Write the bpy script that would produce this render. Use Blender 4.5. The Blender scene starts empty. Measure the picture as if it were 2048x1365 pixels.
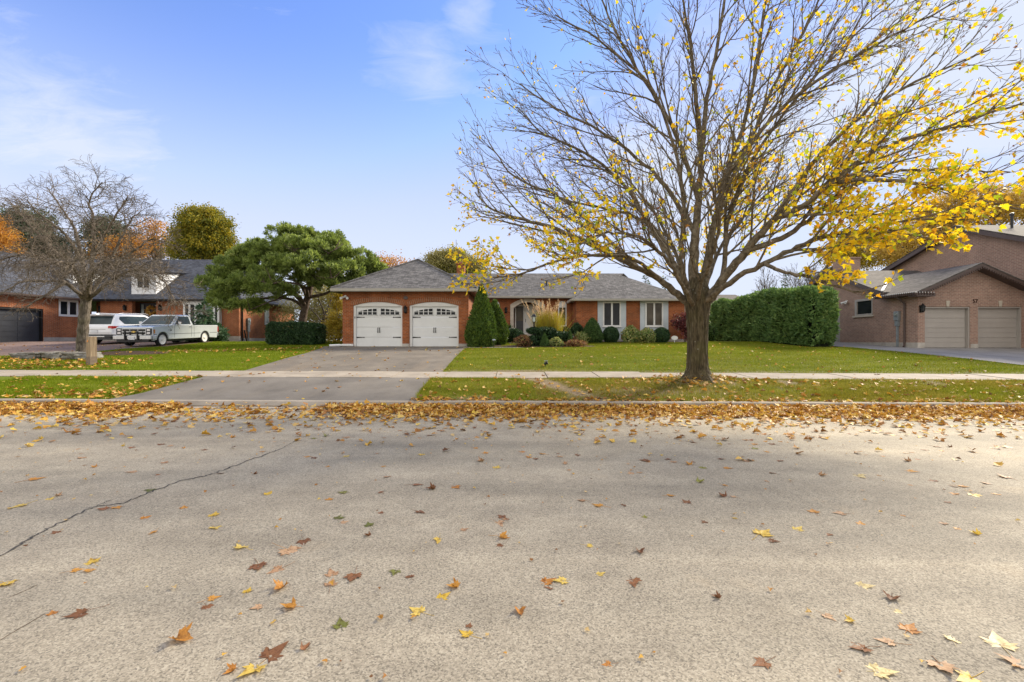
import bpy, math, random
import numpy as np
from mathutils import Vector, Matrix
R = math.radians
rng = np.random.default_rng(7)
random.seed(7)
SC = bpy.context.scene
COL = SC.collection

# ------------------------------------------------------------------ camera, sky, sun, exposure
cam_d = bpy.data.cameras.new('camera')
cam = bpy.data.objects.new('camera', cam_d)
COL.objects.link(cam)
cam.location = (0, 0, 1.5)
cam.rotation_euler = (R(90), 0, 0)
cam_d.sensor_width = 36
cam_d.lens = 16.0
cam_d.clip_end = 5000
SC.camera = cam
SC.view_settings.view_transform = 'Standard'
SC.view_settings.look = 'None'
SC.view_settings.exposure = 1.0
SC.view_settings.gamma = 1
SUN_AZ, SUN_EL = 51.0, 33.0          # clockwise from +Y (away from the camera), height
sd = bpy.data.lights.new('sun', 'SUN')
sd.energy = 4.1
sd.angle = R(14)
sd.color = (1.0, 0.89, 0.71)
sun = bpy.data.objects.new('sun', sd)
COL.objects.link(sun)
sv = Vector((math.sin(R(SUN_AZ)) * math.cos(R(SUN_EL)), math.cos(R(SUN_AZ)) * math.cos(R(SUN_EL)), math.sin(R(SUN_EL))))
sun.rotation_euler = sv.to_track_quat('Z', 'Y').to_euler()
sun.location = sv * 60

world = bpy.data.worlds.new('World')
SC.world = world
world.use_nodes = True


class NT:
    def __init__(s, nt):
        s.nt = nt

    def n(s, typ, ins=None, **kw):
        nd = s.nt.nodes.new(typ)
        for k, v in kw.items():
            setattr(nd, k, v)
        for k, v in (ins or {}).items():
            sock = nd.inputs[k]
            if hasattr(v, 'is_output'):
                s.nt.links.new(v, sock)
            else:
                sock.default_value = v
        return nd

    def link(s, a, b):
        s.nt.links.new(a, b)

    def math(s, op, a, b=0.0, clamp=False):
        return s.n('ShaderNodeMath', {0: a, 1: b}, operation=op, use_clamp=clamp).outputs[0]

    def mix(s, f, a, b, mode='MIX'):
        nd = s.n('ShaderNodeMix', data_type='RGBA', blend_type=mode)
        for i, v in ((0, f), (6, a), (7, b)):
            if hasattr(v, 'is_output'):
                s.nt.links.new(v, nd.inputs[i])
            else:
                if i and len(v) == 3:
                    v = (*v, 1)
                nd.inputs[i].default_value = v
        return nd.outputs[2]

    def ramp(s, f, stops, interp='LINEAR'):
        nd = s.n('ShaderNodeValToRGB', {0: f})
        cr = nd.color_ramp
        cr.interpolation = interp
        while len(cr.elements) < len(stops):
            cr.elements.new(0.5)
        for e, (p, c) in zip(cr.elements, stops):
            e.position = p
            e.color = (*c, 1) if len(c) == 3 else c
        return nd.outputs[0]

    def noise(s, vec, scale, detail=4, rough=0.55, dist=0.0):
        nd = s.n('ShaderNodeTexNoise', {'Scale': scale, 'Detail': detail, 'Roughness': rough, 'Distortion': dist})
        if vec is not None:
            s.link(vec, nd.inputs['Vector'])
        return nd.outputs[0]

    def vmul(s, vec, v):
        nd = s.n('ShaderNodeVectorMath', {0: vec, 1: v}, operation='MULTIPLY')
        return nd.outputs[0]


def dirpx(px, py):
    v = Vector(((px - 1024) / 910, 1.0, (682.5 - py) / 910))
    return v.normalized()


def build_world():
    t = NT(world.node_tree)
    world.node_tree.nodes.clear()
    out = t.n('ShaderNodeOutputWorld')
    sky = t.n('ShaderNodeTexSky')
    sky.sky_type = 'NISHITA'
    sky.sun_disc = False
    sky.sun_elevation = R(SUN_EL)
    sky.sun_rotation = R(SUN_AZ)
    sky.air_density = 1.0
    sky.dust_density = 0.2
    sky.ozone_density = 3.0
    tc = t.n('ShaderNodeTexCoord')
    d = tc.outputs['Generated']
    sep = t.n('ShaderNodeSeparateXYZ', {0: d})
    up = t.math('MAXIMUM', sep.outputs[2], 0.0)
    # the clear air: a periwinkle blue overhead that pales to the horizon
    skyc = t.mix(1.0, sky.outputs[0], (0.92, 0.95, 1.26), 'MULTIPLY')
    skyc = t.mix(0.85, skyc, (1.75, 2.45, 4.6), 'DARKEN')
    # thin high cloud, laid out by compass direction
    zz = t.math('ADD', up, 0.16)
    proj = t.n('ShaderNodeCombineXYZ', {0: t.math('DIVIDE', sep.outputs[0], zz), 1: t.math('DIVIDE', sep.outputs[1], zz), 2: 0.0}).outputs[0]
    n1 = t.noise(t.vmul(proj, (0.55, 1.6, 1)), 1.0, 7, 0.60, 0.5)
    n2 = t.noise(t.vmul(proj, (1.3, 2.6, 1)), 3.2, 7, 0.68, 1.0)
    nn = t.math('ADD', t.math('MULTIPLY', n1, 0.55), t.math('MULTIPLY', n2, 0.45))
    blobs = [(0, 262, 13, .62), (200, 282, 8, .45), (400, 298, 7, .3), (820, 150, 6, .36), (930, 158, 8, .36), (935, 6, 3.2, .55), (60, 420, 14, .25),
             (1420, 300, 16, .85), (1560, 470, 16, .95), (1250, 420, 12, .6), (2010, 60, 9, 1.5), (2250, -100, 20, 1.5),
             (1850, 250, 10, .4), (1650, 180, 8, .35), (1130, 250, 5, .5)]
    tot = None
    for px, py, deg, w in blobs:
        v = dirpx(px, py)
        dt = t.n('ShaderNodeVectorMath', {0: d, 1: v}, operation='DOT_PRODUCT').outputs['Value']
        m = t.n('ShaderNodeMapRange', {0: dt, 1: math.cos(R(deg)), 2: 1.0, 3: 0.0, 4: w}, interpolation_type='SMOOTHSTEP').outputs[0]
        tot = m if tot is None else t.math('ADD', tot, m)
    # unseen bank of bright cloud behind the camera, added to fill the shaded fronts
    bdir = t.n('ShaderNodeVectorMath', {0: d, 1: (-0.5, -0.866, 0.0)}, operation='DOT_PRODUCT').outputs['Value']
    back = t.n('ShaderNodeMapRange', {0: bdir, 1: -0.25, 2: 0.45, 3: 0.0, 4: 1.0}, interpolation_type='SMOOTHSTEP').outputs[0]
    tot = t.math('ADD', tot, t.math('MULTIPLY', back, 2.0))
    dens = t.math('MULTIPLY', t.math('SUBTRACT', t.math('ADD', nn, t.math('MULTIPLY', tot, 0.36)), 0.56), 2.2, True)
    dens = t.math('MULTIPLY', dens, 0.9)
    lo = t.n('ShaderNodeMapRange', {0: up, 1: 0.0, 2: 0.62, 3: 0.97, 4: 0.0}, interpolation_type='SMOOTHERSTEP').outputs[0]
    veil = t.math('MAXIMUM', dens, lo)
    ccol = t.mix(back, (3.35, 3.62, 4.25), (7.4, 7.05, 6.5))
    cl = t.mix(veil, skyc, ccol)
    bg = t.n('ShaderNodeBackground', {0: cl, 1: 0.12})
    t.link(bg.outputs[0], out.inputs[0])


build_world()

# ------------------------------------------------------------------ small helpers
LOC = {}


def px(x, y, Y):
    """a photograph point at depth Y -> world"""
    return Vector(((x - 1024) / 910 * Y, Y, 1.5 + (682.5 - y) / 910 * Y))


def tag(o, label=None, cat=None, group=None, kind=None):
    if label:
        o['label'] = label
    if cat:
        o['category'] = cat
    if group:
        o['group'] = group
    if kind:
        o['kind'] = kind
    return o


def thing(name, label, cat, loc=(0, 0, 0), group=None):
    o = bpy.data.objects.new(name, None)
    COL.objects.link(o)
    o.location = loc
    o.empty_display_size = 0.2
    tag(o, label, cat, group)
    LOC[o] = Vector(loc)
    return o


def link(name, me, mats, parent=None, kind=None, loc=None):
    o = bpy.data.objects.new(name, me)
    COL.objects.link(o)
    for m in (mats if isinstance(mats, (list, tuple)) else [mats]):
        me.materials.append(m)
    base = Vector(loc) if loc is not None else Vector((0, 0, 0))
    if parent is not None:
        base = LOC[parent]
        o.parent = parent
    else:
        o.location = base
    LOC[o] = base
    if base.length > 0:
        me.transform(Matrix.Translation(-base))
    if kind:
        o['kind'] = kind
    return o


def box_uv(me):
    nf = len(me.polygons)
    if nf == 0:
        return
    uvl = me.uv_layers.new(name='UVMap')
    nl = len(me.loops)
    vi = np.empty(nl, np.int32)
    me.loops.foreach_get('vertex_index', vi)
    co = np.empty(len(me.vertices) * 3, np.float32)
    me.vertices.foreach_get('co', co)
    co = co.reshape(-1, 3)
    nr = np.empty(nf * 3, np.float32)
    me.polygons.foreach_get('normal', nr)
    nr = nr.reshape(-1, 3)
    lt = np.empty(nf, np.int32)
    me.polygons.foreach_get('loop_total', lt)
    n = np.repeat(nr, lt, axis=0)
    tx = np.stack([-n[:, 1], n[:, 0], np.zeros(nl)], 1)
    ln = np.linalg.norm(tx, axis=1)
    flat = ln < 0.05
    tx[flat] = (1, 0, 0)
    ln[flat] = 1
    tx /= ln[:, None]
    bt = np.cross(n, tx)
    p = co[vi]
    uv = np.stack([(p * tx).sum(1), (p * bt).sum(1)], 1).astype(np.float32)
    uvl.data.foreach_set('uv', uv.ravel())


class MB:
    """collects shapes, then becomes ONE mesh object"""

    def __init__(s):
        s.v, s.f, s.m = [], [], []
        s.mi = 0
        s.xf = None

    def add(s, vs, fs):
        b = len(s.v)
        if s.xf:
            vs = [s.xf(*p) for p in vs]
        s.v.extend([tuple(p) for p in vs])
        for f in fs:
            s.f.append([b + i for i in f])
            s.m.append(s.mi)
        return s

    def box(s, x0, x1, y0, y1, z0, z1):
        x0, x1 = min(x0, x1), max(x0, x1)
        y0, y1 = min(y0, y1), max(y0, y1)
        z0, z1 = min(z0, z1), max(z0, z1)
        return s.add([(x0, y0, z0), (x1, y0, z0), (x1, y1, z0), (x0, y1, z0), (x0, y0, z1), (x1, y0, z1), (x1, y1, z1), (x0, y1, z1)],
                     [(0, 3, 2, 1), (4, 5, 6, 7), (0, 1, 5, 4), (1, 2, 6, 5), (2, 3, 7, 6), (3, 0, 4, 7)])

    def prism(s, poly, axis, a, b):
        """poly of 2-D points extruded along axis 'x','y','z' from a to b"""
        n = len(poly)

        def mk(p, w):
            if axis == 'y':
                return (p[0], w, p[1])
            if axis == 'x':
                return (w, p[0], p[1])
            return (p[0], p[1], w)
        ar = sum(poly[i][0] * poly[(i + 1) % n][1] - poly[(i + 1) % n][0] * poly[i][1] for i in range(n))
        flip = (ar < 0) != (axis == 'y') != (b < a)
        vs = [mk(p, a) for p in poly] + [mk(p, b) for p in poly]
        fs = [list(range(n))[::-1], list(range(n, 2 * n))] + [[i, (i + 1) % n, n + (i + 1) % n, n + i] for i in range(n)]
        if flip:
            fs = [f[::-1] for f in fs]
        return s.add(vs, fs)

    def poly(s, pts):
        return s.add(pts, [list(range(len(pts)))])

    def tube(s, pts, rad, n=8, cap=True):
        pts = [Vector(p) for p in pts]
        if not hasattr(rad, '__len__'):
            rad = [rad] * len(pts)
        vs, fs = [], []
        u = None
        for i, p in enumerate(pts):
            t = (pts[min(i + 1, len(pts) - 1)] - pts[max(i - 1, 0)])
            if t.length < 1e-9:
                t = Vector((0, 0, 1))
            t.normalize()
            if u is None:
                u = t.orthogonal().normalized()
            else:
                u = (u - t * u.dot(t))
                if u.length < 1e-6:
                    u = t.orthogonal()
                u.normalize()
            w = t.cross(u)
            for k in range(n):
                a = 2 * math.pi * k / n
                vs.append(p + (u * math.cos(a) + w * math.sin(a)) * rad[i])
        for i in range(len(pts) - 1):
            for k in range(n):
                fs.append((i * n + k, i * n + (k + 1) % n, (i + 1) * n + (k + 1) % n, (i + 1) * n + k))
        if cap:
            fs.append(tuple(range(n))[::-1])
            fs.append(tuple(range((len(pts) - 1) * n, len(pts) * n)))
        return s.add(vs, fs)

    def lathe(s, prof, c=(0, 0, 0), n=16, axis='z', cap=True):
        vs, fs = [], []
        for r, h in prof:
            for k in range(n):
                a = 2 * math.pi * k / n
                q = (r * math.cos(a), r * math.sin(a), h)
                if axis == 'x':
                    q = (h, q[0], q[1])
                elif axis == 'y':
                    q = (q[0], h, q[1])
                vs.append((c[0] + q[0], c[1] + q[1], c[2] + q[2]))
        m = len(prof)
        for i in range(m - 1):
            for k in range(n):
                fs.append((i * n + k, i * n + (k + 1) % n, (i + 1) * n + (k + 1) % n, (i + 1) * n + k))
        if cap:
            fs.append(tuple(range(n))[::-1])
            fs.append(tuple(range((m - 1) * n, m * n)))
        if axis == 'y':
            fs = [f[::-1] for f in fs]
        return s.add(vs, fs)

    def build(s, name, mats, parent=None, kind=None, smooth=False, loc=None, bevel=0, uv=True):
        me = bpy.data.meshes.new(name)
        me.from_pydata(s.v, [], s.f)
        if isinstance(mats, (list, tuple)) and len(mats) > 1:
            me.polygons.foreach_set('material_index', s.m)
        me.update()
        if bevel:
            import bmesh
            bm = bmesh.new()
            bm.from_mesh(me)
            es = [e for e in bm.edges if len(e.link_faces) == 2 and e.calc_face_angle(0) > 0.5]
            bmesh.ops.bevel(bm, geom=es, offset=bevel, segments=2, affect='EDGES', profile=0.6, clamp_overlap=True)
            bm.to_mesh(me)
            bm.free()
        if uv:
            box_uv(me)
        if smooth:
            me.polygons.foreach_set('use_smooth', [True] * len(me.polygons))
            try:
                me.set_sharp_from_angle(angle=R(40))
            except Exception:
                pass
        return link(name, me, mats, parent, kind, loc)


def np_mesh(name, V, F, attrs=None):
    """V (n,3), F (m,k) index array"""
    me = bpy.data.meshes.new(name)
    V = np.asarray(V, np.float32)
    F = np.asarray(F, np.int32)
    me.vertices.add(len(V))
    me.vertices.foreach_set('co', V.ravel())
    me.loops.add(F.size)
    me.loops.foreach_set('vertex_index', F.ravel())
    me.polygons.add(len(F))
    me.polygons.foreach_set('loop_start', np.arange(0, F.size, F.shape[1], dtype=np.int32))
    me.polygons.foreach_set('loop_total', np.full(len(F), F.shape[1], np.int32))
    for k, a in (attrs or {}).items():
        at = me.attributes.new(k, 'FLOAT', 'POINT')
        at.data.foreach_set('value', np.asarray(a, np.float32))
    me.update(calc_edges=True)
    return me


def join_np(parts):
    V, F, o = [], [], 0
    for v, f in parts:
        V.append(v)
        F.append(f + o)
        o += len(v)
    return np.concatenate(V), np.concatenate(F)


def unit(a):
    return a / np.maximum(np.linalg.norm(a, axis=-1, keepdims=True), 1e-9)


def sph(n):
    return unit(rng.normal(size=(n, 3)))


def diamonds(P, D, N, L, W, back=0.0):
    """leaf shaped quads: at P, along D, facing N"""
    S = unit(np.cross(D, N))
    L = np.broadcast_to(L, (len(P),))[:, None]
    W = np.broadcast_to(W, (len(P),))[:, None]
    a = P - D * L * back
    V = np.stack([a, P + D * L * .45 + S * W * .5, P + D * L, P + D * L * .45 - S * W * .5], 1).reshape(-1, 3)
    F = np.arange(len(V)).reshape(-1, 4)
    return V, F


MAPLE = np.array([(0, -.05), (.10, -.12), (.34, -.26), (.30, -.12), (.52, .02), (.42, .08), (.62, .34), (.44, .34), (.30, .28), (.26, .50), (.16, .56),
                  (0, .95), (-.16, .56), (-.26, .50), (-.30, .28), (-.44, .34), (-.62, .34), (-.42, .08), (-.52, .02), (-.30, -.12), (-.34, -.26), (-.10, -.12)]) * .85
MAPLE[:, 1] -= .15
MAPLE_LO = np.array([(0, -.3), (.34, -.22), (.30, -.05), (.56, .20), (.28, .18), (.20, .40), (0, .72), (-.20, .40), (-.28, .18), (-.56, .20), (-.30, -.05), (-.34, -.22)])


def maple_leaves(P, D, N, size, shape=MAPLE_LO, fold=.25):
    """lobed leaves as fans of triangles, a little folded along the midrib"""
    n, k = len(P), len(shape)
    S = unit(np.cross(D, N))
    N2 = np.cross(S, D)
    size = np.broadcast_to(size, (n,))
    V = np.empty((n, k + 1, 3))
    V[:, 0] = P
    fo = (rng.random(n) * fold * 2 - .2 * fold)
    for i, (a, b) in enumerate(shape):
        V[:, i + 1] = P + (S * a + D * b + N2 * (abs(a) * fo - .25 * b * b * fo)[:, None] + N2 * rng.normal(0, .04, (n, 1))) * size[:, None]
    tri = np.array([(0, i + 1, (i + 1) % k + 1) for i in range(k)])
    F = (tri[None] + (np.arange(n) * (k + 1))[:, None, None]).reshape(-1, 3)
    return V.reshape(-1, 3), F


# ------------------------------------------------------------------ materials
def mat(name, fn):
    m = bpy.data.materials.new(name)
    m.use_nodes = True
    m.node_tree.nodes.clear()
    t = NT(m.node_tree)
    out = t.n('ShaderNodeOutputMaterial')
    sh = fn(t)
    t.link(sh, out.inputs[0])
    return m


def prin(t, col, rough=.6, metal=0.0, normal=None, spec=.5, **kw):
    ins = {'Base Color': col if hasattr(col, 'is_output') else (*col, 1), 'Roughness': rough, 'Metallic': metal, 'Specular IOR Level': spec}
    ins.update(kw)
    if normal is not None:
        ins['Normal'] = normal
    return t.n('ShaderNodeBsdfPrincipled', ins).outputs[0]


def bump(t, h, strength=.3, dist=.01):
    return t.n('ShaderNodeBump', {'Height': h, 'Strength': strength, 'Distance': dist}).outputs[0]


def obj_co(t):
    return t.n('ShaderNodeNewGeometry').outputs['Position']


def uvn(t):
    return t.n('ShaderNodeUVMap').outputs[0]


def plain(name, col, rough=.5, metal=0.0, var=.12, scale=3.0, spec=.5, coat=0.0):
    def f(t):
        p = obj_co(t)
        n = t.noise(p, scale, 5, .6)
        a = tuple(c * (1 - var) for c in col)
        b = tuple(min(1, c * (1 + var)) for c in col)
        c = t.ramp(n, [(.3, a), (.7, b)])
        return prin(t, c, rough, metal, None, spec, **({'Coat Weight': coat} if coat else {}))
    return mat(name, f)


def brick_mat(name, c1, c2, mortar, bw=.225, rh=.075, ms=.012, stain=.36):
    def f(t):
        u = uvn(t)
        b = t.n('ShaderNodeTexBrick', {'Vector': u, 'Color1': (*c1, 1), 'Color2': (*c2, 1), 'Mortar': (*mortar, 1), 'Scale': 1.0,
                                       'Mortar Size': ms, 'Mortar Smooth': .2, 'Bias': 0.0, 'Brick Width': bw, 'Row Height': rh})
        n = t.noise(obj_co(t), 1.3, 5, .6)
        n2 = t.noise(obj_co(t), 9.0, 3, .6)
        c = t.mix(1.0, b.outputs[0], t.ramp(n, [(.3, (1 - stain,) * 3), (.75, (1 + stain * .6,) * 3)]), 'MULTIPLY')
        c = t.mix(1.0, c, t.ramp(n2, [(.3, (.85,) * 3), (.7, (1.12,) * 3)]), 'MULTIPLY')
        return prin(t, c, .85, 0, bump(t, b.outputs[1], -.4, .008), .25)
    return mat(name, f)


def shingle_mat(name, c1, c2, c3):
    def f(t):
        u = uvn(t)
        b = t.n('ShaderNodeTexBrick', {'Vector': u, 'Color1': (.72, .72, .72, 1), 'Color2': (1.25, 1.25, 1.25, 1), 'Mortar': (.45, .45, .45, 1), 'Scale': 1.0,
                                       'Mortar Size': .008, 'Mortar Smooth': .3, 'Bias': 0.0, 'Brick Width': .31, 'Row Height': .145})
        p = obj_co(t)
        n = t.noise(p, 5.0, 4, .7)
        n2 = t.noise(p, .5, 4, .6)
        base = t.ramp(n, [(.3, c1), (.52, c2), (.72, c3)])
        c = t.mix(1.0, base, b.outputs[0], 'MULTIPLY')
        c = t.mix(1.0, c, t.ramp(n2, [(.3, (.85,) * 3), (.7, (1.15,) * 3)]), 'MULTIPLY')
        g = t.noise(p, 60.0, 2, .6)
        c = t.mix(1.0, c, t.ramp(g, [(.3, (.8,) * 3), (.7, (1.2,) * 3)]), 'MULTIPLY')
        return prin(t, c, .9, 0, bump(t, b.outputs[1], -.5, .012), .2)
    return mat(name, f)


def leaf_mat(name, stops, trans=.4, rough=.55, obj_random=False, noise=0.0, spec=.3):
    """foliage: colour varies leaf by leaf, thin enough to glow against the sun"""
    def f(t):
        if obj_random:
            r = t.n('ShaderNodeObjectInfo').outputs['Random']
        else:
            r = t.n('ShaderNodeNewGeometry').outputs['Random Per Island']
        if noise:
            p = obj_co(t)
            r = t.math('ADD', t.math('MULTIPLY', r, 1 - noise), t.math('MULTIPLY', t.noise(p, .9, 3, .5), noise))
        c = t.ramp(r, stops)
        if obj_random:
            p = obj_co(t)
            b1 = t.noise(p, 38.0, 4, .65)
            b2 = t.noise(p, 120.0, 3, .6)
            c = t.mix(1.0, c, t.ramp(b1, [(.34, (.55, .45, .35)), (.5, (1, 1, 1)), (.7, (1.12, 1.12, 1.1))]), 'MULTIPLY')
            c = t.mix(1.0, c, t.ramp(b2, [(.3, (.8, .77, .7)), (.6, (1.05, 1.05, 1.05))]), 'MULTIPLY')
        pb = prin(t, c, rough, 0, None, spec)
        tr = t.n('ShaderNodeBsdfTranslucent', {0: t.mix(1.0, c, (1.15, 1.12, .8), 'MULTIPLY')})
        return t.n('ShaderNodeMixShader', {0: trans, 1: pb, 2: tr.outputs[0]}).outputs[0]
    return mat(name, f)


def bark_mat(name, a, b, c=None, moss=None, sx=9, sz=1.6):
    def f(t):
        p = obj_co(t)
        v = t.vmul(p, (sx, sx, sz))
        n = t.noise(v, 2.2, 7, .65, .4)
        col = t.ramp(n, [(.38, a), (.52, b), (.68, c or b)])
        if moss:
            m = t.noise(p, 2.2, 4, .6)
            col = t.mix(t.math('MULTIPLY', t.math('SUBTRACT', m, .5), 3.0, True), col, moss)
        lich = t.n('ShaderNodeTexVoronoi', {'Vector': p, 'Scale': 9.0}).outputs['Distance']
        lm = t.math('MULTIPLY', t.math('LESS_THAN', lich, .16), t.math('GREATER_THAN', t.noise(p, 3.0, 3, .5), .56))
        col = t.mix(t.math('MULTIPLY', lm, .45), col, (.33, .34, .29))
        return prin(t, col, .9, 0, bump(t, n, .9, .03), .2)
    return mat(name, f)


def glass_mat(name, col=(.014, .016, .018), rough=.05):
    def f(t):
        n = t.noise(obj_co(t), .9, 3, .5)
        c = t.ramp(n, [(.35, tuple(x * .5 for x in col)), (.65, tuple(x * 1.6 for x in col))])
        return prin(t, c, rough, 0, None, .16)
    return mat(name, f)


M = {}
M['brick_red'] = brick_mat('red brick', (.345, .088, .020), (.225, .052, .012), (.27, .15, .085))
M['brick_orange'] = brick_mat('orange brick', (.40, .115, .034), (.29, .075, .022), (.32, .2, .13))
M['brick_pink'] = brick_mat('dusky pink brick', (.325, .195, .145), (.25, .15, .113), (.36, .285, .235), stain=.18)
M['shingle_grey'] = shingle_mat('grey shingle', (.075, .072, .070), (.135, .129, .125), (.20, .188, .175))
M['shingle_dark'] = shingle_mat('slate shingle', (.036, .04, .05), (.068, .073, .088), (.10, .106, .122))
M['shingle_brown'] = shingle_mat('brown shingle', (.06, .053, .048), (.095, .084, .077), (.13, .115, .104))
M['white'] = plain('white paint', (.63, .635, .625), .45, 0, .05, 1.5)
M['white_trim'] = plain('white trim', (.60, .59, .565), .5, 0, .06, 2)
M['grey_trim'] = plain('taupe trim', (.36, .34, .30), .5, 0, .08, 2)
M['panel_blue'] = plain('pale blue grey panel', (.42, .46, .49), .55, 0, .08, 2)
M['siding'] = plain('white siding', (.68, .69, .70), .6, 0, .08, 4)
M['beige'] = plain('beige door paint', (.335, .305, .275), .5, 0, .06, 1.5)
M['brown_trim'] = plain('dark brown trim', (.075, .05, .042), .5, 0, .15, 3)
M['black'] = plain('black metal', (.012, .012, .013), .4, .3, .2, 8)
M['charcoal'] = plain('charcoal door paint', (.028, .031, .038), .38, 0, .2, 2)
M['mortar'] = plain('brick mortar', (.30, .205, .14), .9, 0, .15, 9)
M['concrete'] = plain('grey concrete', (.36, .33, .29), .85, 0, .22, 3.2)
M['stone_trim'] = plain('cast stone', (.42, .37, .30), .8, 0, .15, 3)
M['steel'] = plain('grey steel box', (.26, .29, .31), .4, .3, .15, 6)
M['glass'] = glass_mat('window glass')
M['glass_warm'] = glass_mat('window glass with curtains', (.075, .062, .045), .12)
M['glass_pale'] = glass_mat('window glass with pale blind', (.34, .38, .37), .15)
M['carpaint'] = plain('silver white car paint', (.50, .54, .56), .26, .2, .04, 2, .6, .6)
M['suvpaint'] = plain('white car paint', (.70, .71, .72), .25, 0, .03, 2, .6, .7)
M['chrome'] = plain('chrome', (.42, .42, .44), .2, 1.0, .15, 9)
M['wheel_alloy'] = plain('polished wheel', (.58, .58, .57), .35, .0, .1, 9)
M['tyre'] = plain('tyre rubber', (.018, .018, .019), .85, 0, .2, 20)
M['carglass'] = glass_mat('car glass', (.03, .045, .05), .04)
M['darkplastic'] = plain('dark plastic', (.03, .032, .035), .6, 0, .2, 9)
M['redlamp'] = plain('red lamp lens', (.45, .015, .012), .2, 0, .2, 20)
M['amber'] = plain('amber lens', (.6, .22, .03), .25, 0, .2, 20)
M['lamplens'] = plain('clear lamp lens', (.65, .62, .62), .15, .2, .1, 20)
M['gold'] = plain('gold emblem', (.55, .38, .10), .3, .7, .1, 20)
M['platewhite'] = plain('white number plate', (.62, .64, .66), .45, 0, .05, 20)
M['plateblue'] = plain('blue plate print', (.06, .09, .2), .5, 0, .05, 20)
M['digit'] = plain('bronze digits', (.06, .03, .022), .45, .2, .1, 20)
M['copper'] = plain('brick chimney cap', (.30, .12, .08), .7, 0, .2, 9)


def boulder_f(t):
    p = obj_co(t)
    n = t.noise(p, 4.0, 7, .65, .3)
    c = t.ramp(n, [(.3, (.07, .066, .055)), (.52, (.17, .16, .14)), (.72, (.31, .295, .26))])
    return prin(t, c, .9, 0, bump(t, n, .8, .05), .2)


M['boulder'] = mat('limestone boulder', boulder_f)


def wood_f(t):
    p = obj_co(t)
    n = t.noise(t.vmul(p, (14, 14, 1.1)), 2.0, 6, .6, .6)
    c = t.ramp(n, [(.3, (.17, .12, .075)), (.55, (.30, .225, .145)), (.75, (.40, .31, .21))])
    return prin(t, c, .85, 0, bump(t, n, .5, .01), .2)


M['post_wood'] = mat('weathered wood', wood_f)
M['post_dark'] = plain('dark weathered board', (.17, .125, .085), .85, 0, .2, 12)
M['bark'] = bark_mat('maple bark', (.032, .025, .014), (.075, .06, .034), (.135, .11, .068), (.062, .058, .018))
M['bark_twig'] = bark_mat('maple twig bark', (.07, .055, .036), (.135, .11, .076), (.21, .175, .125), None, 4, 4)
M['bark_grey'] = bark_mat('grey bark', (.055, .045, .034), (.125, .105, .082), (.21, .18, .145), (.10, .095, .045), 7, 2)
M['bark_twig_grey'] = bark_mat('grey twig bark', (.075, .06, .045), (.15, .122, .092), (.23, .19, .15), None, 4, 4)
M['bark_pine'] = bark_mat('pine bark', (.05, .035, .027), (.12, .088, .068), (.19, .15, .12), None, 5, 4)
Y1, Y2, Y3 = (.80, .54, .012), (.86, .66, .03), (.58, .55, .02)
M['maple_leaf'] = leaf_mat('yellow maple leaves', [(0, (.42, .18, .02)), (.07, (.60, .34, .015)), (.26, Y1), (.66, Y2), (.82, Y3), (1, (.26, .36, .02))], .52, .5)
M['leaf_yellow'] = leaf_mat('bright yellow leaf', [(0, (.66, .44, .05)), (1, (.74, .56, .14))], .25, .5, True)
M['leaf_pale'] = leaf_mat('pale cream yellow leaf', [(0, (.66, .52, .25)), (1, (.72, .60, .30))], .2, .5, True)
M['leaf_orange'] = leaf_mat('orange leaf', [(0, (.47, .20, .04)), (1, (.60, .30, .055))], .2, .55, True)
M['leaf_brown'] = leaf_mat('brown leaf', [(0, (.17, .075, .03)), (1, (.27, .12, .05))], .1, .6, True)
M['leaf_tan'] = leaf_mat('tan leaf', [(0, (.36, .20, .10)), (1, (.47, .30, .17))], .1, .6, True)
M['leaf_green'] = leaf_mat('olive green leaf', [(0, (.14, .15, .03)), (1, (.30, .30, .07))], .2, .5, True)
M['litter'] = leaf_mat('fallen leaves', [(0, (.13, .06, .022)), (.22, (.34, .15, .03)), (.5, (.48, .24, .04)), (.72, (.60, .36, .05)), (.86, (.56, .40, .18)), (1, (.70, .50, .07))], .18, .6)
M['pine_needle'] = leaf_mat('pine needles', [(0, (.07, .10, .028)), (.25, (.14, .19, .045)), (.6, (.24, .31, .075)), (.85, (.34, .41, .13)), (1, (.42, .38, .11))], .42, .5, noise=.35)
M['cedar'] = leaf_mat('cedar foliage', [(0, (.026, .06, .012)), (.45, (.065, .12, .018)), (.85, (.12, .175, .025)), (1, (.17, .20, .035))], .25, .6, noise=.3)
M['hedge_cedar'] = leaf_mat('cedar hedge foliage', [(0, (.036, .085, .026)), (.4, (.10, .185, .055)), (.8, (.19, .29, .085)), (1, (.26, .28, .08))], .3, .6, noise=.35)
M['yew'] = leaf_mat('dark clipped foliage', [(0, (.012, .032, .013)), (.6, (.03, .068, .024)), (1, (.065, .12, .042))], .1, .5)
M['globe'] = leaf_mat('globe shrub foliage', [(0, (.03, .075, .02)), (.6, (.065, .125, .03)), (1, (.11, .17, .05))], .2, .6)
M['spruce'] = leaf_mat('spruce foliage', [(0, (.03, .08, .035)), (.6, (.06, .125, .06)), (1, (.11, .18, .09))], .2, .6)
M['varieg'] = leaf_mat('variegated leaves', [(0, (.10, .17, .04)), (.45, (.22, .28, .08)), (.8, (.42, .43, .20)), (1, (.52, .42, .12))], .3, .5)
M['redleaf'] = leaf_mat('dark red leaves', [(0, (.055, .012, .015)), (.6, (.12, .028, .032)), (1, (.20, .055, .05))], .3, .5)
M['barberry'] = leaf_mat('rust leaves', [(0, (.13, .05, .03)), (.5, (.24, .10, .05)), (.8, (.30, .20, .07)), (1, (.2, .2, .06))], .25, .6)
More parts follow.
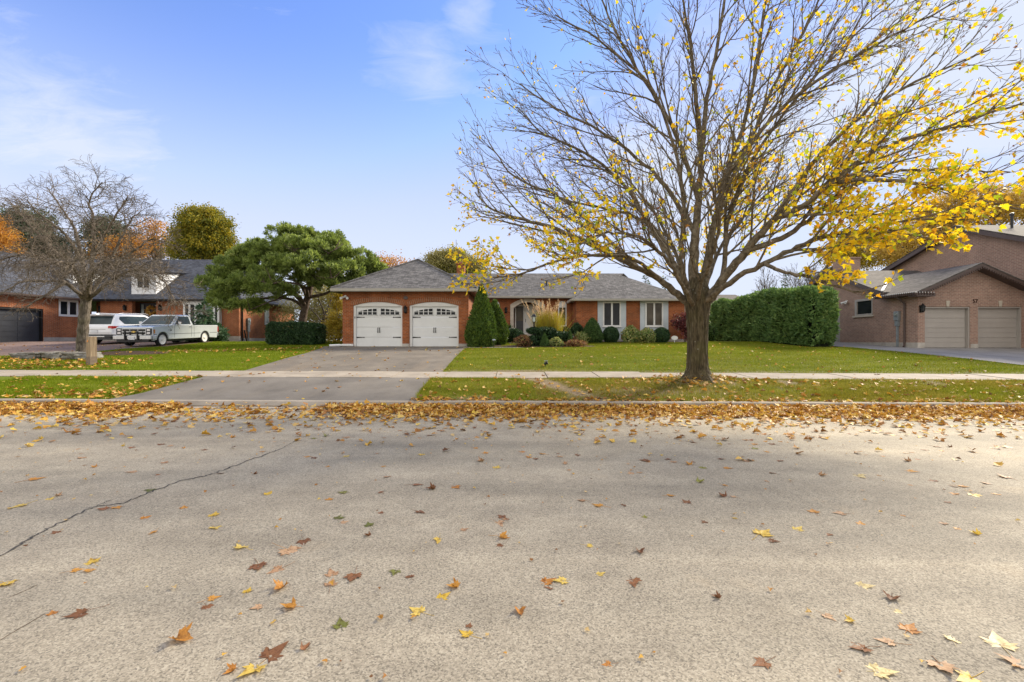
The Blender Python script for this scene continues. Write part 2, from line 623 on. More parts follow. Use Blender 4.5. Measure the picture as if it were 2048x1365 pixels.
M['grassblade_gold'] = leaf_mat('golden grass blades', [(0, (.24, .24, .03)), (.5, (.45, .40, .03)), (.8, (.50, .38, .05)), (1, (.42, .26, .08))], .3, .5)
M['plume'] = leaf_mat('tan grass plumes', [(0, (.42, .27, .16)), (.6, (.58, .42, .28)), (1, (.66, .52, .38))], .35, .7)
M['far_orange'] = leaf_mat('orange autumn foliage', [(0, (.30, .12, .03)), (.5, (.48, .23, .045)), (1, (.64, .38, .07))], .4, .6, noise=.3)
M['far_yellowgreen'] = leaf_mat('yellow green autumn foliage', [(0, (.07, .11, .02)), (.4, (.17, .18, .025)), (.7, (.40, .31, .025)), (1, (.6, .42, .03))], .35, .6, noise=.5)
M['far_pale'] = leaf_mat('pale olive foliage', [(0, (.17, .16, .06)), (.5, (.28, .25, .09)), (1, (.38, .32, .13))], .3, .6, noise=.3)
M['far_gold'] = leaf_mat('golden foliage', [(0, (.26, .19, .03)), (.5, (.45, .32, .03)), (1, (.40, .38, .06))], .3, .6, noise=.3)
M['far_brown'] = leaf_mat('russet gold foliage', [(0, (.30, .18, .05)), (.5, (.48, .32, .07)), (1, (.60, .42, .10))], .4, .6, noise=.3)
M['far_pine'] = leaf_mat('far pine foliage', [(0, (.035, .06, .035)), (.5, (.065, .10, .05)), (1, (.11, .14, .075))], .2, .6, noise=.3)
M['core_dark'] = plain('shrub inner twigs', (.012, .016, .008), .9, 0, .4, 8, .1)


def road_f(t):
    p = obj_co(t)
    st = t.vmul(p, (.22, 1.0, 1))
    big = t.noise(st, .9, 4, .6, .3)
    mid = t.noise(p, 2.2, 5, .65)
    vor = t.n('ShaderNodeTexVoronoi', {'Vector': p, 'Scale': 125.0, 'Randomness': 1.0})
    vsep = t.n('ShaderNodeSeparateColor', {0: vor.outputs['Color']}).outputs[0]
    fine = t.noise(p, 210.0, 3, .7)
    lane = t.noise(t.vmul(p, (.035, 1.0, 1)), 1.25, 3, .55, .15)
    spot = t.noise(p, 5.5, 3, .5)
    grain = t.math('ADD', t.math('MULTIPLY', vsep, .6), t.math('MULTIPLY', fine, .4))
    c = t.ramp(grain, [(.16, (.115, .107, .097)), (.34, (.215, .196, .17)), (.6, (.285, .262, .23)), (.80, (.345, .32, .285)), (.92, (.47, .44, .395))])
    c = t.mix(1.0, c, t.ramp(big, [(.3, (.78, .785, .79)), (.52, (1, .99, .98)), (.7, (1.2, 1.185, 1.16))]), 'MULTIPLY')
    c = t.mix(1.0, c, t.ramp(mid, [(.28, (.84, .83, .82)), (.7, (1.12, 1.12, 1.11))]), 'MULTIPLY')
    c = t.mix(1.0, c, t.ramp(lane, [(.3, (.88, .875, .87)), (.5, (1, 1, 1)), (.68, (1.12, 1.11, 1.09))]), 'MULTIPLY')
    c = t.mix(t.math('MULTIPLY', t.math('MULTIPLY', t.math('SUBTRACT', spot, .66), 9, True), .4), c, (.10, .094, .088))
    rust = t.math('MULTIPLY', t.math('SUBTRACT', t.noise(p, 1.1, 4, .6), .62), 5, True)
    c = t.mix(t.math('MULTIPLY', rust, .35), c, (.27, .19, .11))
    c = t.mix(1.0, c, (1.24, 1.19, 1.03), 'MULTIPLY')
    return prin(t, c, .8, 0, bump(t, grain, .5, .005), .2)


M['road'] = mat('old grey asphalt', road_f)


def drive_mat(name, a, b, cc, warm=(.22, .185, .15)):
    def f(t):
        p = obj_co(t)
        n = t.noise(p, 1.0, 5, .6)
        g = t.noise(p, 90.0, 3, .7)
        st = t.noise(t.vmul(p, (2.2, .25, 1)), 1.2, 4, .6)
        c = t.ramp(n, [(.3, a), (.5, b), (.7, cc)])
        c = t.mix(t.math('MULTIPLY', t.math('SUBTRACT', st, .5), 2.2, True), c, warm)
        c = t.mix(1.0, c, t.ramp(g, [(.3, (.72,) * 3), (.7, (1.25,) * 3)]), 'MULTIPLY')
        return prin(t, c, .85, 0, bump(t, g, .4, .006), .25)
    return mat(name, f)


M['drive'] = drive_mat('driveway asphalt', (.112, .097, .078), (.15, .13, .104), (.19, .164, .13), (.205, .16, .11))
M['apron'] = drive_mat('driveway apron asphalt', (.105, .094, .081), (.14, .126, .108), (.175, .158, .136), (.17, .147, .117))
M['neighbour_drive'] = drive_mat('pale driveway asphalt', (.175, .168, .163), (.225, .216, .21), (.27, .26, .25), (.26, .245, .232))


def paver_f(t):
    u = uvn(t)
    b = t.n('ShaderNodeTexBrick', {'Vector': u, 'Color1': (.21, .14, .115, 1), 'Color2': (.15, .105, .092, 1), 'Mortar': (.10, .085, .075, 1), 'Scale': 1.0,
                                   'Mortar Size': .006, 'Brick Width': .22, 'Row Height': .11})
    n = t.noise(obj_co(t), .8, 4, .6)
    c = t.mix(1.0, b.outputs[0], t.ramp(n, [(.3, (.8,) * 3), (.7, (1.25,) * 3)]), 'MULTIPLY')
    return prin(t, c, .85, 0, None, .25)


M['paver'] = mat('reddish pavers', paver_f)


def walk_f(t):
    p = obj_co(t)
    n = t.noise(p, 1.4, 6, .65)
    g = t.noise(p, 70.0, 3, .7)
    c = t.ramp(n, [(.3, (.22, .188, .148)), (.5, (.29, .25, .20)), (.72, (.355, .31, .25))])
    c = t.mix(1.0, c, t.ramp(g, [(.3, (.86,) * 3), (.7, (1.12,) * 3)]), 'MULTIPLY')
    return prin(t, c, .88, 0, bump(t, g, .3, .004), .25)


M['walk'] = mat('pavement concrete', walk_f)


def ground_f(t):
    p = obj_co(t)
    dry = t.n('ShaderNodeAttribute', attribute_name='dry').outputs['Fac']
    dirt = t.n('ShaderNodeAttribute', attribute_name='dirt').outputs['Fac']
    n = t.noise(p, 1.6, 6, .65)
    f = t.noise(p, 28.0, 4, .7)
    g = t.ramp(n, [(.3, (.07, .105, .008)), (.55, (.11, .145, .009)), (.75, (.155, .18, .014))])
    d = t.ramp(n, [(.3, (.095, .095, .024)), (.55, (.16, .135, .038)), (.75, (.21, .175, .06))])
    s = t.ramp(f, [(.3, (.12, .085, .05)), (.55, (.22, .165, .105)), (.75, (.31, .245, .165))])
    c = t.mix(dry, g, d)
    c = t.mix(dirt, c, s)
    c = t.mix(1.0, c, t.ramp(f, [(.3, (.7,) * 3), (.7, (1.2,) * 3)]), 'MULTIPLY')
    return prin(t, c, .95, 0, bump(t, f, .6, .02), .1)


M['ground'] = mat('lawn soil and grass', ground_f)


def blade_f(t):
    p = obj_co(t)
    dry = t.n('ShaderNodeAttribute', attribute_name='dry').outputs['Fac']
    r = t.n('ShaderNodeNewGeometry').outputs['Random Per Island']
    st = t.noise(t.vmul(p, (.35, 1.7, 0)), 1.0, 4, .62, .6)
    st = t.math('MULTIPLY', t.math('SUBTRACT', st, .25), 2.0, True)
    r2 = t.math('ADD', t.math('MULTIPLY', r, .5), t.math('MULTIPLY', st, .5))
    g = t.ramp(r2, [(.12, (.07, .12, .006)), (.42, (.15, .212, .007)), (.68, (.225, .275, .014)), (.9, (.37, .38, .10))])
    d = t.ramp(r2, [(.1, (.12, .115, .012)), (.45, (.215, .195, .02)), (.7, (.31, .26, .045)), (1, (.44, .37, .13))])
    c = t.mix(dry, g, d)
    pb = prin(t, c, .75, 0, None, .08)
    tr = t.n('ShaderNodeBsdfTranslucent', {0: c})
    return t.n('ShaderNodeMixShader', {0: .4, 1: pb, 2: tr.outputs[0]}).outputs[0]


M['blade'] = mat('grass blades', blade_f)


def mulch_f(t):
    p = obj_co(t)
    f = t.noise(p, 26.0, 5, .7)
    c = t.ramp(f, [(.3, (.03, .02, .014)), (.55, (.075, .05, .035)), (.75, (.14, .10, .07))])
    return prin(t, c, .95, 0, bump(t, f, .9, .03), .1)


M['mulch'] = mat('bark mulch', mulch_f)
M['crack'] = plain('tar in crack', (.07, .066, .06), .9, 0, .3, 8, .2)

# ------------------------------------------------------------------ the ground
PY = np.array([-2000, 10.2, 10.36, 13.2, 14.7, 18, 20, 23, 24.6, 29, 34, 60, 2000.])
PZ = np.array([0, 0, .12, .42, .48, .80, .96, 1.14, 1.19, 1.45, 1.5, 1.55, 1.6])


def gz(x, y):
    x = np.asarray(x, float)
    y = np.asarray(y, float)
    z = np.interp(y, PY, PZ)
    tilt = np.clip(-.004 * x, -.12, .12) * np.clip((23 - y) / 8, 0, 1)
    mound = .16 * np.exp(-(((x - 5.25) / 1.0) ** 2 + ((y - 12.75) / .75) ** 2))
    return z + tilt + mound * (y < 13.25) * (y > 10.4)


def G(x, y):
    return float(gz(x, y))


def drive_left(y):
    return np.interp(y, [10.2, 11, 13.2, 14.7, 20, 23, 24.6], [-9.3, -9.0, -8.95, -8.7, -9.0, -9.6, -10.2])


def drive_right(y):
    return np.interp(y, [10.2, 11, 13.2, 14.7, 24.7], [-2.15, -2.3, -2.35, -2.25, -2.35])


def nb_left(y):     # left edge of the right-hand neighbour's driveway
    return np.interp(y, [10.3, 14.7, 16.6, 20, 23, 24.5, 30, 40], [19.6, 19.3, 18.7, 17.9, 17.5, 17.6, 18.6, 18.6])


def pav_right(y):   # right edge of the left-hand neighbour's paving
    return np.interp(y, [10, 16, 18.3, 20, 22, 24.3, 26.5, 30, 33], [-27, -25, -21.0, -18.6, -19.0, -18.7, -18.9, -18.9, -19])


def on_grass(x, y):
    g = (y > 10.36) & ~((y > 13.2) & (y < 14.7))
    g &= ~((x > drive_left(y)) & (x < drive_right(y)) & (y < 24.7))
    g &= ~(x > nb_left(y))
    g &= ~((x < pav_right(y)) & (y > 15))
    # house footprints, beds and the walk
    g &= ~((y > 28.4) & (x > -2.2) & (x < 12.2))
    g &= ~((y > 24.4) & (x > -10) & (x < -.6))
    g &= ~((x > -2.4) & (x < 1.0) & (y > 23.0 + (x + 2.4) * .0) & (y < 24.0))
    g &= ~((((x - 1.9) / 2.6) ** 2 + ((y - 24.7) / 1.15) ** 2) < 1)
    g &= ~((((x + 16.7) / 1.7) ** 2 + ((y - 19.7) / .95) ** 2) < 1)
    g &= ~((x > 15.7) & (y > 23.8) & (x < 18.6))
    return g


def gauss(x, y, cx, cy, sx, sy):
    return np.exp(-(((x - cx) / sx) ** 2 + ((y - cy) / sy) ** 2))


def vnoise(x, y, s=1.0, seed=0):
    """smooth value noise"""
    r = np.random.default_rng(seed)
    tab = r.random((64, 64))
    x, y = np.asarray(x) / s, np.asarray(y) / s
    xi, yi = np.floor(x).astype(int), np.floor(y).astype(int)
    fx, fy = x - xi, y - yi
    fx, fy = fx * fx * (3 - 2 * fx), fy * fy * (3 - 2 * fy)
    a = lambda i, j: tab[(xi + i) % 64, (yi + j) % 64]
    return (a(0, 0) * (1 - fx) + a(1, 0) * fx) * (1 - fy) + (a(0, 1) * (1 - fx) + a(1, 1) * fx) * fy


def dirt_at(x, y):
    w = vnoise(x, y, .45, 3) * .8 + .6
    d = 1.2 * np.exp(-(((x - (1.35 - (y - 11.8) * .52)) / .42) ** 2)) * (y > 10.3) * (y < 13.2) * np.clip((x + 3) / 2, 0, 1)
    d = np.maximum(d, 1.1 * gauss(x, y, .45, 14.95, 1.5, .28))
    d = np.maximum(d, .9 * gauss(x, y, -.9, 10.6, .55, .35))
    d = np.maximum(d, .95 * gauss(x, y, 5.2, 12.6, 1.25, .75))
    d = np.maximum(d, .62 * gauss(x, y, 3.6, 11.3, 2.6, .8))
    d = np.maximum(d, np.clip((vnoise(x, y, .7, 41) - .66) * 3.2, 0, .7) * (y < 13.2) * (x > .5))
    d = np.maximum(d, .5 * (np.abs(y - 15.0) < .16) * (x > -2.2))
    d = np.maximum(d, .6 * gauss(x, y, -9.6, 23.6, 1.2, 1.6))
    return np.clip(d * w, 0, 1)


def dry_at(x, y):
    n = vnoise(x, y, 1.3, 5) * .6 + vnoise(x, y, .5, 6) * .4
    d = np.where(x > drive_right(y) - .1, np.where(y < 14, .85, .36), .05)
    d = d * (.45 + 1.1 * n)
    d = d * np.where((y < 13.3) & (x < .6) & (x > -3), .55, 1.0)
    d = np.maximum(d, .85 * gauss(x, y, 4.2, 11.9, 3.2, 1.2))
    return np.clip(d, 0, 1)


def build_ground():
    xs = np.concatenate([[-3000, -900, -300, -120, -70], np.arange(-50, 40.01, .4), [55, 80, 150, 400, 1000, 3000]])
    ys = np.concatenate([[-3000, -900, -300, -100, -40, -20, -10, -4, 0, 4, 8, 10, 10.18], np.array([10.34, 10.38]),
                         np.arange(10.6, 13.1, .25), [13.17, 13.2, 13.23, 14.67, 14.7, 14.74], np.arange(15, 40.1, .4),
                         [44, 50, 60, 80, 120, 300, 900, 3000]])
    X, Y = np.meshgrid(xs, ys)
    Z = gz(X, Y)
    low = (Y < 10.35) | ((Y >= 13.2) & (Y <= 14.7))
    Z = Z - np.where(low, .09, 0.0)
    grass = on_grass(X, Y)
    Z = Z - np.where(~low & ~grass & (Y < 40), .03, 0)
    Z[ys > 70] -= 0.0
    nx, ny = len(xs), len(ys)
    V = np.stack([X, Y, Z], -1).reshape(-1, 3)
    i = np.arange(nx * ny).reshape(ny, nx)
    F = np.stack([i[:-1, :-1], i[:-1, 1:], i[1:, 1:], i[1:, :-1]], -1).reshape(-1, 4)
    me = np_mesh('ground', V, F, {'dry': dry_at(V[:, 0], V[:, 1]), 'dirt': np.maximum(dirt_at(V[:, 0], V[:, 1]), .0)})
    me.polygons.foreach_set('use_smooth', [True] * len(F))
    link('ground', me, M['ground'], kind='structure')


def strip(name, m, y0, y1, fl, fr, dz, ny=24, nx=40, kind='structure'):
    ys = np.linspace(y0, y1, ny)
    V = []
    for y in ys:
        xs = np.linspace(float(fl(y)), float(fr(y)), nx)
        z = gz(xs, np.full(nx, y)) + dz
        V.append(np.stack([xs, np.full(nx, y), z], -1))
    V = np.concatenate(V)
    i = np.arange(nx * ny).reshape(ny, nx)
    F = np.stack([i[:-1, :-1], i[:-1, 1:], i[1:, 1:], i[1:, :-1]], -1).reshape(-1, 4)
    me = np_mesh(name, V, F)
    box_uv(me)
    return link(name, me, m, kind=kind)


def C(v):
    return lambda y: v


build_ground()
# road, gutter and kerb
strip('road', M['road'], -40, 9.96, C(-90), C(90), 0.0, 60, 180)
strip('gutter', M['walk'], 9.955, 10.2, C(-90), C(90), .006, 3, 180)


def build_kerb():
    b = MB()
    xs = np.concatenate([np.arange(-60, -9.9, 1.5), [-9.9, -9.3, -8.9], np.arange(-8, -2.9, .8), [-2.4, -2.0, -1.5], np.arange(-.5, 60, 1.5)])
    hs = [.14 if (x < -9.85 or x > -1.55) else (.03 if -9.0 < x < -2.3 else .08) for x in xs]
    V = []
    for x, h in zip(xs, hs):
        z = G(x, 10.0)
        lo = np.clip((.14 - h) / .11, 0, 1)      # dropped and sloped across the driveway
        t = .14
        V += [(x, 10.2, z - .1), (x, 10.22 - .02 * lo, z + t - .02 - .085 * lo), (x, 10.25 + .04 * lo, z + t - .025 * lo), (x, 10.37, z + t + .005 - .012 * lo), (x, 10.372, z - .1)]
    F = []
    for k in range(len(xs) - 1):
        for j in range(4):
            a = k * 5 + j
            F.append((a, a + 1, a + 6, a + 5)[::-1])
    b.add(V, F)
    b.build('kerb', M['walk'], kind='structure')


build_kerb()


def build_sidewalk():
    """slabs with open joints between them"""
    b = MB()
    x = -40.0
    k = 0
    while x < 40:
        w = 1.52
        j = .011
        d = .006 * math.sin(k * 2.3)
        if 0 < x < 3.5:
            d += .02
        pts = [(x + j, 13.2), (x + w - j, 13.2), (x + w - j, 14.7), (x + j, 14.7)]
        V = [(p[0], p[1], G(p[0], min(max(p[1], 13.3), 14.7)) + .022 + d + (.0 if p[1] > 14 else -.012)) for p in pts]
        V += [(p[0], p[1], p[2] - .09) for p in V]
        b.add(V, [(0, 1, 2, 3), (0, 4, 5, 1), (1, 5, 6, 2), (2, 6, 7, 3), (3, 7, 4, 0)])
        x += w
        k += 1
    b.build('sidewalk', M['walk'], kind='structure')


build_sidewalk()
strip('driveway', M['drive'], 14.705, 24.75, drive_left, drive_right, .012, 40, 30)
strip('driveway_apron', M['apron'], 10.376, 13.19, drive_left, drive_right, .010, 20, 30)
strip('neighbour_driveway', M['neighbour_drive'], 14.72, 36, nb_left, C(40), .012, 40, 20)
strip('paved_driveway', M['paver'], 15.6, 33.0, C(-45), pav_right, .012, 50, 30)
strip('garden_path', M['walk'], 23.15, 23.95, C(-2.5), lambda y: np.interp(y, [23, 24], [.2, .9]), .016, 4, 12)
strip('garden_path', M['walk'], 27.2, 31.0, C(-.2), C(2.2), .016, 8, 6)


def ell(name, m, cx, cy, rx, ry, dz, n=48, seed=0):
    V = [(cx, cy, G(cx, cy) + dz + .06)]
    for ring, rr in ((.6, .05), (1.0, .0)):
        for k in range(n):
            a = 2 * math.pi * k / n
            w = 1 + .06 * math.sin(3 * a + seed) + .04 * math.sin(7 * a + seed * 2)
            x, y = cx + rx * ring * w * math.cos(a), cy + ry * ring * w * math.sin(a)
            V.append((x, y, G(x, y) + dz + rr))
    b = MB()
    F = [(0, 1 + k, 1 + (k + 1) % n) for k in range(n)]
    F += [(1 + k, 1 + n + k, 1 + n + (k + 1) % n, 1 + (k + 1) % n) for k in range(n)]
    b.add(V, F)
    return b.build(name, m, kind='structure', smooth=True)


ell('mulch_bed', M['mulch'], 1.9, 24.7, 2.65, 1.2, .01)
ell('mulch_bed', M['mulch'], -16.7, 19.7, 1.8, 1.0, .01, seed=2)
strip('planting_bed', M['mulch'], 28.3, 30.2, C(2.4), C(12.3), .02, 5, 20)
strip('planting_bed', M['mulch'], 24.0, 31.2, C(-1.9), C(-.6), .02, 12, 6)


def build_crack():
    def road_pt(x, y):
        Y = 1365 / (y - 682.5)
        return ((x - 1024) / 910 * Y, Y)

    def wob(pts, sub=9):
        out = []
        for (a, b), (c, d) in zip(pts[:-1], pts[1:]):
            for k in range(sub):
                t = k / sub
                out.append((a + (c - a) * t + random.gauss(0, .012), b + (d - b) * t + random.gauss(0, .012)))
        return out + [pts[-1]]
    b = MB()
    P1 = [(-70, 1160), (0, 1118), (67, 1078), (120, 1050), (187, 1018), (245, 1011), (295, 990), (360, 965), (415, 954), (450, 942), (500, 922), (555, 903), (600, 880)]
    P2 = [(187, 1018), (215, 1006), (240, 998)]
    for pl, w in ((P1, .0075), (P2, .0045)):
        pts = wob([road_pt(*p) for p in pl])
        V, F = [], []
        for i, p in enumerate(pts):
            q = pts[min(i + 1, len(pts) - 1)]
            o = pts[max(i - 1, 0)]
            d = Vector((q[0] - o[0], q[1] - o[1])).normalized()
            ww = w * (.6 + random.random() * .8) * (1 if i < len(pts) - 8 else .5)
            for s in (-1, 1):
                x, y = p[0] - d.y * ww * s, p[1] + d.x * ww * s
                V.append((x, y, G(x, y) + .004))
        for i in range(len(pts) - 1):
            F.append((2 * i, 2 * i + 2, 2 * i + 3, 2 * i + 1))
        b.add(V, F)
    b.build('road_crack', M['crack'], kind='structure')


build_crack()


# ------------------------------------------------------------------ grass and fallen leaves that nobody could count
def grass(name, x0, x1, y0, y1, dens, h, w, seed):
    r = np.random.default_rng(seed)
    n = int((x1 - x0) * (y1 - y0) * dens)
    x, y = r.uniform(x0, x1, n), r.uniform(y0, y1, n)
    vis = np.abs(x) < y * 1.16
    k = on_grass(x + r.normal(0, .035, n), y + r.normal(0, .03, n)) & vis & (y > 10.33) & (r.random(n) > dirt_at(x, y) * 1.05)
    x, y = x[k], y[k]
    n = len(x)
    z = gz(x, y) - .006
    a = r.uniform(0, 2 * np.pi, n)
    hh = h * r.uniform(.5, 1.25, n) * (.8 + .4 * vnoise(x, y, .8, 9))
    ln = r.uniform(.1, .75, n) * hh
    b = r.uniform(0, 2 * np.pi, n)
    P = np.stack([x, y, z], 1)
    S = np.stack([np.cos(a), np.sin(a), 0 * a], 1) * (w * r.uniform(.6, 1.3, n))[:, None] / 2
    T = P + np.stack([np.cos(b) * ln, np.sin(b) * ln, hh], 1)
    V = np.stack([P - S, P + S, T], 1).reshape(-1, 3)
    F = np.arange(len(V)).reshape(-1, 3)
    d = np.repeat(dry_at(x, y), 3)
    me = np_mesh(name, V, F, {'dry': d})
    o = link(name, me, M['blade'])
    tag(o, kind='stuff')
    return o


grass('boulevard_grass', -14, 17, 10.37, 13.2, 3200, .065, .010, 1)
grass('lawn_grass', -2.6, 19.5, 14.7, 29, 1150, .055, .014, 2)
grass('lawn_grass', -21, -8.3, 14.7, 29, 1150, .055, .014, 3)


def litter(name, n, fx, fy, size, lift=0.0, tilt=.5, seed=0, keep=None, shape=MAPLE_LO):
    r = np.random.default_rng(seed)
    x, y = fx(r, n), fy(r, n)
    if keep is not None:
        k = keep(x, y)
        x, y = x[k], y[k]
    n = len(x)
    z = gz(x, y) + .012 + lift * (r.random(n) ** 1.5 if not callable(lift) else 1) if not callable(lift) else gz(x, y) + .012 + lift(x, y, r)
    a = r.uniform(0, 2 * np.pi, n)
    N = unit(np.stack([r.normal(0, tilt, n), r.normal(0, tilt, n), np.ones(n)], 1))
    D = np.stack([np.cos(a), np.sin(a), np.zeros(n)], 1)
    D = unit(D - N * (D * N).sum(1)[:, None])
    V, F = maple_leaves(np.stack([x, y, z], 1), D, N, size * r.uniform(.45, 1.2, n), shape, .5)
    return tag(link(name, np_mesh(name, V, F), M['litter']), kind='stuff')


def drift_y(r, n):
    return 10.2 - np.abs(r.normal(0, .38, n))


def drift_keep(x, y):
    e = 10.2 - y
    wid = .78 + .6 * vnoise(x, x * 0, 1.6, 21) + .25 * vnoise(x, x * 0, .5, 22)
    rr = np.random.default_rng(5).random(len(x))
    gap = np.interp(x, [-7.7, -7.0, -4.3, -3.0], [1, .05, .07, 1.0]) * (.55 + .6 * vnoise(x, e * 2, .5, 24))
    return rr < np.exp(-(e / wid) ** 2.2) * gap


litter('leaf_drift', 26000, lambda r, n: r.uniform(-13.5, 13.5, n), lambda r, n: 10.19 - np.abs(r.gamma(1.6, .5, n)), .125,
       lambda x, y, r: r.random(len(x)) ** 1.3 * .10 * np.exp(-((10.2 - y) / .55) ** 2), .38, 11, drift_keep)
litter('leaf_scatter_on_road', 2700, lambda r, n: r.uniform(-13, 13, n), lambda r, n: 9.9 - np.abs(r.normal(0, 1.35, n)), .115, .01, .25, 12,
       lambda x, y: y > 5)
litter('leaf_crumbs_on_road', 700, lambda r, n: r.uniform(-9, 9, n), lambda r, n: r.uniform(1.9, 9, n), .03, .0, .15, 13)
litter('leaf_scatter_on_boulevard', 620, lambda r, n: np.where(r.random(n) < .1, r.uniform(-2.3, -1.5, n), r.uniform(-1.5, 14.5, n)), lambda r, n: 10.3 + np.abs(r.normal(0, .16, n)), .12, .03, .4, 24)
litter('leaf_scatter_on_boulevard', 620, lambda r, n: r.uniform(-2.4, 14.5, n), lambda r, n: r.uniform(10.4, 13.2, n), .12, .05, .4, 14, on_grass)
litter('leaf_scatter_on_lawn', 420, lambda r, n: r.uniform(-2.4, 19, n), lambda r, n: r.uniform(14.8, 27, n), .12, .05, .4, 15, on_grass)
litter('leaf_scatter_on_boulevard', 2400, lambda r, n: r.uniform(-14.5, -8.9, n), lambda r, n: r.uniform(10.4, 13.2, n), .12, .06, .4, 16,
       lambda x, y: on_grass(x, y) & (np.random.default_rng(1).random(len(x)) < .05 + np.exp(-(y - 10.36) / .35) + np.exp(-(drive_left(y) - x) / .45)))
litter('leaf_scatter_on_lawn', 3600, lambda r, n: r.uniform(-20, -9, n), lambda r, n: r.uniform(14.8, 25, n), .12, .06, .4, 17,
       lambda x, y: (x > pav_right(y) - .3) & (x < drive_left(y)) & (np.random.default_rng(2).random(len(x)) <
       .015 + .9 * np.exp(-((y - (21.2 + (x + 13) * .42)) / .8) ** 2) * (x < -10.5) + .9 * (x < -13.6) * (y < 17.5) * (y > 14.8) + .5 * np.exp(-(drive_left(y) - x) / .3)))
litter('leaf_scatter_on_driveway', 160, lambda r, n: r.uniform(-9.5, -2.3, n), lambda r, n: r.uniform(10.4, 24.5, n), .11, .01, .25, 18)
litter('leaf_scatter_on_paving', 260, lambda r, n: r.uniform(-34, -18.8, n), lambda r, n: r.uniform(17, 27, n), .11, .01, .25, 19, lambda x, y: x < pav_right(y))
litter('leaf_scatter_at_tree_base', 260, lambda r, n: r.normal(5.2, .9, n), lambda r, n: np.clip(r.normal(12.6, .45, n), 10.5, 13.2), .12, .06, .4, 20)
litter('leaf_scatter_on_sidewalk', 70, lambda r, n: r.uniform(-14, 16, n), lambda r, n: r.uniform(13.2, 14.7, n), .11, .03, .2, 23)

# ------------------------------------------------------------------ single leaves on the road
LEAFMESH = {}


def leaf_mesh(kind, color):
    """kind 0..5: how far the leaf has dried and curled; stalk included"""
    key = (kind, color)
    if key in LEAFMESH:
        return LEAFMESH[key]
    r = random.Random(kind * 31 + 7)
    curl = [.10, .32, .7, 1.15, .45, .95][kind]
    k = len(MAPLE)
    lobe = [r.uniform(.88, 1.1) for _ in range(5)]
    if kind in (4, 5):
        lobe[r.randrange(5)] = .6
    out = []
    for a, b in MAPLE:
        ang = math.atan2(a, b + .1)
        q = lobe[min(4, max(0, int((ang + 2.6) / 1.04)))] * r.uniform(.93, 1.06)
        out.append((a * q, (b + .1) * q - .1))
    rings = [0, .35, .7, 1.0]
    V = []
    for ri, rr in enumerate(rings):
        if ri == 0:
            V.append((0, -.1, 0))
            continue
        for i in range(k):
            a, b = out[i]
            if ri < 3:   # inner rings are rounder than the outline
                m = math.hypot(a, b + .1)
                f = (rr * .55 + .0) / max(m, .2)
                f = min(f, rr)
                x, y = a * f, (b + .1) * f - .1
            else:
                x, y = a, b
            z = curl * (.55 * x * x * (1 if kind % 2 else .4) + .35 * max(y, 0) ** 2) + .018 * abs(math.sin(i * 1.9 + kind)) * rr + r.gauss(0, .012) * rr
            if kind in (3, 5):
                z += curl * .5 * abs(x) ** 1.3
            V.append((x, y, z + .03))
    F = []
    for i in range(k):
        j = (i + 1) % k
        F.append((0, 1 + i, 1 + j))
        for ri in range(2):
            a, b = 1 + ri * k, 1 + (ri + 1) * k
            F.append((a + i, b + i, b + j, a + j))
    if curl > .4:      # curled in across the width
        V = [(x * (1 - .35 * curl * abs(x) * 1.2), y, z) for x, y, z in V]
    b = MB()
    b.add(V, F)
    if kind in (0, 1, 2, 5):
        b.tube([(0, -.12, .03), (.03, -.45, .02 + .1 * curl), (.10, -.8, .015), (.14, -1.05, .03)][:4], [.014, .011, .010, .012], 4)
    me = bpy.data.meshes.new('maple_leaf')
    me.from_pydata(b.v, [], b.f)
    me.polygons.foreach_set('use_smooth', [True] * len(me.polygons))
    me.materials.append(M['leaf_' + color])
    me.update()
    LEAFMESH[key] = me
    return me


def road_leaf(x, y, w, color, kind, label, group=None, rot=None):
    """x, y: where it lies on the road; w: its width in metres"""
    o = bpy.data.objects.new('maple_leaf', leaf_mesh(kind, color))
    COL.objects.link(o)
    s = w / 1.0
    o.scale = (s, s, s)
    o.location = (x, y, G(x, y) - .012 * s)
    o.rotation_euler = (random.gauss(0, .07), random.gauss(0, .07), rot if rot is not None else random.uniform(0, 6.28))
    o['label'] = label
    o['category'] = 'leaf'
    if group:
        o['group'] = group
    return o


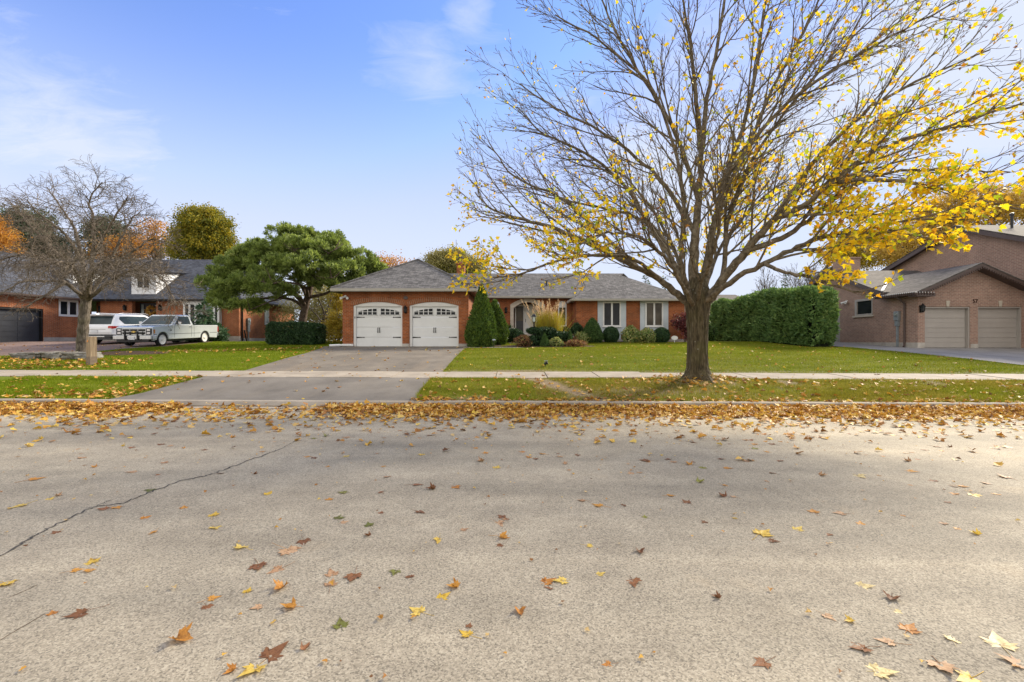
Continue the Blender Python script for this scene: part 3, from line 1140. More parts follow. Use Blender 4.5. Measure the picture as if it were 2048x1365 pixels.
# photo x, y, width in photo pixels, colour, curl kind, label
NEAR = [
    (545, 1307, 62, 'brown', 0, 'largest brown leaf on the road, lying above a yellow leaf at the bottom edge'),
    (507, 1337, 56, 'yellow', 1, 'yellow leaf touching the largest brown leaf near the bottom edge'),
    (465, 1340, 30, 'orange', 3, 'small curled orange leaf left of the yellow leaf at the bottom edge'),
    (610, 1296, 28, 'brown', 3, 'small rolled brown leaf at the right of the largest brown leaf'),
    (362, 1277, 54, 'orange', 3, 'rolled orange leaf alone on the asphalt in the left foreground'),
    (158, 1229, 46, 'brown', 2, 'dark brown leaf with curled edge, far left of the foreground asphalt'),
    (682, 1248, 38, 'green', 1, 'only large dark green leaf in the foreground'),
    (836, 1220, 38, 'yellow', 1, 'yellow leaf directly below and left of another yellow leaf, left of centre'),
    (885, 1192, 34, 'yellow', 0, 'yellow leaf between an orange curled leaf and a lower yellow leaf'),
    (910, 1171, 30, 'orange', 3, 'orange curled leaf just above a yellow leaf, left of centre'),
    (934, 1265, 34, 'yellow', 0, 'yellow leaf under a small brown leaf, below the centre of the photo'),
    (938, 1249, 20, 'brown', 2, 'small brown leaf tucked behind a yellow leaf below the centre'),
    (582, 1213, 40, 'orange', 5, 'folded orange leaf standing on edge, below the pair of flattened tan leaves'),
    (516, 1213, 26, 'tan', 1, 'small tan leaf just left of the folded orange leaf'),
    (563, 1174, 40, 'orange', 3, 'orange leaf curled up like a claw, above the small tan leaf'),
    (707, 1152, 44, 'brown', 2, 'dark brown curled leaf with its stem pointing at the camera'),
    (664, 1146, 34, 'tan', 0, 'flattened tan leaf, upper one of two beside the dark brown curled leaf'),
    (662, 1166, 34, 'tan', 0, 'flattened tan leaf, lower one of two beside the dark brown curled leaf'),
    (517, 1132, 44, 'brown', 2, 'brown leaf with orange edge lying left of two flattened tan leaves'),
    (580, 1101, 54, 'tan', 0, 'wide flattened tan leaf with a long dark stem pointing right'),
    (556, 1138, 36, 'tan', 0, 'flattened tan leaf right under the wide tan leaf with long stem'),
    (482, 1093, 38, 'yellow', 2, 'yellow curled leaf just left of the wide flattened tan leaf'),
    (428, 1029, 28, 'yellow', 2, 'upper one of two yellow leaves in line, left middle of the road'),
    (430, 1054, 28, 'yellow', 1, 'lower one of two yellow leaves in line, left middle of the road'),
    (185, 1124, 34, 'yellow', 2, 'vivid yellow leaf above two small orange leaves at the left'),
    (152, 1141, 24, 'orange', 1, 'small orange leaf at the left under the vivid yellow leaf, left one of two'),
    (180, 1141, 27, 'orange', 2, 'small orange leaf at the left under the vivid yellow leaf, right one of two'),
    (15, 1168, 42, 'yellow', 2, 'yellow leaf cut by the left edge of the photo'),
    (105, 1227, 22, 'orange', 1, 'small orange leaf at the end of a thin twig, far left'),
    (425, 1196, 26, 'orange', 1, 'small orange leaf right above a brown leaf, left of the folded orange leaf'),
    (415, 1213, 28, 'brown', 0, 'brown leaf right below a small orange leaf, left foreground'),
    (495, 1181, 24, 'yellow', 2, 'small yellow leaf left of the claw shaped orange leaf'),
    (790, 1141, 28, 'green', 1, 'pale green leaf left of centre, right of the dark brown curled leaf'),
    (820, 1150, 24, 'brown', 0, 'small brown skeleton leaf just right of the pale green leaf'),
    (738, 1048, 26, 'green', 2, 'green leaf above a small dark leaf, left of centre'),
    (736, 1069, 17, 'brown', 3, 'tiny dark leaf just below the green leaf left of centre'),
    (878, 1077, 30, 'yellow', 0, 'pale yellow leaf alone near the middle of the road'),
    (1005, 1072, 30, 'orange', 5, 'dark and orange crumpled leaf at the middle of the road'),
    (840, 1021, 26, 'brown', 0, 'brown leaf alone in the middle of the road above the pale yellow leaf'),
    (687, 983, 22, 'green', 1, 'green leaf on the pale band of the road, left of centre'),
    (300, 980, 24, 'green', 1, 'olive green leaf beside the crack in the asphalt'),
    (208, 1018, 26, 'brown', 2, 'brown leaf lying across the crack in the asphalt'),
    (233, 1015, 22, 'orange', 1, 'orange leaf lying on the crack just right of a brown leaf'),
    (40, 1012, 32, 'yellow', 0, 'yellow leaf left of the crack near the left edge'),
    (70, 959, 28, 'orange', 1, 'orange leaf near the left edge, above the yellow leaf by the crack'),
    (290, 1036, 20, 'orange', 1, 'small orange leaf just below the crack'),
    (1095, 1160, 34, 'orange', 1, 'orange leaf overlapping a yellow leaf, right of the centre'),
    (1124, 1158, 34, 'yellow', 1, 'yellow leaf overlapping an orange leaf, right of the centre'),
    (1100, 1172, 22, 'brown', 0, 'small dark leaf under the overlapping orange and yellow pair'),
    (1040, 1220, 32, 'orange', 3, 'curled orange leaf below the overlapping orange and yellow pair'),
    (1200, 1144, 22, 'yellow', 0, 'small lemon yellow leaf right of the overlapping pair'),
    (1180, 1088, 20, 'yellow', 1, 'small yellow leaf above the lemon yellow leaf, right of centre'),
    (1266, 1159, 40, 'brown', 1, 'brown leaf with a pointed tip, right of the lemon yellow leaf'),
    (1280, 1099, 26, 'brown', 3, 'folded brown leaf above the pointed brown leaf, right of centre'),
    (1197, 1007, 26, 'orange', 1, 'rust coloured leaf alone on the pale band right of centre'),
    (1525, 1062, 48, 'yellow', 2, 'big golden leaf with a dark brown tip at the right middle of the road'),
    (1596, 1053, 26, 'yellow', 1, 'small yellow leaf right of the big golden leaf'),
    (1725, 1166, 36, 'pale', 0, 'pale yellow leaf above a curled brown leaf at the right'),
    (1783, 1190, 40, 'brown', 5, 'curled brown leaf casting a clear shadow at the right'),
    (1796, 1218, 20, 'pale', 1, 'small pale leaf just below the curled brown leaf at the right'),
    (1701, 1237, 24, 'yellow', 3, 'vivid yellow folded leaf at the right of the foreground'),
    (1818, 1252, 46, 'orange', 2, 'orange leaf with yellow edge, right foreground'),
    (1722, 1291, 48, 'brown', 2, 'brown leaf leaning on a darker one in the right foreground'),
    (1776, 1277, 40, 'tan', 0, 'tan leaf with dark edge in the right foreground'),
    (1905, 1272, 32, 'pale', 1, 'pale leaf left of the big cream leaf at the right edge'),
    (2000, 1280, 62, 'pale', 1, 'big cream yellow leaf near the right edge'),
    (1760, 1338, 54, 'pale', 1, 'pale yellow leaf at the bottom right, under the leaning brown leaf'),
    (1885, 1327, 66, 'tan', 2, 'pinkish tan leaf touching a yellow leaf in the bottom right corner'),
    (1937, 1350, 52, 'yellow', 0, 'yellow leaf touching the pinkish tan leaf in the bottom right corner'),
    (2030, 1318, 48, 'tan', 1, 'tan leaf cut by the right edge of the photo'),
    (1525, 1321, 40, 'brown', 1, 'brown leaf with torn edge at the bottom, left of the pale bottom leaf'),
    (1216, 1325, 22, 'orange', 1, 'small orange leaf alone at the bottom, right of centre'),
    (1655, 1227, 28, 'tan', 1, 'small tan leaf left of the vivid yellow folded leaf'),
    (1435, 1190, 22, 'brown', 3, 'small dark leaf alone between the pointed brown leaf and the pale yellow leaf'),
    (1718, 946, 30, 'pale', 1, 'pale leaf in the right half, on the far side of the road'),
    (2010, 947, 32, 'tan', 2, 'tan and brown leaf near the right edge on the far side of the road'),
    (1290, 917, 26, 'brown', 2, 'brown leaf on the far side of the road, in front of the maple trunk'),
]
for x, y, w, color, kind, lab in NEAR:
    Y = 1365 / (y + 4 - 682.5)
    road_leaf((x - 1024) / 910 * Y, Y, w / 910 * Y * .95, color, kind, lab)
LABELS_FAR = {
    'yellow': 'small yellow leaf scattered over the middle and far side of the road',
    'orange': 'small orange leaf scattered over the middle and far side of the road',
    'brown': 'small brown leaf scattered over the middle and far side of the road',
    'tan': 'small tan leaf scattered over the middle and far side of the road',
    'green': 'small green leaf scattered over the middle and far side of the road'}
rl = random.Random(91)
for i in range(220):
    Y = 3.3 + 4.9 * rl.random() ** .75
    x = rl.uniform(-1.1, 1.1) * Y
    c = rl.choice(['yellow', 'orange', 'orange', 'brown', 'brown', 'tan', 'tan', 'tan', 'green' if rl.random() < .35 else 'orange'])
    road_leaf(x, Y, rl.uniform(.05, .125), c, rl.choice([0, 0, 1, 1, 2, 3, 4]), LABELS_FAR[c], 'small leaves scattered over the road')


def ground_twig(pts, r, label):
    b = MB()
    P = []
    for x, y in pts:
        Y = 1365 / (y - 682.5)
        P.append(((x - 1024) / 910 * Y, Y, G((x - 1024) / 910 * Y, Y) + r))
    b.tube(P, r, 5)
    tag(b.build('twig', M['bark_twig_grey'], uv=False), label, 'twig')


ground_twig([(-10, 1292), (25, 1270), (60, 1250), (88, 1233)], 0.0018, 'thin pale twig lying on the road at the far left')
ground_twig([(20, 1199), (48, 1187), (74, 1175)], 0.0016, 'short dark twig above the thin pale twig at the far left')

# ------------------------------------------------------------------ houses
def arc_pts(x0, x1, zs, zc, n=16):
    """segmental arch from spring to spring"""
    return [(x0 + (x1 - x0) * k / n, zs + (zc - zs) * (1 - (2 * k / n - 1) ** 2)) for k in range(n + 1)]


def brick_arch(x0, x1, zs, zc, th, y, parent, n=28):
    b = MB()
    for k in range(n):
        q = []
        for t in (k / n + .0052, (k + 1) / n - .0052):
            x = x0 + (x1 - x0) * t
            z = zs + (zc - zs) * (1 - (2 * t - 1) ** 2)
            sl = (zc - zs) * -4 * (2 * t - 1) / (x1 - x0)
            nx, nz = -sl, 1.0
            ln = math.hypot(nx, nz)
            q.append(((x, z), (x + nx / ln * th, z + nz / ln * th)))
        b.prism([q[0][0], q[1][0], q[1][1], q[0][1]], 'y', y - .014, y + .03)
    b.mi = 1       # mortar behind the bricks
    lo, hi = [], []
    for k in range(n + 1):
        t = k / n
        x = x0 + (x1 - x0) * t
        z = zs + (zc - zs) * (1 - (2 * t - 1) ** 2)
        sl = (zc - zs) * -4 * (2 * t - 1) / (x1 - x0)
        ln = math.hypot(sl, 1)
        lo.append((x, z + .004))
        hi.append((x - sl / ln * (th - .004), z + (th - .004) / ln))
    b.prism(lo + hi[::-1], 'y', y - .006, y + .02)
    return b.build('brick_arch', [M['brick_red'], M['mortar']], parent)


def gutter(b, p0, p1, h=.13, d=.12):
    """box gutter from p0 to p1 (its outer bottom line), turned along the run"""
    a, c = Vector(p0), Vector(p1)
    t = (c - a).normalized()
    n = Vector((t.y, -t.x, 0))
    V = []
    for q in (a, c):
        for o, z in ((0, 0), (.02, h * .35), (.03, h), (-d, h), (-d, 0)):
            V.append(q + n * o + Vector((0, 0, z)))
    F = [(k, (k + 1) % 5, 5 + (k + 1) % 5, 5 + k) for k in range(5)] + [(4, 3, 2, 1, 0), (5, 6, 7, 8, 9)]
    b.add(V, F)


def roof_solid(tops, under, name, m, parent, th=.05):
    """shingle planes with a thickness"""
    b = MB()
    for poly in tops:
        P = [Vector(p) for p in poly]
        n = (P[1] - P[0]).cross(P[2] - P[0]).normalized()
        if n.z < 0:
            P = P[::-1]
            n = -n
        k = len(P)
        Q = [p - Vector((0, 0, th)) for p in P]
        b.add(P + Q, [list(range(k)), list(range(k, 2 * k))[::-1]] + [[i, k + i, k + (i + 1) % k, (i + 1) % k] for i in range(k)])
    return b.build(name, m, parent)


def carriage_lamp(parent, x, y, z, s=1.0):
    b = MB()
    b.box(x - .05 * s, x + .05 * s, y - .03, y, z - .16 * s, z + .16 * s)
    b.lathe([(.02 * s, -.16 * s), (.075 * s, -.10 * s), (.085 * s, .10 * s), (.10 * s, .11 * s), (.03 * s, .2 * s), (.01 * s, .24 * s)], (x, y - .12 * s, z), 8)
    b.tube([(x, y - .02, z + .1 * s), (x, y - .12 * s, z + .16 * s)], .012 * s, 5)
    l = b.build('wall_lamp', M['black'], parent)
    g = MB()
    g.lathe([(.066 * s, -.085 * s), (.080 * s, .085 * s)], (x, y - .12 * s, z + .002), 8)
    g.v = [(vx + (vx - x) * .08, vy + (vy - (y - .12 * s)) * .08, vz) for vx, vy, vz in g.v]
    g.build('lamp_glass', M['glass'], l)
    return l


def security_camera(parent, x, y, z, facing=(0, -1)):
    fx, fy = facing
    b = MB()
    b.tube([(x, y, z + .06), (x + fx * .06, y + fy * .06, z + .05)], .06, 10)
    for s in (-1, 1):
        sx, sy = -fy * .12 * s, fx * .12 * s
        b.tube([(x + fx * .06, y + fy * .06, z + .03), (x + fx * .12 + sx, y + fy * .12 + sy, z - .02), (x + fx * .24 + sx * 1.5, y + fy * .24 + sy * 1.5, z - .07)],
               [.035, .055, .07], 10)
    return b.build('security_light', M['white'], parent, smooth=True)


def electric_meter(parent, o, n, zt, zb, zg, w=.24):
    """box with a round dial on a wall; o: point on the wall, n: wall normal"""
    n = Vector(n)
    t = Vector((-n.y, n.x, 0))

    def xf(a, b_, c):
        p = Vector(o) + t * a + n * b_
        return (p.x, p.y, c)
    b = MB()
    b.xf = xf
    b.box(-w / 2, w / 2, .002, .14, zt - .48, zt)
    b.box(-w * .4, w * .4, .002, .11, zb, zt - .49)
    for k in (-.05, .04):
        b.tube([(k, .05, zb), (k, .05, zg)], .03, 6)
    m = b.build('electric_meter', M['steel'], parent, bevel=.008)
    d = MB()
    d.xf = xf
    d.lathe([(.085, .141), (.085, .19), (.05, .2)], (0, 0, zt - .17), 14, 'y')
    d.build('meter_dial', M['glass_pale'], m)
    return m


# ---- the red brick bungalow in the middle
def bungalow():
    T = thing('brick_bungalow', 'red brick bungalow with two white arched garage doors and grey shingle roofs', 'house', (0, 27, 1.2))
    BR = M['brick_red']
    # garage block
    gy, gx0, gx1, zt = 24.6, -9.16, -2.35, 4.18
    d1, d2 = (-8.58, -5.93), (-5.54, -2.89)
    zs, zc, zb = 3.41, 3.62, 1.0
    b = MB()
    b.box(gx0, d1[0], gy, gy + .3, zb, zt)
    b.box(d1[1], d2[0], gy, gy + .3, zb, zt)
    b.box(d2[1], gx1, gy, gy + .3, zb, zt)
    for d in (d1, d2):
        b.prism(arc_pts(d[0], d[1], zs, zc) + [(d[1], zt), (d[0], zt)], 'y', gy, gy + .3)
    b.box(gx0, gx0 + .25, gy + .3, 33.5, zb, zt)
    b.box(gx1 - .25, gx1, gy + .3, 32, zb, zt)
    b.build('wall', BR, T)
    f = MB()
    f.box(gx0 - .012, d1[0] - .005, gy - .012, gy + .2, .9, 1.36)
    f.box(d1[1] + .005, d2[0] - .005, gy - .012, gy + .2, .9, 1.36)
    f.box(d2[1] + .005, gx1 + .012, gy - .012, gy + .2, .9, 1.36)
    f.build('foundation', M['concrete'], T)
    for d in (d1, d2):
        brick_arch(d[0] - .06, d[1] + .06, zs + .005, zc + .012, .25, gy, T)
        w = d[1] - d[0]
        fr = MB()
        fr.prism(arc_pts(d[0], d[1], zs - .003, zc - .003) + [(d[1], 3.37), (d[0], 3.37)], 'y', gy + .05, gy + .25)
        fr.box(d[0], d[0] + .125, gy + .05, gy + .25, zb, 3.37)
        fr.box(d[1] - .085, d[1], gy + .05, gy + .25, zb, 3.37)
        fr.build('door_frame', M['white_trim'], T)
        x0, x1 = d[0] + .125, d[1] - .085
        dm = MB()
        zz = [1.185, 1.71, 2.255, 2.80, 3.37]
        for k in range(4):
            dm.box(x0, x1, gy + .14, gy + .19, zz[k] + .004, zz[k + 1] - .004)
            if k < 3:   # tongue and groove lines of the lower sections
                for q in range(2):
                    h = (zz[k + 1] - zz[k]) / 2
                    xm = (x0 + x1) / 2
                    for a, c in ((x0 + .03, xm - .035), (xm + .035, x1 - .03)):
                        dm.box(a, c, gy + .132, gy + .141, zz[k] + q * h + .018, zz[k] + (q + 1) * h - .012)
        door = dm.build('garage_door', M['white'], T)
        # two arched windows per door
        xm = (x0 + x1) / 2
        for side in (-1, 1):
            a, c = (x0 + .09, xm - .09) if side < 0 else (xm + .09, x1 - .09)
            lo, hi = 2.925, 3.262

            def top(x, a=a, c=c, side=side):
                u = (x - a) / (c - a) if side < 0 else (c - x) / (c - a)
                return 3.10 + .165 * (1 - (1 - u) ** 1.8)
            pts = [(a, lo)] + [(c, lo)] + [(c + (a - c) * k / 8, top(c + (a - c) * k / 8)) for k in range(9)]
            pm = MB()
            pm.prism(pts, 'y', gy + .128, gy + .1395)
            win = pm.build('window', M['glass'], door)
            wm = MB()
            yy = (gy + .108, gy + .127)
            for k in range(5):
                x = a + (c - a) * k / 4
                wm.box(x - .02, x + .02, *yy, lo - .03, top(min(max(x, a), c)) + .01)
            wm.box(a - .02, c + .02, *yy, lo - .035, lo)
            wm.box(a, c, yy[0] + .002, yy[1], 3.075, 3.10)
            arc = [(a + (c - a) * k / 8, top(a + (c - a) * k / 8)) for k in range(9)]
            wm.prism([(p[0], p[1] - .004) for p in arc] + [(p[0], p[1] + .035) for p in arc[::-1]], 'y', yy[0] + .001, yy[1])
            wm.build('window_bars', M['white'], door)
        for z in (2.79, 1.70):
            for side in (-1, 1):
                h = MB()
                e = x0 + .02 if side < 0 else x1 - .02
                s = -side
                h.prism([(e, z - .035), (e + s * .08, z - .03), (e + s * .36, z - .014), (e + s * .40, z - .03), (e + s * .44, z), (e + s * .40, z + .03), (e + s * .36, z + .014),
                         (e + s * .08, z + .03), (e, z + .035)], 'y', gy + .112, gy + .129)
                h.build('strap_hinge', M['black'], door)
        for s in (-1, 1):
            h = MB()
            x = xm + s * .05
            h.tube([(x, gy + .128, 2.21), (x, gy + .085, 2.18), (x, gy + .08, 2.09), (x, gy + .085, 2.00), (x, gy + .128, 1.97)], .016, 6)
            h.box(x - .022, x + .022, gy + .11, gy + .129, 2.18, 2.23)
            h.box(x - .022, x + .022, gy + .11, gy + .129, 1.95, 2.0)
            h.build('handle', M['black'], door)
    # oval house number plate and lamp between the doors
    pl = MB()
    pl.prism([(-5.745 + .125 * math.cos(a), 3.835 + .10 * math.sin(a)) for a in np.linspace(0, 2 * math.pi, 20, endpoint=False)], 'y', gy - .025, gy)
    pl.build('number_plate', M['brown_trim'], T, bevel=.008)
    carriage_lamp(T, -5.745, gy, 3.17, 1.1)
    security_camera(T, -9.0, gy, 3.86)
    k = MB()
    k.box(-8.52, -8.49, gy + .03, gy + .05, 2.72, 2.84)
    k.build('keypad', M['black'], T)
    # hip roof of the garage
    e = dict(x0=-9.60, x1=-1.92, y=24.13, z=4.30)
    ap = (-5.76, 27.9, 6.48)
    rb = (-5.76, 36.0, 6.48)
    c0, c1 = (e['x0'], e['y'], e['z']), (e['x1'], e['y'], e['z'])
    roof_solid([[c0, c1, ap], [c0, ap, rb, (e['x0'], 36.0, e['z'])], [c1, (e['x1'], 31.4, e['z']), (e['x1'] - 3.84, 36.0, 6.48), ap]], None, 'roof', M['shingle_grey'], T)
    cap = MB()
    for p in (c0, c1):
        cap.tube([Vector(p) + Vector((0, 0, .02)), Vector(ap) + Vector((0, 0, .02))], .06, 6)
    cap.build('ridge_cap', M['shingle_grey'], T)
    g = MB()
    gutter(g, (e['x0'] - .02, e['y'] - .02, 4.135), (e['x1'] + .02, e['y'] - .02, 4.135), .155)
    gutter(g, (e['x0'] - .02, 33.0, 4.135), (e['x0'] - .02, e['y'] - .02, 4.135), .155)
    gutter(g, (e['x1'] + .02, e['y'] - .02, 4.135), (e['x1'] + .02, 31.0, 4.135), .155)
    g.build('gutter', M['grey_trim'], T)
    so = MB()
    so.box(e['x0'] + .08, e['x1'] - .08, e['y'] + .08, gy - .003, 4.16, 4.175)
    so.box(e['x0'] + .08, gx0 - .003, gy, 33, 4.16, 4.175)
    so.box(gx1 + .003, e['x1'] - .08, gy, 31, 4.16, 4.175)
    so.build('soffit', M['brown_trim'], T)
    # main block behind the porch
    my, mt = 31.6, 4.5
    wl, wr = (-1.42, -.86), (3.2, 3.79)     # arched side windows
    po = (.12, 2.04)                        # porch opening
    b = MB()
    b.box(gx1 + .002, wl[0], my, my + .3, 1.2, mt)
    b.box(wl[1], po[0], my, my + .3, 1.2, mt)
    b.box(po[1], wr[0], my, my + .3, 1.2, mt)
    b.box(wr[1], 4.4, my, my + .3, 1.2, mt)
    for w in (wl, wr):
        b.box(w[0], w[1], my, my + .3, 1.2, 2.1)
        b.prism([(w[0] + (w[1] - w[0]) * (1 - math.cos(a)) / 2, 3.98 + .3 * math.sin(a)) for a in np.linspace(0, math.pi, 13)] + [(w[1], mt), (w[0], mt)], 'y', my, my + .3)
    b.prism(arc_pts(po[0], po[1], 3.78, 4.2) + [(po[1], mt), (po[0], mt)], 'y', my, my + .3)
    b.box(po[0] - .3, po[0], my + .3, 33.2, 1.4, mt)
    b.box(po[1], po[1] + .3, my + .3, 33.2, 1.4, mt)
    b.box(po[0], po[1], 33.0, 33.2, 1.4, mt)
    b.build('wall', BR, T)
    # stone surround of the porch
    s = MB()
    s.box(-.12, .115, my - .06, my + .22, 1.6, 3.9)
    s.box(2.045, 2.28, my - .06, my + .22, 1.6, 3.9)
    s.prism(arc_pts(.117, 2.043, 3.78, 4.197) + [(2.28, 3.902), (2.28, 4.02)] + arc_pts(-.12, 2.28, 4.02, 4.455)[::-1] + [(-.12, 3.902)], 'y', my - .058, my + .22)
    s.build('porch_surround', M['stone_trim'], T, bevel=.012)
    st = MB()
    st.box(-.1, 2.25, 31.45, 33.0, 1.2, 2.0)
    st.box(-.5, 2.6, 30.85, 31.445, 1.2, 1.84)
    st.box(-.6, 2.7, 30.3, 30.845, 1.2, 1.67)
    st.build('porch_step', M['concrete'], T, bevel=.01)
    # front door with side light
    dy = 32.85
    fr = MB()
    for x in (.25, .86, 1.92):
        fr.box(x - .045, x + .045, dy - .08, dy + .1, 2.003, 4.1)
    fr.box(.205, 1.965, dy - .082, dy + .1, 4.0, 4.12)
    fr.box(.295, .815, dy - .078, dy + .1, 2.003, 2.1)
    fr.build('door_frame', M['white_trim'], T)
    dd = MB()
    dd.box(.91, 1.87, dy - .03, dy + .03, 2.01, 3.99)
    for x in (1.0, 1.42):
        for z0, z1 in ((2.12, 2.6), (2.7, 3.3), (3.4, 3.85)):
            dd.box(x, x + .36, dy - .045, dy - .031, z0, z1)
    fd = dd.build('front_door', M['white'], T, bevel=.006)
    h = MB()
    h.box(.96, .99, dy - .08, dy - .047, 2.85, 3.1)
    h.build('handle', M['black'], fd)
    p = MB()
    p.box(.296, .814, dy, dy + .02, 2.1, 4.0)
    p.build('side_light', M['glass_warm'], T)
    q = MB()
    q.box(.297, .813, dy - .03, dy - .002, 2.101, 2.95)
    q.build('side_light_panel', M['charcoal'], T)
    for w in (wl, wr):
        fm = MB()
        a, c = w
        arch = [(a + (c - a) * (1 - math.cos(t)) / 2, 3.98 + .3 * math.sin(t)) for t in np.linspace(0, math.pi, 17)]
        fm.prism(arch + [(c, 3.93), (a, 3.93)], 'y', my - .02, my + .1)
        fm.box(a, c, my - .018, my + .1, 2.1, 2.52)
        fm.box(a, a + .075, my - .022, my + .1, 2.52, 3.93)
        fm.box(c - .075, c, my - .022, my + .1, 2.52, 3.93)
        fm.box(a + .075, c - .075, my - .022, my + .1, 3.82, 3.93)
        fm.box(a + .075, c - .075, my - .022, my + .1, 2.52, 2.60)
        wn = fm.build('window', M['white'], T, bevel=.008)
        g = MB()
        g.box(a + .075, c - .075, my + .03, my + .05, 2.6, 3.82)
        g.build('pane', M['glass_warm'], wn)
    carriage_lamp(T, -.42, my, 3.62, 1.15)
    # main roof
    RY, RZ, EY, EZ = 35.0, 6.70, 31.12, 4.58
    roof_solid([[(-1.94, EY, EZ), (4.9, EY, EZ), (8.6, RY, RZ), (-5.2, RY, RZ)],
                [(-5.2, RY, RZ), (8.6, RY, RZ), (12.4, 38.9, 4.58), (-9.6, 38.9, 4.58)],
                [(-5.2, RY, RZ), (-9.6, 38.9, 4.58), (-9.6, 34.0, 4.58)]], None, 'roof', M['shingle_grey'], T)
    g = MB()
    gutter(g, (-1.9, EY - .02, 4.44), (4.3, EY - .02, 4.44), .14)
    g.build('gutter', M['grey_trim'], T)
    so = MB()
    so.box(-1.9, 3.85, EY + .08, my - .003, 4.46, 4.475)
    so.build('soffit', M['brown_trim'], T)
    v = MB()
    v.lathe([(.055, -.2), (.055, .28), (.08, .29), (.08, .36), (.03, .4)], (2.47, 32.75, 5.44), 10)
    v.build('roof_vent', M['black'], T)
    ds = MB()
    ds.tube([(-1.86, 31.25, 4.45), (-1.86, 31.52, 4.2), (-1.86, 31.52, 1.5)], .045, 6)
    ds.build('downspout', M['white'], T)
    ch = MB()
    ch.box(-4.33, -3.72, 35.6, 36.3, 5.8, 7.5)
    ch.box(-4.38, -3.67, 35.55, 36.35, 7.505, 7.6)
    chim = ch.build('chimney', BR, T)
    c = MB()
    c.lathe([(.15, 7.605), (.13, 7.95), (.16, 7.955), (.16, 8.0)], (-4.02, 35.95, 0), 12)
    c.build('chimney_pot', M['copper'], chim)
    c = MB()
    c.lathe([(.17, 8.005), (.2, 8.05), (.08, 8.2), (.02, 8.24)], (-4.02, 35.95, 0), 12)
    c.build('chimney_cap', M['black'], chim)
    # bedroom wing
    wy, wt = 29.45, 4.16
    x0, x1 = 4.16, 11.15
    w1, w2 = (5.54, 7.37), (8.28, 10.1)
    b = MB()
    b.box(x0, w1[0], wy, wy + .3, 1.2, wt)
    b.box(w1[1], w2[0], wy, wy + .3, 1.2, wt)
    b.box(w2[1], x1, wy, wy + .3, 1.2, wt)
    for w in (w1, w2):
        b.box(w[0], w[1], wy + .12, wy + .3, 1.2, wt)
    b.box(x0, x0 + .25, wy + .3, my + .3, 1.2, wt)
    b.box(x1 - .25, x1, wy + .3, 39, 1.2, wt)
    b.build('wall', BR, T)
    for w in (w1, w2):
        s = MB()
        zt_, zb_ = 4.13, 1.93
        # side panels with battens, and the apron panel under the window
        a, c = w[0] + .33, w[1] - .33
        for u, vv in ((w[0], a), (c, w[1])):
            s.box(u, vv, wy - .03, wy + .115, zb_, zt_)
            for xx in (u, vv - .05):
                s.box(xx, xx + .05, wy - .05, wy - .031, zb_, zt_)
        s.box(a, c, wy - .02, wy + .115, 1.6, 2.40)
        s.box(a, c, wy - .02, wy + .115, 4.04, zt_)
        s.build('window_panel', M['panel_blue'], T)
        f = MB()
        yy = (wy - .075, wy + .1)
        zb2, zt2 = 2.42, 4.035
        m = (a + c) / 2
        f.box(a, a + .09, *yy, zb2, zt2)
        f.box(c - .09, c, *yy, zb2, zt2)
        f.box(m - .055, m + .055, yy[0] + .003, yy[1], zb2 + .1, zt2 - .09)
        f.box(a + .09, c - .09, *yy, zt2 - .09, zt2)
        f.box(a + .09, c - .09, *yy, zb2, zb2 + .1)
        f.box(a - .06, c + .06, wy - .10, wy - .076, zb2 - .03, zb2 + .03)
        wn = f.build('window', M['white_trim'], T, bevel=.008)
        for u, vv in ((a + .09, m - .055), (m + .055, c - .09)):
            p = MB()
            p.box(u, vv, wy - .01, wy + .01, zb2 + .1, zt2 - .09)
            p.build('pane', M['glass'] if w is w1 else M['glass_warm'], wn)
    ex0, ex1, ey, ez = 3.78, 11.55, 28.98, 4.19
    apx = (7.7, 32.5, 6.22)
    roof_solid([[(ex0, ey, ez), (ex1, ey, ez), apx], [(ex0, ey, ez), apx, (7.7, 36, 6.22), (ex0, 34.5, ez)], [(ex1, ey, ez), (ex1, 38, ez), (7.7, 36, 6.22), apx]], None, 'roof', M['shingle_grey'], T)
    g = MB()
    gutter(g, (ex0 - .02, ey - .02, 4.06), (ex1 + .02, ey - .02, 4.06), .135)
    gutter(g, (ex0 - .02, 31.1, 4.06), (ex0 - .02, ey - .02, 4.06), .135)
    g.build('gutter', M['grey_trim'], T)
    so = MB()
    so.box(ex0 + .08, ex1 - .08, ey + .08, wy - .003, 4.13, 4.145)
    so.box(ex0 + .08, x0 - .003, wy, 31.1, 4.13, 4.145)
    so.build('soffit', M['grey_trim'], T)
    f = MB()
    f.box(x0 - .015, x1 + .015, wy - .015, wy + .2, 1.2, 1.62)
    f.build('foundation', M['concrete'], T)


bungalow()


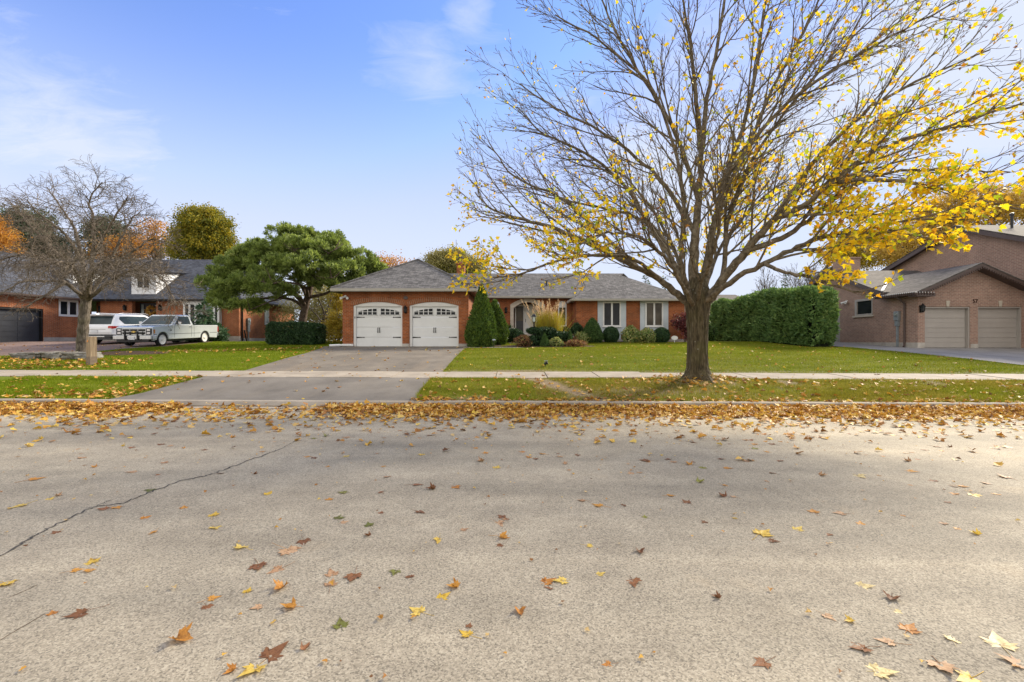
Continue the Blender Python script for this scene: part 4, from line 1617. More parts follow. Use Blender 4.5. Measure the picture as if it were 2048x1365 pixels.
# ---- pink brick house on the right
def pink_house():
    T = thing('brick_house', 'dusky pink brick house with two beige garage doors and brown eaves', 'house', (24, 28, 1.1))
    BK = M['brick_pink']
    X, Yf = 20.5, 23.0
    d1, d2 = (20.86, 23.16), (23.55, 25.78)
    zt, zd = 3.98, 3.24
    ax, az = 23.27, 5.30        # gable apex
    b = MB()
    # front of the garage
    b.box(X, d1[0], Yf, Yf + .3, .8, zd)
    b.box(d1[1], d2[0], Yf, Yf + .3, .8, zd)
    b.box(d2[1], 26.2, Yf, Yf + .3, .8, zd)
    b.prism([(X, zd), (26.2, zd), (26.2, zt), (ax, az), (X, zt)], 'y', Yf, Yf + .3)
    # long side wall that looks towards the bungalow
    dr = (28.44, 29.42)
    wn = (25.86, 27.2)
    Y0, Y1 = Yf + .3, 34.2
    zz = 4.1
    b.box(X, X + .3, Y0, wn[0], .8, zz - .1)
    b.box(X, X + .3, wn[0], wn[1], .8, 3.0)
    b.box(X, X + .3, wn[0], wn[1], 3.95, zz)
    b.box(X, X + .3, wn[1], dr[0], .8, zz)
    b.box(X, X + .3, dr[0], dr[1], 3.42, zz)
    b.box(X, X + .3, dr[1], Y1, .8, zz)
    b.prism([(24.9, zz), (33.6, zz), (29.2, 5.88)], 'x', X, X + .3)
    b.build('wall', BK, T)
    for d in (d1, d2):     # soldier courses over the doors
        so = MB()
        n = 22
        for k in range(n):
            a = d[0] + (d[1] - d[0]) * (k + .06) / n
            c = d[0] + (d[1] - d[0]) * (k + .94) / n
            so.box(a, c, Yf - .008, Yf + .02, zd + .005, zd + .24)
        so.build('soldier_course', BK, T)
        ks = MB()
        m = (d[0] + d[1]) / 2
        ks.prism([(m - .06, zd), (m + .06, zd), (m + .1, zd + .3), (m - .1, zd + .3)], 'y', Yf - .03, Yf + .02)
        ks.build('keystone', M['stone_trim'], T)
    for d in (d1, d2):
        fr = MB()
        fr.box(d[0], d[0] + .06, Yf + .04, Yf + .28, .9, zd)
        fr.box(d[1] - .06, d[1], Yf + .04, Yf + .28, .9, zd)
        fr.box(d[0] + .06, d[1] - .06, Yf + .04, Yf + .28, zd - .08, zd)
        fr.build('door_frame', M['beige'], T)
        dm = MB()
        for k in range(4):
            z0 = 1.16 + k * .5
            dm.box(d[0] + .06, d[1] - .06, Yf + .2, Yf + .25, z0 + .003, z0 + .497)
            for q in range(2):
                dm.box(d[0] + .08, d[1] - .08, Yf + .19, Yf + .201, z0 + q * .25 + .022, z0 + q * .25 + .232)
        dm.build('garage_door', M['beige'], T)
    cu = bpy.data.curves.new('house_number', 'FONT')
    cu.body = '57'
    cu.size = .27
    cu.extrude = .012
    cu.align_x = 'CENTER'
    tmp = bpy.data.objects.new('house_number', cu)
    COL.objects.link(tmp)
    dg = bpy.context.evaluated_depsgraph_get()
    me = bpy.data.meshes.new_from_object(tmp.evaluated_get(dg))
    bpy.data.objects.remove(tmp)
    bpy.data.curves.remove(cu)
    me.name = 'house_number'
    me.materials.clear()
    me.transform(Matrix.Translation((23.40, Yf - .015, 3.43)) @ Matrix.Rotation(R(90), 4, 'X'))
    link('house_number', me, M['digit'], T)
    carriage_lamp(T, 20.64, Yf, 3.12, 1.15)
    # garage roof: ridge runs back
    RX, ex, ex2, ye = 5.40, 20.0, 26.55, 22.5
    sl = (RX - 3.94) / (ax - ex)
    roof_solid([[(ex, ye, 3.94), (ax, ye, RX), (ax, 28.4, RX), (ex, 25.0, 3.94)], [(ax, ye, RX), (ex2, ye, 3.94), (ex2, 28, 3.94), (ax, 28.4, RX)]], None, 'roof', M['shingle_brown'], T)
    r = MB()
    for s, e in ((1, ex), (-1, ex2)):     # rake boards and the boxed eave return
        r.prism([(e + s * .25, 3.94 + .25 * sl - .22), (ax, RX - .22), (ax, RX - .052), (e + s * .25, 3.94 + .25 * sl - .052)], 'y', ye + .02, ye + .08)
        r.prism([(e + s * .4, 3.94 + .4 * sl - .25), (ax, RX - .25), (ax, RX - .08), (e + s * .4, 3.94 + .4 * sl - .08)], 'y', ye + .081, Yf - .003)
    r.box(ex + .02, 20.95, ye + .01, Yf - .005, 3.72, 3.87)
    r.build('rake_board', M['brown_trim'], T)
    g = MB()
    gutter(g, (ex - .01, 25.1, 3.80), (ex - .01, ye, 3.80), .12)
    g.box(ex + .02, X - .003, Yf, 24.95, 3.80, 3.82)
    g.build('gutter', M['brown_trim'], T)
    ds = MB()
    ds.tube([(20.02, 23.75, 3.8), (20.2, 23.72, 3.68), (20.43, 23.7, 3.45), (20.43, 23.7, 1.3), (20.3, 23.6, 1.2)], .05, 6)
    ds.build('downspout', M['brown_trim'], T)
    # side gable roof, ridge runs away from the bungalow
    gx, ry, rz, fy, ez = 20.08, 29.2, 6.02, 24.66, 4.16
    roof_solid([[(gx, fy, ez), (26, fy, ez), (26, ry, rz), (gx, ry, rz)], [(gx, 33.75, ez), (gx, ry, rz), (26, ry, rz), (26, 33.75, ez)]], None, 'roof', M['shingle_brown'], T)
    r = MB()
    for a, c in ((fy, ry), (33.75, ry)):
        r.prism([(a, ez - .25), (c, rz - .25), (c, rz - .055), (a, ez - .055)], 'x', gx + .01, gx + .07)
        r.prism([(a, ez - .17), (c, rz - .17), (c, rz - .09), (a, ez - .09)], 'x', gx + .071, X - .003)
    r.build('rake_board', M['brown_trim'], T)
    v = MB()
    p0, p1 = Vector((20.16, 24.78, 4.22)), Vector((22.35, 26.95, 5.14))
    t = (p1 - p0).normalized()
    n = Vector((t.y, -t.x, 0)).normalized() * .06
    u = Vector((0, 0, .05))
    v.add([p0 - n, p0 + n, p1 + n, p1 - n, p0 - n + u, p0 + n + u, p1 + n + u, p1 - n + u], [(0, 3, 2, 1), (4, 5, 6, 7), (0, 1, 5, 4), (1, 2, 6, 5), (2, 3, 7, 6), (3, 0, 4, 7)])
    v.build('valley_flashing', M['white'], T)
    ch = MB()
    ch.box(21.0, 22.2, 29.0, 29.8, 5.4, 6.75)
    ch.box(20.95, 22.25, 28.95, 29.85, 6.755, 6.85)
    ch.build('chimney', BK, T)
    # tall block behind
    Xm = 26.0
    b = MB()
    b.prism([(18.5, .8), (34.2, .8), (34.2, 5.5), (26.3, 8.05), (18.5, 4.9)], 'x', Xm, Xm + .3)
    b.build('wall', BK, T)
    roof_solid([[(25.6, 17.9, 4.75), (36, 17.9, 4.75), (36, 26.3, 8.2), (25.6, 26.3, 8.2)], [(25.6, 34.9, 5.3), (25.6, 26.3, 8.2), (36, 26.3, 8.2), (36, 34.9, 5.3)]], None, 'roof', M['shingle_brown'], T)
    r = MB()
    r.prism([(17.9, 4.45), (26.3, 7.9), (34.9, 5.0), (34.9, 5.24), (26.3, 8.14), (17.9, 4.69)], 'x', 25.62, 25.7)
    r.prism([(17.9, 4.55), (26.3, 8.0), (34.9, 5.1), (34.9, 5.2), (26.3, 8.1), (17.9, 4.65)], 'x', 25.701, Xm - .003)
    r.build('rake_board', M['brown_trim'], T)
    v = MB()
    v.lathe([(.06, 7.6), (.06, 8.5), (.1, 8.51), (.1, 8.62), (.03, 8.66)], (27.9, 25.4, 0), 10)
    v.build('roof_vent', M['black'], T)
    # window and side door
    f = MB()
    f.box(X - .02, X + .1, wn[0], wn[0] + .07, 3.0, 3.95)
    f.box(X - .02, X + .1, wn[1] - .16, wn[1], 3.0, 3.95)
    f.box(X - .02, X + .1, wn[0] + .07, wn[1] - .16, 3.83, 3.95)
    f.box(X - .02, X + .1, wn[0] + .07, wn[1] - .16, 3.0, 3.08)
    w = f.build('window', M['beige'], T)
    p = MB()
    p.box(X + .04, X + .06, wn[0] + .07, wn[1] - .16, 3.08, 3.83)
    p.build('pane', M['glass'], w)
    s = MB()
    s.box(X - .08, X + .1, wn[0] - .1, wn[1] + .12, 2.9, 2.995)
    s.build('window_sill', M['stone_trim'], T)
    d = MB()
    d.box(X + .1, X + .15, dr[0] + .05, dr[1] - .05, 1.42, 3.36)
    d.box(X + .02, X + .2, dr[0], dr[0] + .05, 1.4, 3.42)
    d.box(X + .02, X + .2, dr[1] - .05, dr[1], 1.4, 3.42)
    d.box(X + .02, X + .2, dr[0] + .05, dr[1] - .05, 3.36, 3.42)
    for z0, z1 in ((1.55, 2.2), (2.3, 3.2)):
        for y0 in (28.57, 28.98):
            d.box(X + .085, X + .101, y0, y0 + .33, z0, z1)
    dd = d.build('side_door', M['beige'], T)
    h = MB()
    h.lathe([(.035, 0), (.035, .06), (.01, .08)], (X + .09, 28.58, 2.3), 8, 'x')
    h.v = [(2 * (X + .09) - a, c, e) for a, c, e in h.v]
    h.build('handle', M['black'], dd)
    security_camera(T, X, 27.85, 3.88, (-1, 0))
    electric_meter(T, (X, 24.15, 0), (-1, 0, 0), 3.08, 2.3, 1.2, .3)
    f = MB()
    f.box(X - .015, X + .2, Yf + .02, dr[0] - .01, .8, 1.42)
    f.box(X - .014, d1[0] - .005, Yf - .015, Yf + .019, .8, 1.42)
    f.box(d1[1] + .005, d2[0] - .005, Yf - .015, Yf + .2, .8, 1.36)
    f.build('foundation', M['concrete'], T)


pink_house()


def eave_lights():
    """cord of little lamps clipped along the side eave and the rake"""
    T = thing('string_lights', 'string of small pale lights clipped along the eave of the pink brick garage', 'string lights', (20, 22.5, 3.8))
    c, l = MB(), MB()
    run = []
    for k in range(22):
        y = 25.0 - k * (2.5 / 21)
        run.append((19.93, y, 3.92))
    for k in range(7):
        run.append((19.98 + k * .14, 22.46, 3.9))
    c.tube(run, .014, 4)
    for i, p in enumerate(run):
        l.lathe([(.006, -.025), (.019, -.01), (.019, .02), (.006, .035)], p, 5)
        c.box(p[0] - .018, p[0] + .018, p[1] - .018, p[1] + .018, p[2] - .13, p[2] - .03)
    rk = []
    for k in range(26):
        t = k / 25
        x = 20.5 + t * (23.27 - 20.5)
        rk.append((x, 22.47, 3.94 + (x - 20) * .446 - .2))
    for k in range(1, 24):
        t = k / 25
        x = 23.27 + t * (26.2 - 23.27)
        rk.append((x, 22.47, 5.40 - (x - 23.27) * .446 - .2))
    c.tube(rk, .012, 4)
    for i, p in enumerate(rk):
        c.box(p[0] - .025, p[0] + .025, p[1] - .02, p[1] + .02, p[2] - .10, p[2] - .012)
    c.build('cord', M['brown_trim'], T)
    l.build('bulbs', M['white'], T)


eave_lights()


# ---- red brick house with the dark roof on the left
def slate_house():
    T = thing('brick_house', 'orange brick house with dark slate roof, white dormers and a black garage door', 'house', (-27, 33, 1.5))
    BK = M['brick_orange']
    fy, x0, x1, zt = 33.0, -45.0, -19.8, 4.42
    e0, e1 = (-30.75, -29.85), (-27.55, -25.8)       # dark entry, front door recess
    bw = (-23.65, -21.05)
    b = MB()
    b.box(-31.0, e0[0], fy, fy + .3, 1.2, zt)
    b.box(e0[1], e1[0], fy, fy + .3, 1.2, zt)
    b.box(e1[1], bw[0], fy, fy + .3, 1.2, zt)
    b.box(bw[0], bw[1], fy, fy + .3, 1.2, 2.2)
    b.box(bw[1], x1, fy, fy + .3, 1.2, zt)
    b.box(x1 - .3, x1, fy + .3, 36.4, 1.2, zt)
    b.box(x1 - .3, x1, 37.0, 41.4, 1.2, zt)
    b.box(x1 - .3, x1, 36.4, 37.0, 1.2, 2.8)
    b.box(e0[0] - .3, e1[1] + .3, fy + 1.0, fy + 1.2, 1.2, zt)
    b.build('wall', BK, T)
    f = MB()
    f.box(-31.0, x1 + .015, fy - .015, fy + .2, 1.2, 1.85)
    f.box(x1 - .2, x1 + .016, fy + .2, 41.3, 1.2, 1.72)
    f.build('foundation', M['concrete'], T)
    # doors in their recesses
    d = MB()
    d.box(e0[0] + .02, e0[1] - .02, fy + .8, fy + .9, 1.4, 4.1)
    d.build('side_door', M['charcoal'], T)
    d = MB()
    d.box(e1[0] + .35, e1[1] - .35, fy + .7, fy + .78, 1.5, 4.2)
    for x in (e1[0] + .03, e1[1] - .08, e1[0] + .3, e1[1] - .35):
        d.box(x, x + .05, fy + .66, fy + .8, 1.5, 4.2)
    d.box(e1[0] + .03, e1[1] - .03, fy + .65, fy + .8, 4.2, 4.3)
    fd = d.build('front_door', M['charcoal'], T)
    g = MB()
    g.box(e1[0] + .08, e1[0] + .3, fy + .72, fy + .74, 1.6, 4.2)
    g.box(e1[1] - .3, e1[1] - .08, fy + .72, fy + .74, 1.6, 4.2)
    g.build('side_light', M['glass_pale'], fd)
    for x in (-28.0, -25.45):
        carriage_lamp(T, x, fy, 3.88, 1.15)
    # bay window
    w = MB()
    y0 = fy - .28
    for x in (bw[0], bw[0] + .38, bw[0] + .82, bw[1] - .45, bw[1] - .14):
        w.box(x, x + .14, y0, fy - .003, 2.45, 4.4)
    w.box(bw[0] - .03, bw[1] + .03, y0 - .02, fy - .003, 2.2, 2.46)
    w.box(bw[0] - .02, bw[1] + .02, y0 - .015, fy - .003, 4.12, 4.405)
    win = w.build('bay_window', M['white'], T)
    for a, c in ((bw[0] + .14, bw[0] + .38), (bw[0] + .52, bw[0] + .82), (bw[0] + .96, bw[1] - .45), (bw[1] - .31, bw[1] - .14)):
        p = MB()
        p.box(a, c, y0 + .06, y0 + .09, 2.46, 4.12)
        p.build('pane', M['glass_pale'] if c - a > .5 else M['glass'], win)
    s = MB()
    s.box(x1 - .1, x1 + .05, 36.4, 37.0, 2.8, 4.4)
    sw = s.build('corner_window', M['white'], T)
    s = MB()
    s.box(x1 + .051, x1 + .06, 36.5, 36.9, 2.95, 4.2)
    s.build('pane', M['glass_pale'], sw)
    ds = MB()
    ds.tube([(x1 + .07, fy + .3, 4.3), (x1 + .07, fy + .3, 1.5)], .055, 6)
    ds.tube([(x1 + .1, fy + .5, 2.3), (x1 + .15, fy + .7, 1.5)], .05, 6)
    ds.build('downspout', M['black'], T)
    electric_meter(T, (x1, 34.1, 0), (1, 0, 0), 3.2, 2.2, 1.5, .32)
    # main roof with a hipped end
    ry, rz, ey, ez, re = 38.0, 8.3, 32.5, 4.5, -24.2
    roof_solid([[(x0, ey, ez), (-19.3, ey, ez), (re, ry, rz), (x0, ry, rz)], [(-19.3, ey, ez), (-19.3, 42, ez), (re, 40, rz), (re, ry, rz)],
                [(x0, 46, ez), (x0, ry, rz), (re, ry, rz), (re, 40, rz), (-19.3, 42, ez), (-19.3, 46, ez)][:4] + [(re, 46, ez)]], None, 'roof', M['shingle_dark'], T)
    g = MB()
    gutter(g, (-31.2, ey - .02, 4.36), (-19.28, ey - .02, 4.36), .14)
    gutter(g, (-19.28, ey - .02, 4.36), (-19.28, 42, 4.36), .14)
    g.build('gutter', M['black'], T)
    so = MB()
    so.box(-31, -19.4, ey + .06, fy - .003, 4.38, 4.395)
    so.build('soffit', M['brown_trim'], T)
    # dormers
    for a, c in ((-27.65, -25.9), (-33.75, -31.9)):
        dm = MB()
        z0, z1 = 4.9, 6.55
        dy = 33.1
        back = ey + (z1 - ez) / .7 + .1
        dm.prism([(dy, z0), (back, z1 + .12), (dy, z1)], 'x', a, c)
        k = 0
        while z0 + .2 * k < z1 - .1:
            dm.box(a - .012, c + .012, dy - .016, dy - .003, z0 + .2 * k + .01, z0 + .2 * k + .19)
            k += 1
        dd = dm.build('dormer', M['siding'], T)
        wf = MB()
        m = (a + c) / 2
        wf.box(m - .5, m + .5, dy - .05, dy - .018, 5.25, 6.35)
        wf.build('window', M['white'], dd)
        wp = MB()
        for s in (-1, 1):
            wp.box(m + s * .23 - .18, m + s * .23 + .18, dy - .062, dy - .051, 5.38, 6.22)
        wp.build('pane', M['glass'], dd)
        roof_solid([[(a - .25, dy - .35, z1 + .02), (c + .25, dy - .35, z1 + .02), (c + .25, back + .35, z1 + .42), (a - .25, back + .35, z1 + .42)]], None, 'dormer_roof', M['shingle_dark'], dd, .1)
    # garage wing, turned towards the drive
    A, B = Vector((-32.4, 24.0, 0)), Vector((-30.6, 33.0, 0))
    t = (B - A).normalized()
    n = Vector((t.y, -t.x, 0))

    def xf(u, v, z):
        p = A + t * u - n * v
        return (p.x, p.y, z)

    def U(Y):
        return (Y - A.y) / t.y
    ud0, ud1 = U(25.35), U(30.25)
    uw0, uw1 = U(31.1), U(32.25)
    L = (B - A).length
    b = MB()
    b.xf = xf
    b.box(0, ud0, 0, .3, 1.2, zt)
    b.box(ud0, ud1, 0, .3, 3.62, zt)
    b.box(ud1, uw0, 0, .3, 1.2, zt)
    b.box(uw0, uw1, 0, .3, 1.2, 3.2)
    b.box(uw1, L + .1, 0, .3, 1.2, zt)
    b.box(0, .3, .3, 8, 1.2, zt)
    b.prism([(0.3, zt), (8, zt), (4.3, 7.4)], 'x', 0, .3)
    b.build('wall', BK, T)
    so = MB()
    so.xf = xf
    for k in range(60):
        u = ud0 + (ud1 - ud0) * k / 60
        so.box(u + .004, u + (ud1 - ud0) / 60 - .006, -.012, .02, 3.63, 3.86)
    so.build('soldier_course', BK, T)
    d = MB()
    d.xf = xf
    d.box(ud0 + .1, ud1 - .1, .2, .25, 1.35, 3.5)
    for k in range(6):
        z = 1.42 + k * .345
        for q in range(4):
            a = ud0 + .16 + q * (ud1 - ud0 - .2) / 4
            d.box(a, a + (ud1 - ud0 - .2) / 4 - .1, .185, .201, z, z + .29)
    gd = d.build('garage_door', M['charcoal'], T)
    fr = MB()
    fr.xf = xf
    fr.box(ud0, ud0 + .1, .03, .28, 1.3, 3.62)
    fr.box(ud1 - .1, ud1, .03, .28, 1.3, 3.62)
    fr.box(ud0 + .1, ud1 - .1, .03, .28, 3.5, 3.62)
    fr.build('door_frame', M['black'], T)
    w = MB()
    w.xf = xf
    w.box(uw0, uw1, -.03, .1, 3.2, 3.34)
    w.box(uw0, uw1, -.03, .1, 4.22, zt)
    um = (uw0 + uw1) / 2
    for a, c in ((uw0, uw0 + .1), (um - .06, um + .06), (uw1 - .1, uw1)):
        w.box(a, c, -.03, .1, 3.34, 4.22)
    win = w.build('window', M['white'], T)
    for a, c in ((uw0 + .1, um - .06), (um + .06, uw1 - .1)):
        p = MB()
        p.xf = xf
        p.box(a, c, .03, .05, 3.34, 4.22)
        p.build('pane', M['glass'], win)
    E = -.5
    P = lambda u, v, z: Vector(xf(u, v, z))
    roof_solid([[P(-.4, E, 4.5), P(L + .2, E, 4.5), P(L + 6, 4.3, 7.7), P(-.4, 4.3, 7.7)], [P(-.4, 9, 4.4), P(-.4, 4.3, 7.7), P(L + 6, 4.3, 7.7), P(L + 6, 9, 4.4)]], None, 'roof', M['shingle_dark'], T)
    g = MB()
    gutter(g, P(-.4, E - .02, 4.36), P(L, E - .02, 4.36), .14)
    g.build('gutter', M['brown_trim'], T)
    so = MB()
    so.xf = xf
    so.box(-.3, L - .1, E + .06, -.003, 4.38, 4.395)
    so.build('soffit', M['brown_trim'], T)
    f = MB()
    f.xf = xf
    f.box(ud1 + .01, L, -.015, .2, 1.1, 1.75)
    f.build('foundation', M['concrete'], T)


slate_house()


def wreath():
    V, F = [], []
    n = 420
    a = rng.uniform(0, 2 * np.pi, n)
    r = .27 + rng.normal(0, .06, n)
    P = np.stack([-26.68 + r * np.cos(a), np.full(n, 33.62) + rng.normal(0, .04, n), 3.72 + r * np.sin(a)], 1)
    D = unit(np.stack([np.cos(a), rng.normal(-.4, .3, n), np.sin(a)], 1) + rng.normal(0, .5, (n, 3)))
    Nn = unit(np.cross(D, sph(n)))
    v, f = maple_leaves(P, D, Nn, rng.uniform(.08, .16, n))
    T = thing('door_wreath', 'orange autumn leaf wreath hanging on the dark front door', 'wreath', (-26.68, 33.66, 3.72))
    link('leaves', np_mesh('leaves', v, f), M['litter'], T)
    b = MB()
    b.tube([(-26.68 + .26 * math.cos(t), 33.64, 3.72 + .26 * math.sin(t)) for t in np.linspace(0, 2 * math.pi, 24)], .04, 6)
    b.build('ring', M['mulch'], T)


wreath()


def far_house():
    T = thing('brick_house', 'distant pinkish brick house seen between the maple trunk and the cedar hedge', 'house', (20, 50, 1.5))
    b = MB()
    b.box(17.5, 26, 50, 58, 1.3, 5.6)
    b.build('wall', M['brick_pink'], T)
    roof_solid([[(17, 49.4, 5.6), (26.5, 49.4, 5.6), (26.5, 54, 7.0), (17, 54, 7.0)], [(17, 58.6, 5.6), (17, 54, 7.0), (26.5, 54, 7.0), (26.5, 58.6, 5.6)]], None, 'roof', M['shingle_brown'], T)
    b = MB()
    b.box(18.5, 20, 49.95, 50.0, 2.6, 4.2)
    b.build('window', M['glass'], T)


far_house()

# ------------------------------------------------------------------ vehicles
def arch_profile(outline_top, zb, wheels, R_, u0, u1):
    """side outline of a body: bottom edge with round wheel openings, then the given top line back"""
    pts = [(u0, zb)]
    for wu in wheels:
        for a in np.linspace(math.pi, 0, 13):
            z = .34 + R_ * math.sin(a)
            if z >= zb - 1e-6:
                pts.append((wu + R_ * math.cos(a), max(z, zb)))
    pts.append((u1, zb))
    return pts + outline_top


def wheel(T, xf, u, side, hw, rad, rim_r, rim_mat, white=False):
    b = MB()
    b.xf = xf
    w = .22
    v0 = side * hw
    prof = [(rim_r, 0), (rad - .03, 0), (rad, -.03), (rad, -w + .03), (rad - .03, -w), (rim_r, -w)]
    b.lathe([(r, side * h + v0) for r, h in prof], (0, u, rad), 24, 'x', cap=False)
    t = b.build('wheel', M['tyre'], T, smooth=True)
    r = MB()
    r.xf = xf
    r.lathe([(rim_r + .004, v0 - side * .02), (rim_r - .02, v0 + side * .004), (rim_r - .045, v0 - side * .02), (.12, v0 - side * .05), (.10, v0 - side * .015), (.055, v0 + side * .012), (.02, v0 + side * .014)],
            (0, u, rad), 24, 'x')
    r.build('rim', rim_mat, t, smooth=True)
    d = MB()
    d.xf = xf
    for k in range(8):
        a = 2 * math.pi * k / 8
        cu, cz = u + math.cos(a) * (rim_r + .11) / 2 * .95, rad + math.sin(a) * (rim_r + .11) / 2 * .95
        d.lathe([(.028, v0 - side * .045), (.028, v0 - side * .028)], (0, cu, cz), 8, 'x')
    d.build('rim_slots', M['black'], t)
    return t


def pickup():
    cx, y0 = -19.97, 24.0
    zf, zr = G(-19.5, 24.8) + .015, G(-19.5, 28.2) + .015
    zf, zr = 1.24, 1.385
    sl = (zr - zf) / 3.4

    def xf(v, u, z):
        return (cx + v, y0 + u, zf + (u - .78) * sl + z)
    T = thing('pickup_truck', 'silver white vintage pickup truck with chrome grille facing the street', 'pickup truck', (cx, y0 + 2.6, zf))
    hw = .97

    def part(name, m, fn, parent=T, bevel=0, smooth=False):
        b = MB()
        b.xf = xf
        fn(b)
        return b.build(name, m, parent, bevel=bevel, smooth=smooth)
    top = [(5.38, .62), (5.40, 1.0), (5.38, 1.09), (3.2, 1.10), (3.12, 1.13), (1.55, 1.15), (1.5, 1.14), (.25, 1.07), (.08, 1.02), (.06, .6)]
    body = part('body', M['carpaint'], lambda b: b.prism(arch_profile(top, .29, (.78, 4.18), .41, .12, 5.3), 'x', -hw, hw), bevel=.035)
    # open load bed behind the cab
    part('load_bed', M['darkplastic'], lambda b: b.box(-.8, .8, 3.3, 5.25, 1.085, 1.104), body)

    def trim(b):
        for s in (-1, 1):
            for u0, u1 in ((.14, .36), (1.2, 3.76), (4.6, 5.3)):
                b.box(s * hw - .006 * (s < 0), s * hw + .006 * (s > 0), u0, u1, .62, .645)
    part('side_moulding', M['darkplastic'], trim)

    def seam(b):
        for s in (-1, 1):
            for u in (1.62, 2.98, 3.2):
                b.box(s * hw - .003 * (s < 0), s * hw + .003 * (s > 0), u, u + .014, .42, 1.10)
    part('door_seam', M['black'], seam)
    # cab with sloped screen
    B = [(-.93, 1.46), (.93, 1.46), (.93, 3.16), (-.93, 3.16)]
    Tt = [(-.76, 2.12), (.76, 2.12), (.76, 3.04), (-.76, 3.04)]
    zb, zt = 1.12, 1.66

    def cab(b):
        b.add([(v, u, zb) for v, u in B] + [(v, u, zt) for v, u in Tt] + [(v * .9, u * .9 + 2.6 * .1, zt + .05) for v, u in Tt],
              [(0, 1, 5, 4), (1, 2, 6, 5), (2, 3, 7, 6), (3, 0, 4, 7), (4, 5, 9, 8), (5, 6, 10, 9), (6, 7, 11, 10), (7, 4, 8, 11), (8, 9, 10, 11)])
    cb = part('cab', M['carpaint'], cab, bevel=.02)

    def pane(quad, name, m=M['carglass'], off=.012):
        P = [Vector(xf(*p)) for p in quad]
        n = (P[1] - P[0]).cross(P[2] - P[0]).normalized()
        b = MB()
        q = [p + n * off for p in P]
        b.add(q + [p - n * .004 for p in P], [(0, 1, 2, 3), (7, 6, 5, 4), (0, 4, 5, 1), (1, 5, 6, 2), (2, 6, 7, 3), (3, 7, 4, 0)])
        return b.build(name, m, cb)

    def lerp(a, c, t):
        return tuple(a[i] + (c[i] - a[i]) * t for i in range(3))

    def inset(q, l, r_, lo, hi):
        a, b_, c, d = q
        f = lambda s, t: lerp(lerp(a, b_, s), lerp(d, c, s), t)
        return [f(l, lo), f(1 - r_, lo), f(1 - r_, 1 - hi), f(l, 1 - hi)]
    W = [(*B[0], zb), (*B[1], zb), (*Tt[1], zt), (*Tt[0], zt)]
    pane(inset(W, .05, .05, .08, .06), 'windshield', M['carglass'])
    S = [(*B[1], zb), (*B[2], zb), (*Tt[2], zt), (*Tt[1], zt)]
    pane(inset(S, .14, .10, .08, .10), 'side_window')
    S = [(*B[3], zb), (*B[0], zb), (*Tt[0], zt), (*Tt[3], zt)]
    pane(inset(S, .10, .14, .08, .10), 'side_window')
    S = [(*B[2], zb), (*B[3], zb), (*Tt[3], zt), (*Tt[2], zt)]
    pane(inset(S, .1, .1, .15, .15), 'rear_window')
    # face of the truck
    gr = part('grille', M['chrome'], lambda b: [b.box(-.62, .62, .035, .065, z, z + .032) for z in (.615, .765, .92)] and [b.box(v - .012, v + .012, .034, .065, .62, .945) for v in (-.62, -.21, .21, .62)])
    part('grille_mesh', M['black'], lambda b: b.box(-.92, .92, .046, .08, .61, .96), gr)
    part('emblem', M['gold'], lambda b: b.prism([(-.12, .795), (-.05, .795), (-.05, .82), (.05, .82), (.05, .795), (.12, .795), (.10, .76), (.05, .76), (.05, .735), (-.05, .735), (-.05, .76), (-.14, .76)], 'y', .012, .034), gr)
    for s in (-1, 1):
        h = part('headlight', M['darkplastic'], lambda b: b.box(s * .64, s * .93, .03, .07, .615, .955))
        for z in (.66, .82):
            part('lamp_lens', M['lamplens'], lambda b: b.box(s * .69, s * .86, .016, .031, z, z + .10), h, bevel=.006)
        part('turn_signal', M['amber'], lambda b: b.box(s * hw - .012 * (s < 0), s * hw + .012 * (s > 0), .12, .22, .68, .9))
        part('tail_light', M['redlamp'], lambda b: b.box(s * .82, s * .985, 5.36, 5.415, .68, 1.0))
        m = part('side_mirror', M['chrome'], lambda b: b.box(s * 1.02, s * 1.2, 1.83, 1.9, 1.17, 1.33), bevel=.02)
        part('mirror_arm', M['black'], lambda b: b.tube([(s * .93, 1.85, 1.12), (s * 1.04, 1.86, 1.14), (s * 1.09, 1.87, 1.2)], .014, 5), m)
        part('door_handle', M['chrome'], lambda b: b.box(s * hw, s * (hw + .03), 2.78, 2.94, 1.0, 1.03))
    bp = part('bumper', M['chrome'], lambda b: [b.box(-1.0, 1.0, -.10, .05, .38, .58), b.box(-1.0, -.96, -.02, .32, .38, .58), b.box(.96, 1.0, -.02, .32, .38, .58)], bevel=.025)
    part('bumper_guard', M['black'], lambda b: [b.box(v - .035, v + .035, -.17, -.101, .34, .80) for v in (-.33, .33)], bp, bevel=.012)
    pl = part('number_plate', M['platewhite'], lambda b: b.box(-.16, .16, -.125, -.103, .36, .52), bp)
    part('valance', M['black'], lambda b: b.box(-.85, .85, -.04, .2, .24, .375), bp)
    part('bumper', M['chrome'], lambda b: b.box(-.98, .98, 5.41, 5.5, .42, .6), bevel=.02)
    part('tailgate', M['carpaint'], lambda b: b.box(-.78, .78, 5.385, 5.412, .64, 1.09), bevel=.008)
    part('badge', M['black'], lambda b: [b.prism([(1.30, .80), (1.38, .80), (1.42, .87), (1.34, .87)], 'x', hw, hw + .01), b.box(hw, hw + .01, 1.14, 1.28, .845, .865)])
    for wu in (.78, 4.18):
        for s in (-1, 1):
            wheel(T, xf, wu, s, .95, .34, .27, M['wheel_alloy'])
    part('underbody', M['black'], lambda b: b.box(-.78, .78, .2, 5.2, .22, .44))
    part('wheel_well', M['black'], lambda b: [b.box(-.92, .92, u - .44, u + .44, .38, .80) for u in (.78, 4.18)])
    part('hood_ornament', M['black'], lambda b: b.tube([(0, .3, 1.07), (0, .29, 1.13)], .02, 6))


pickup()


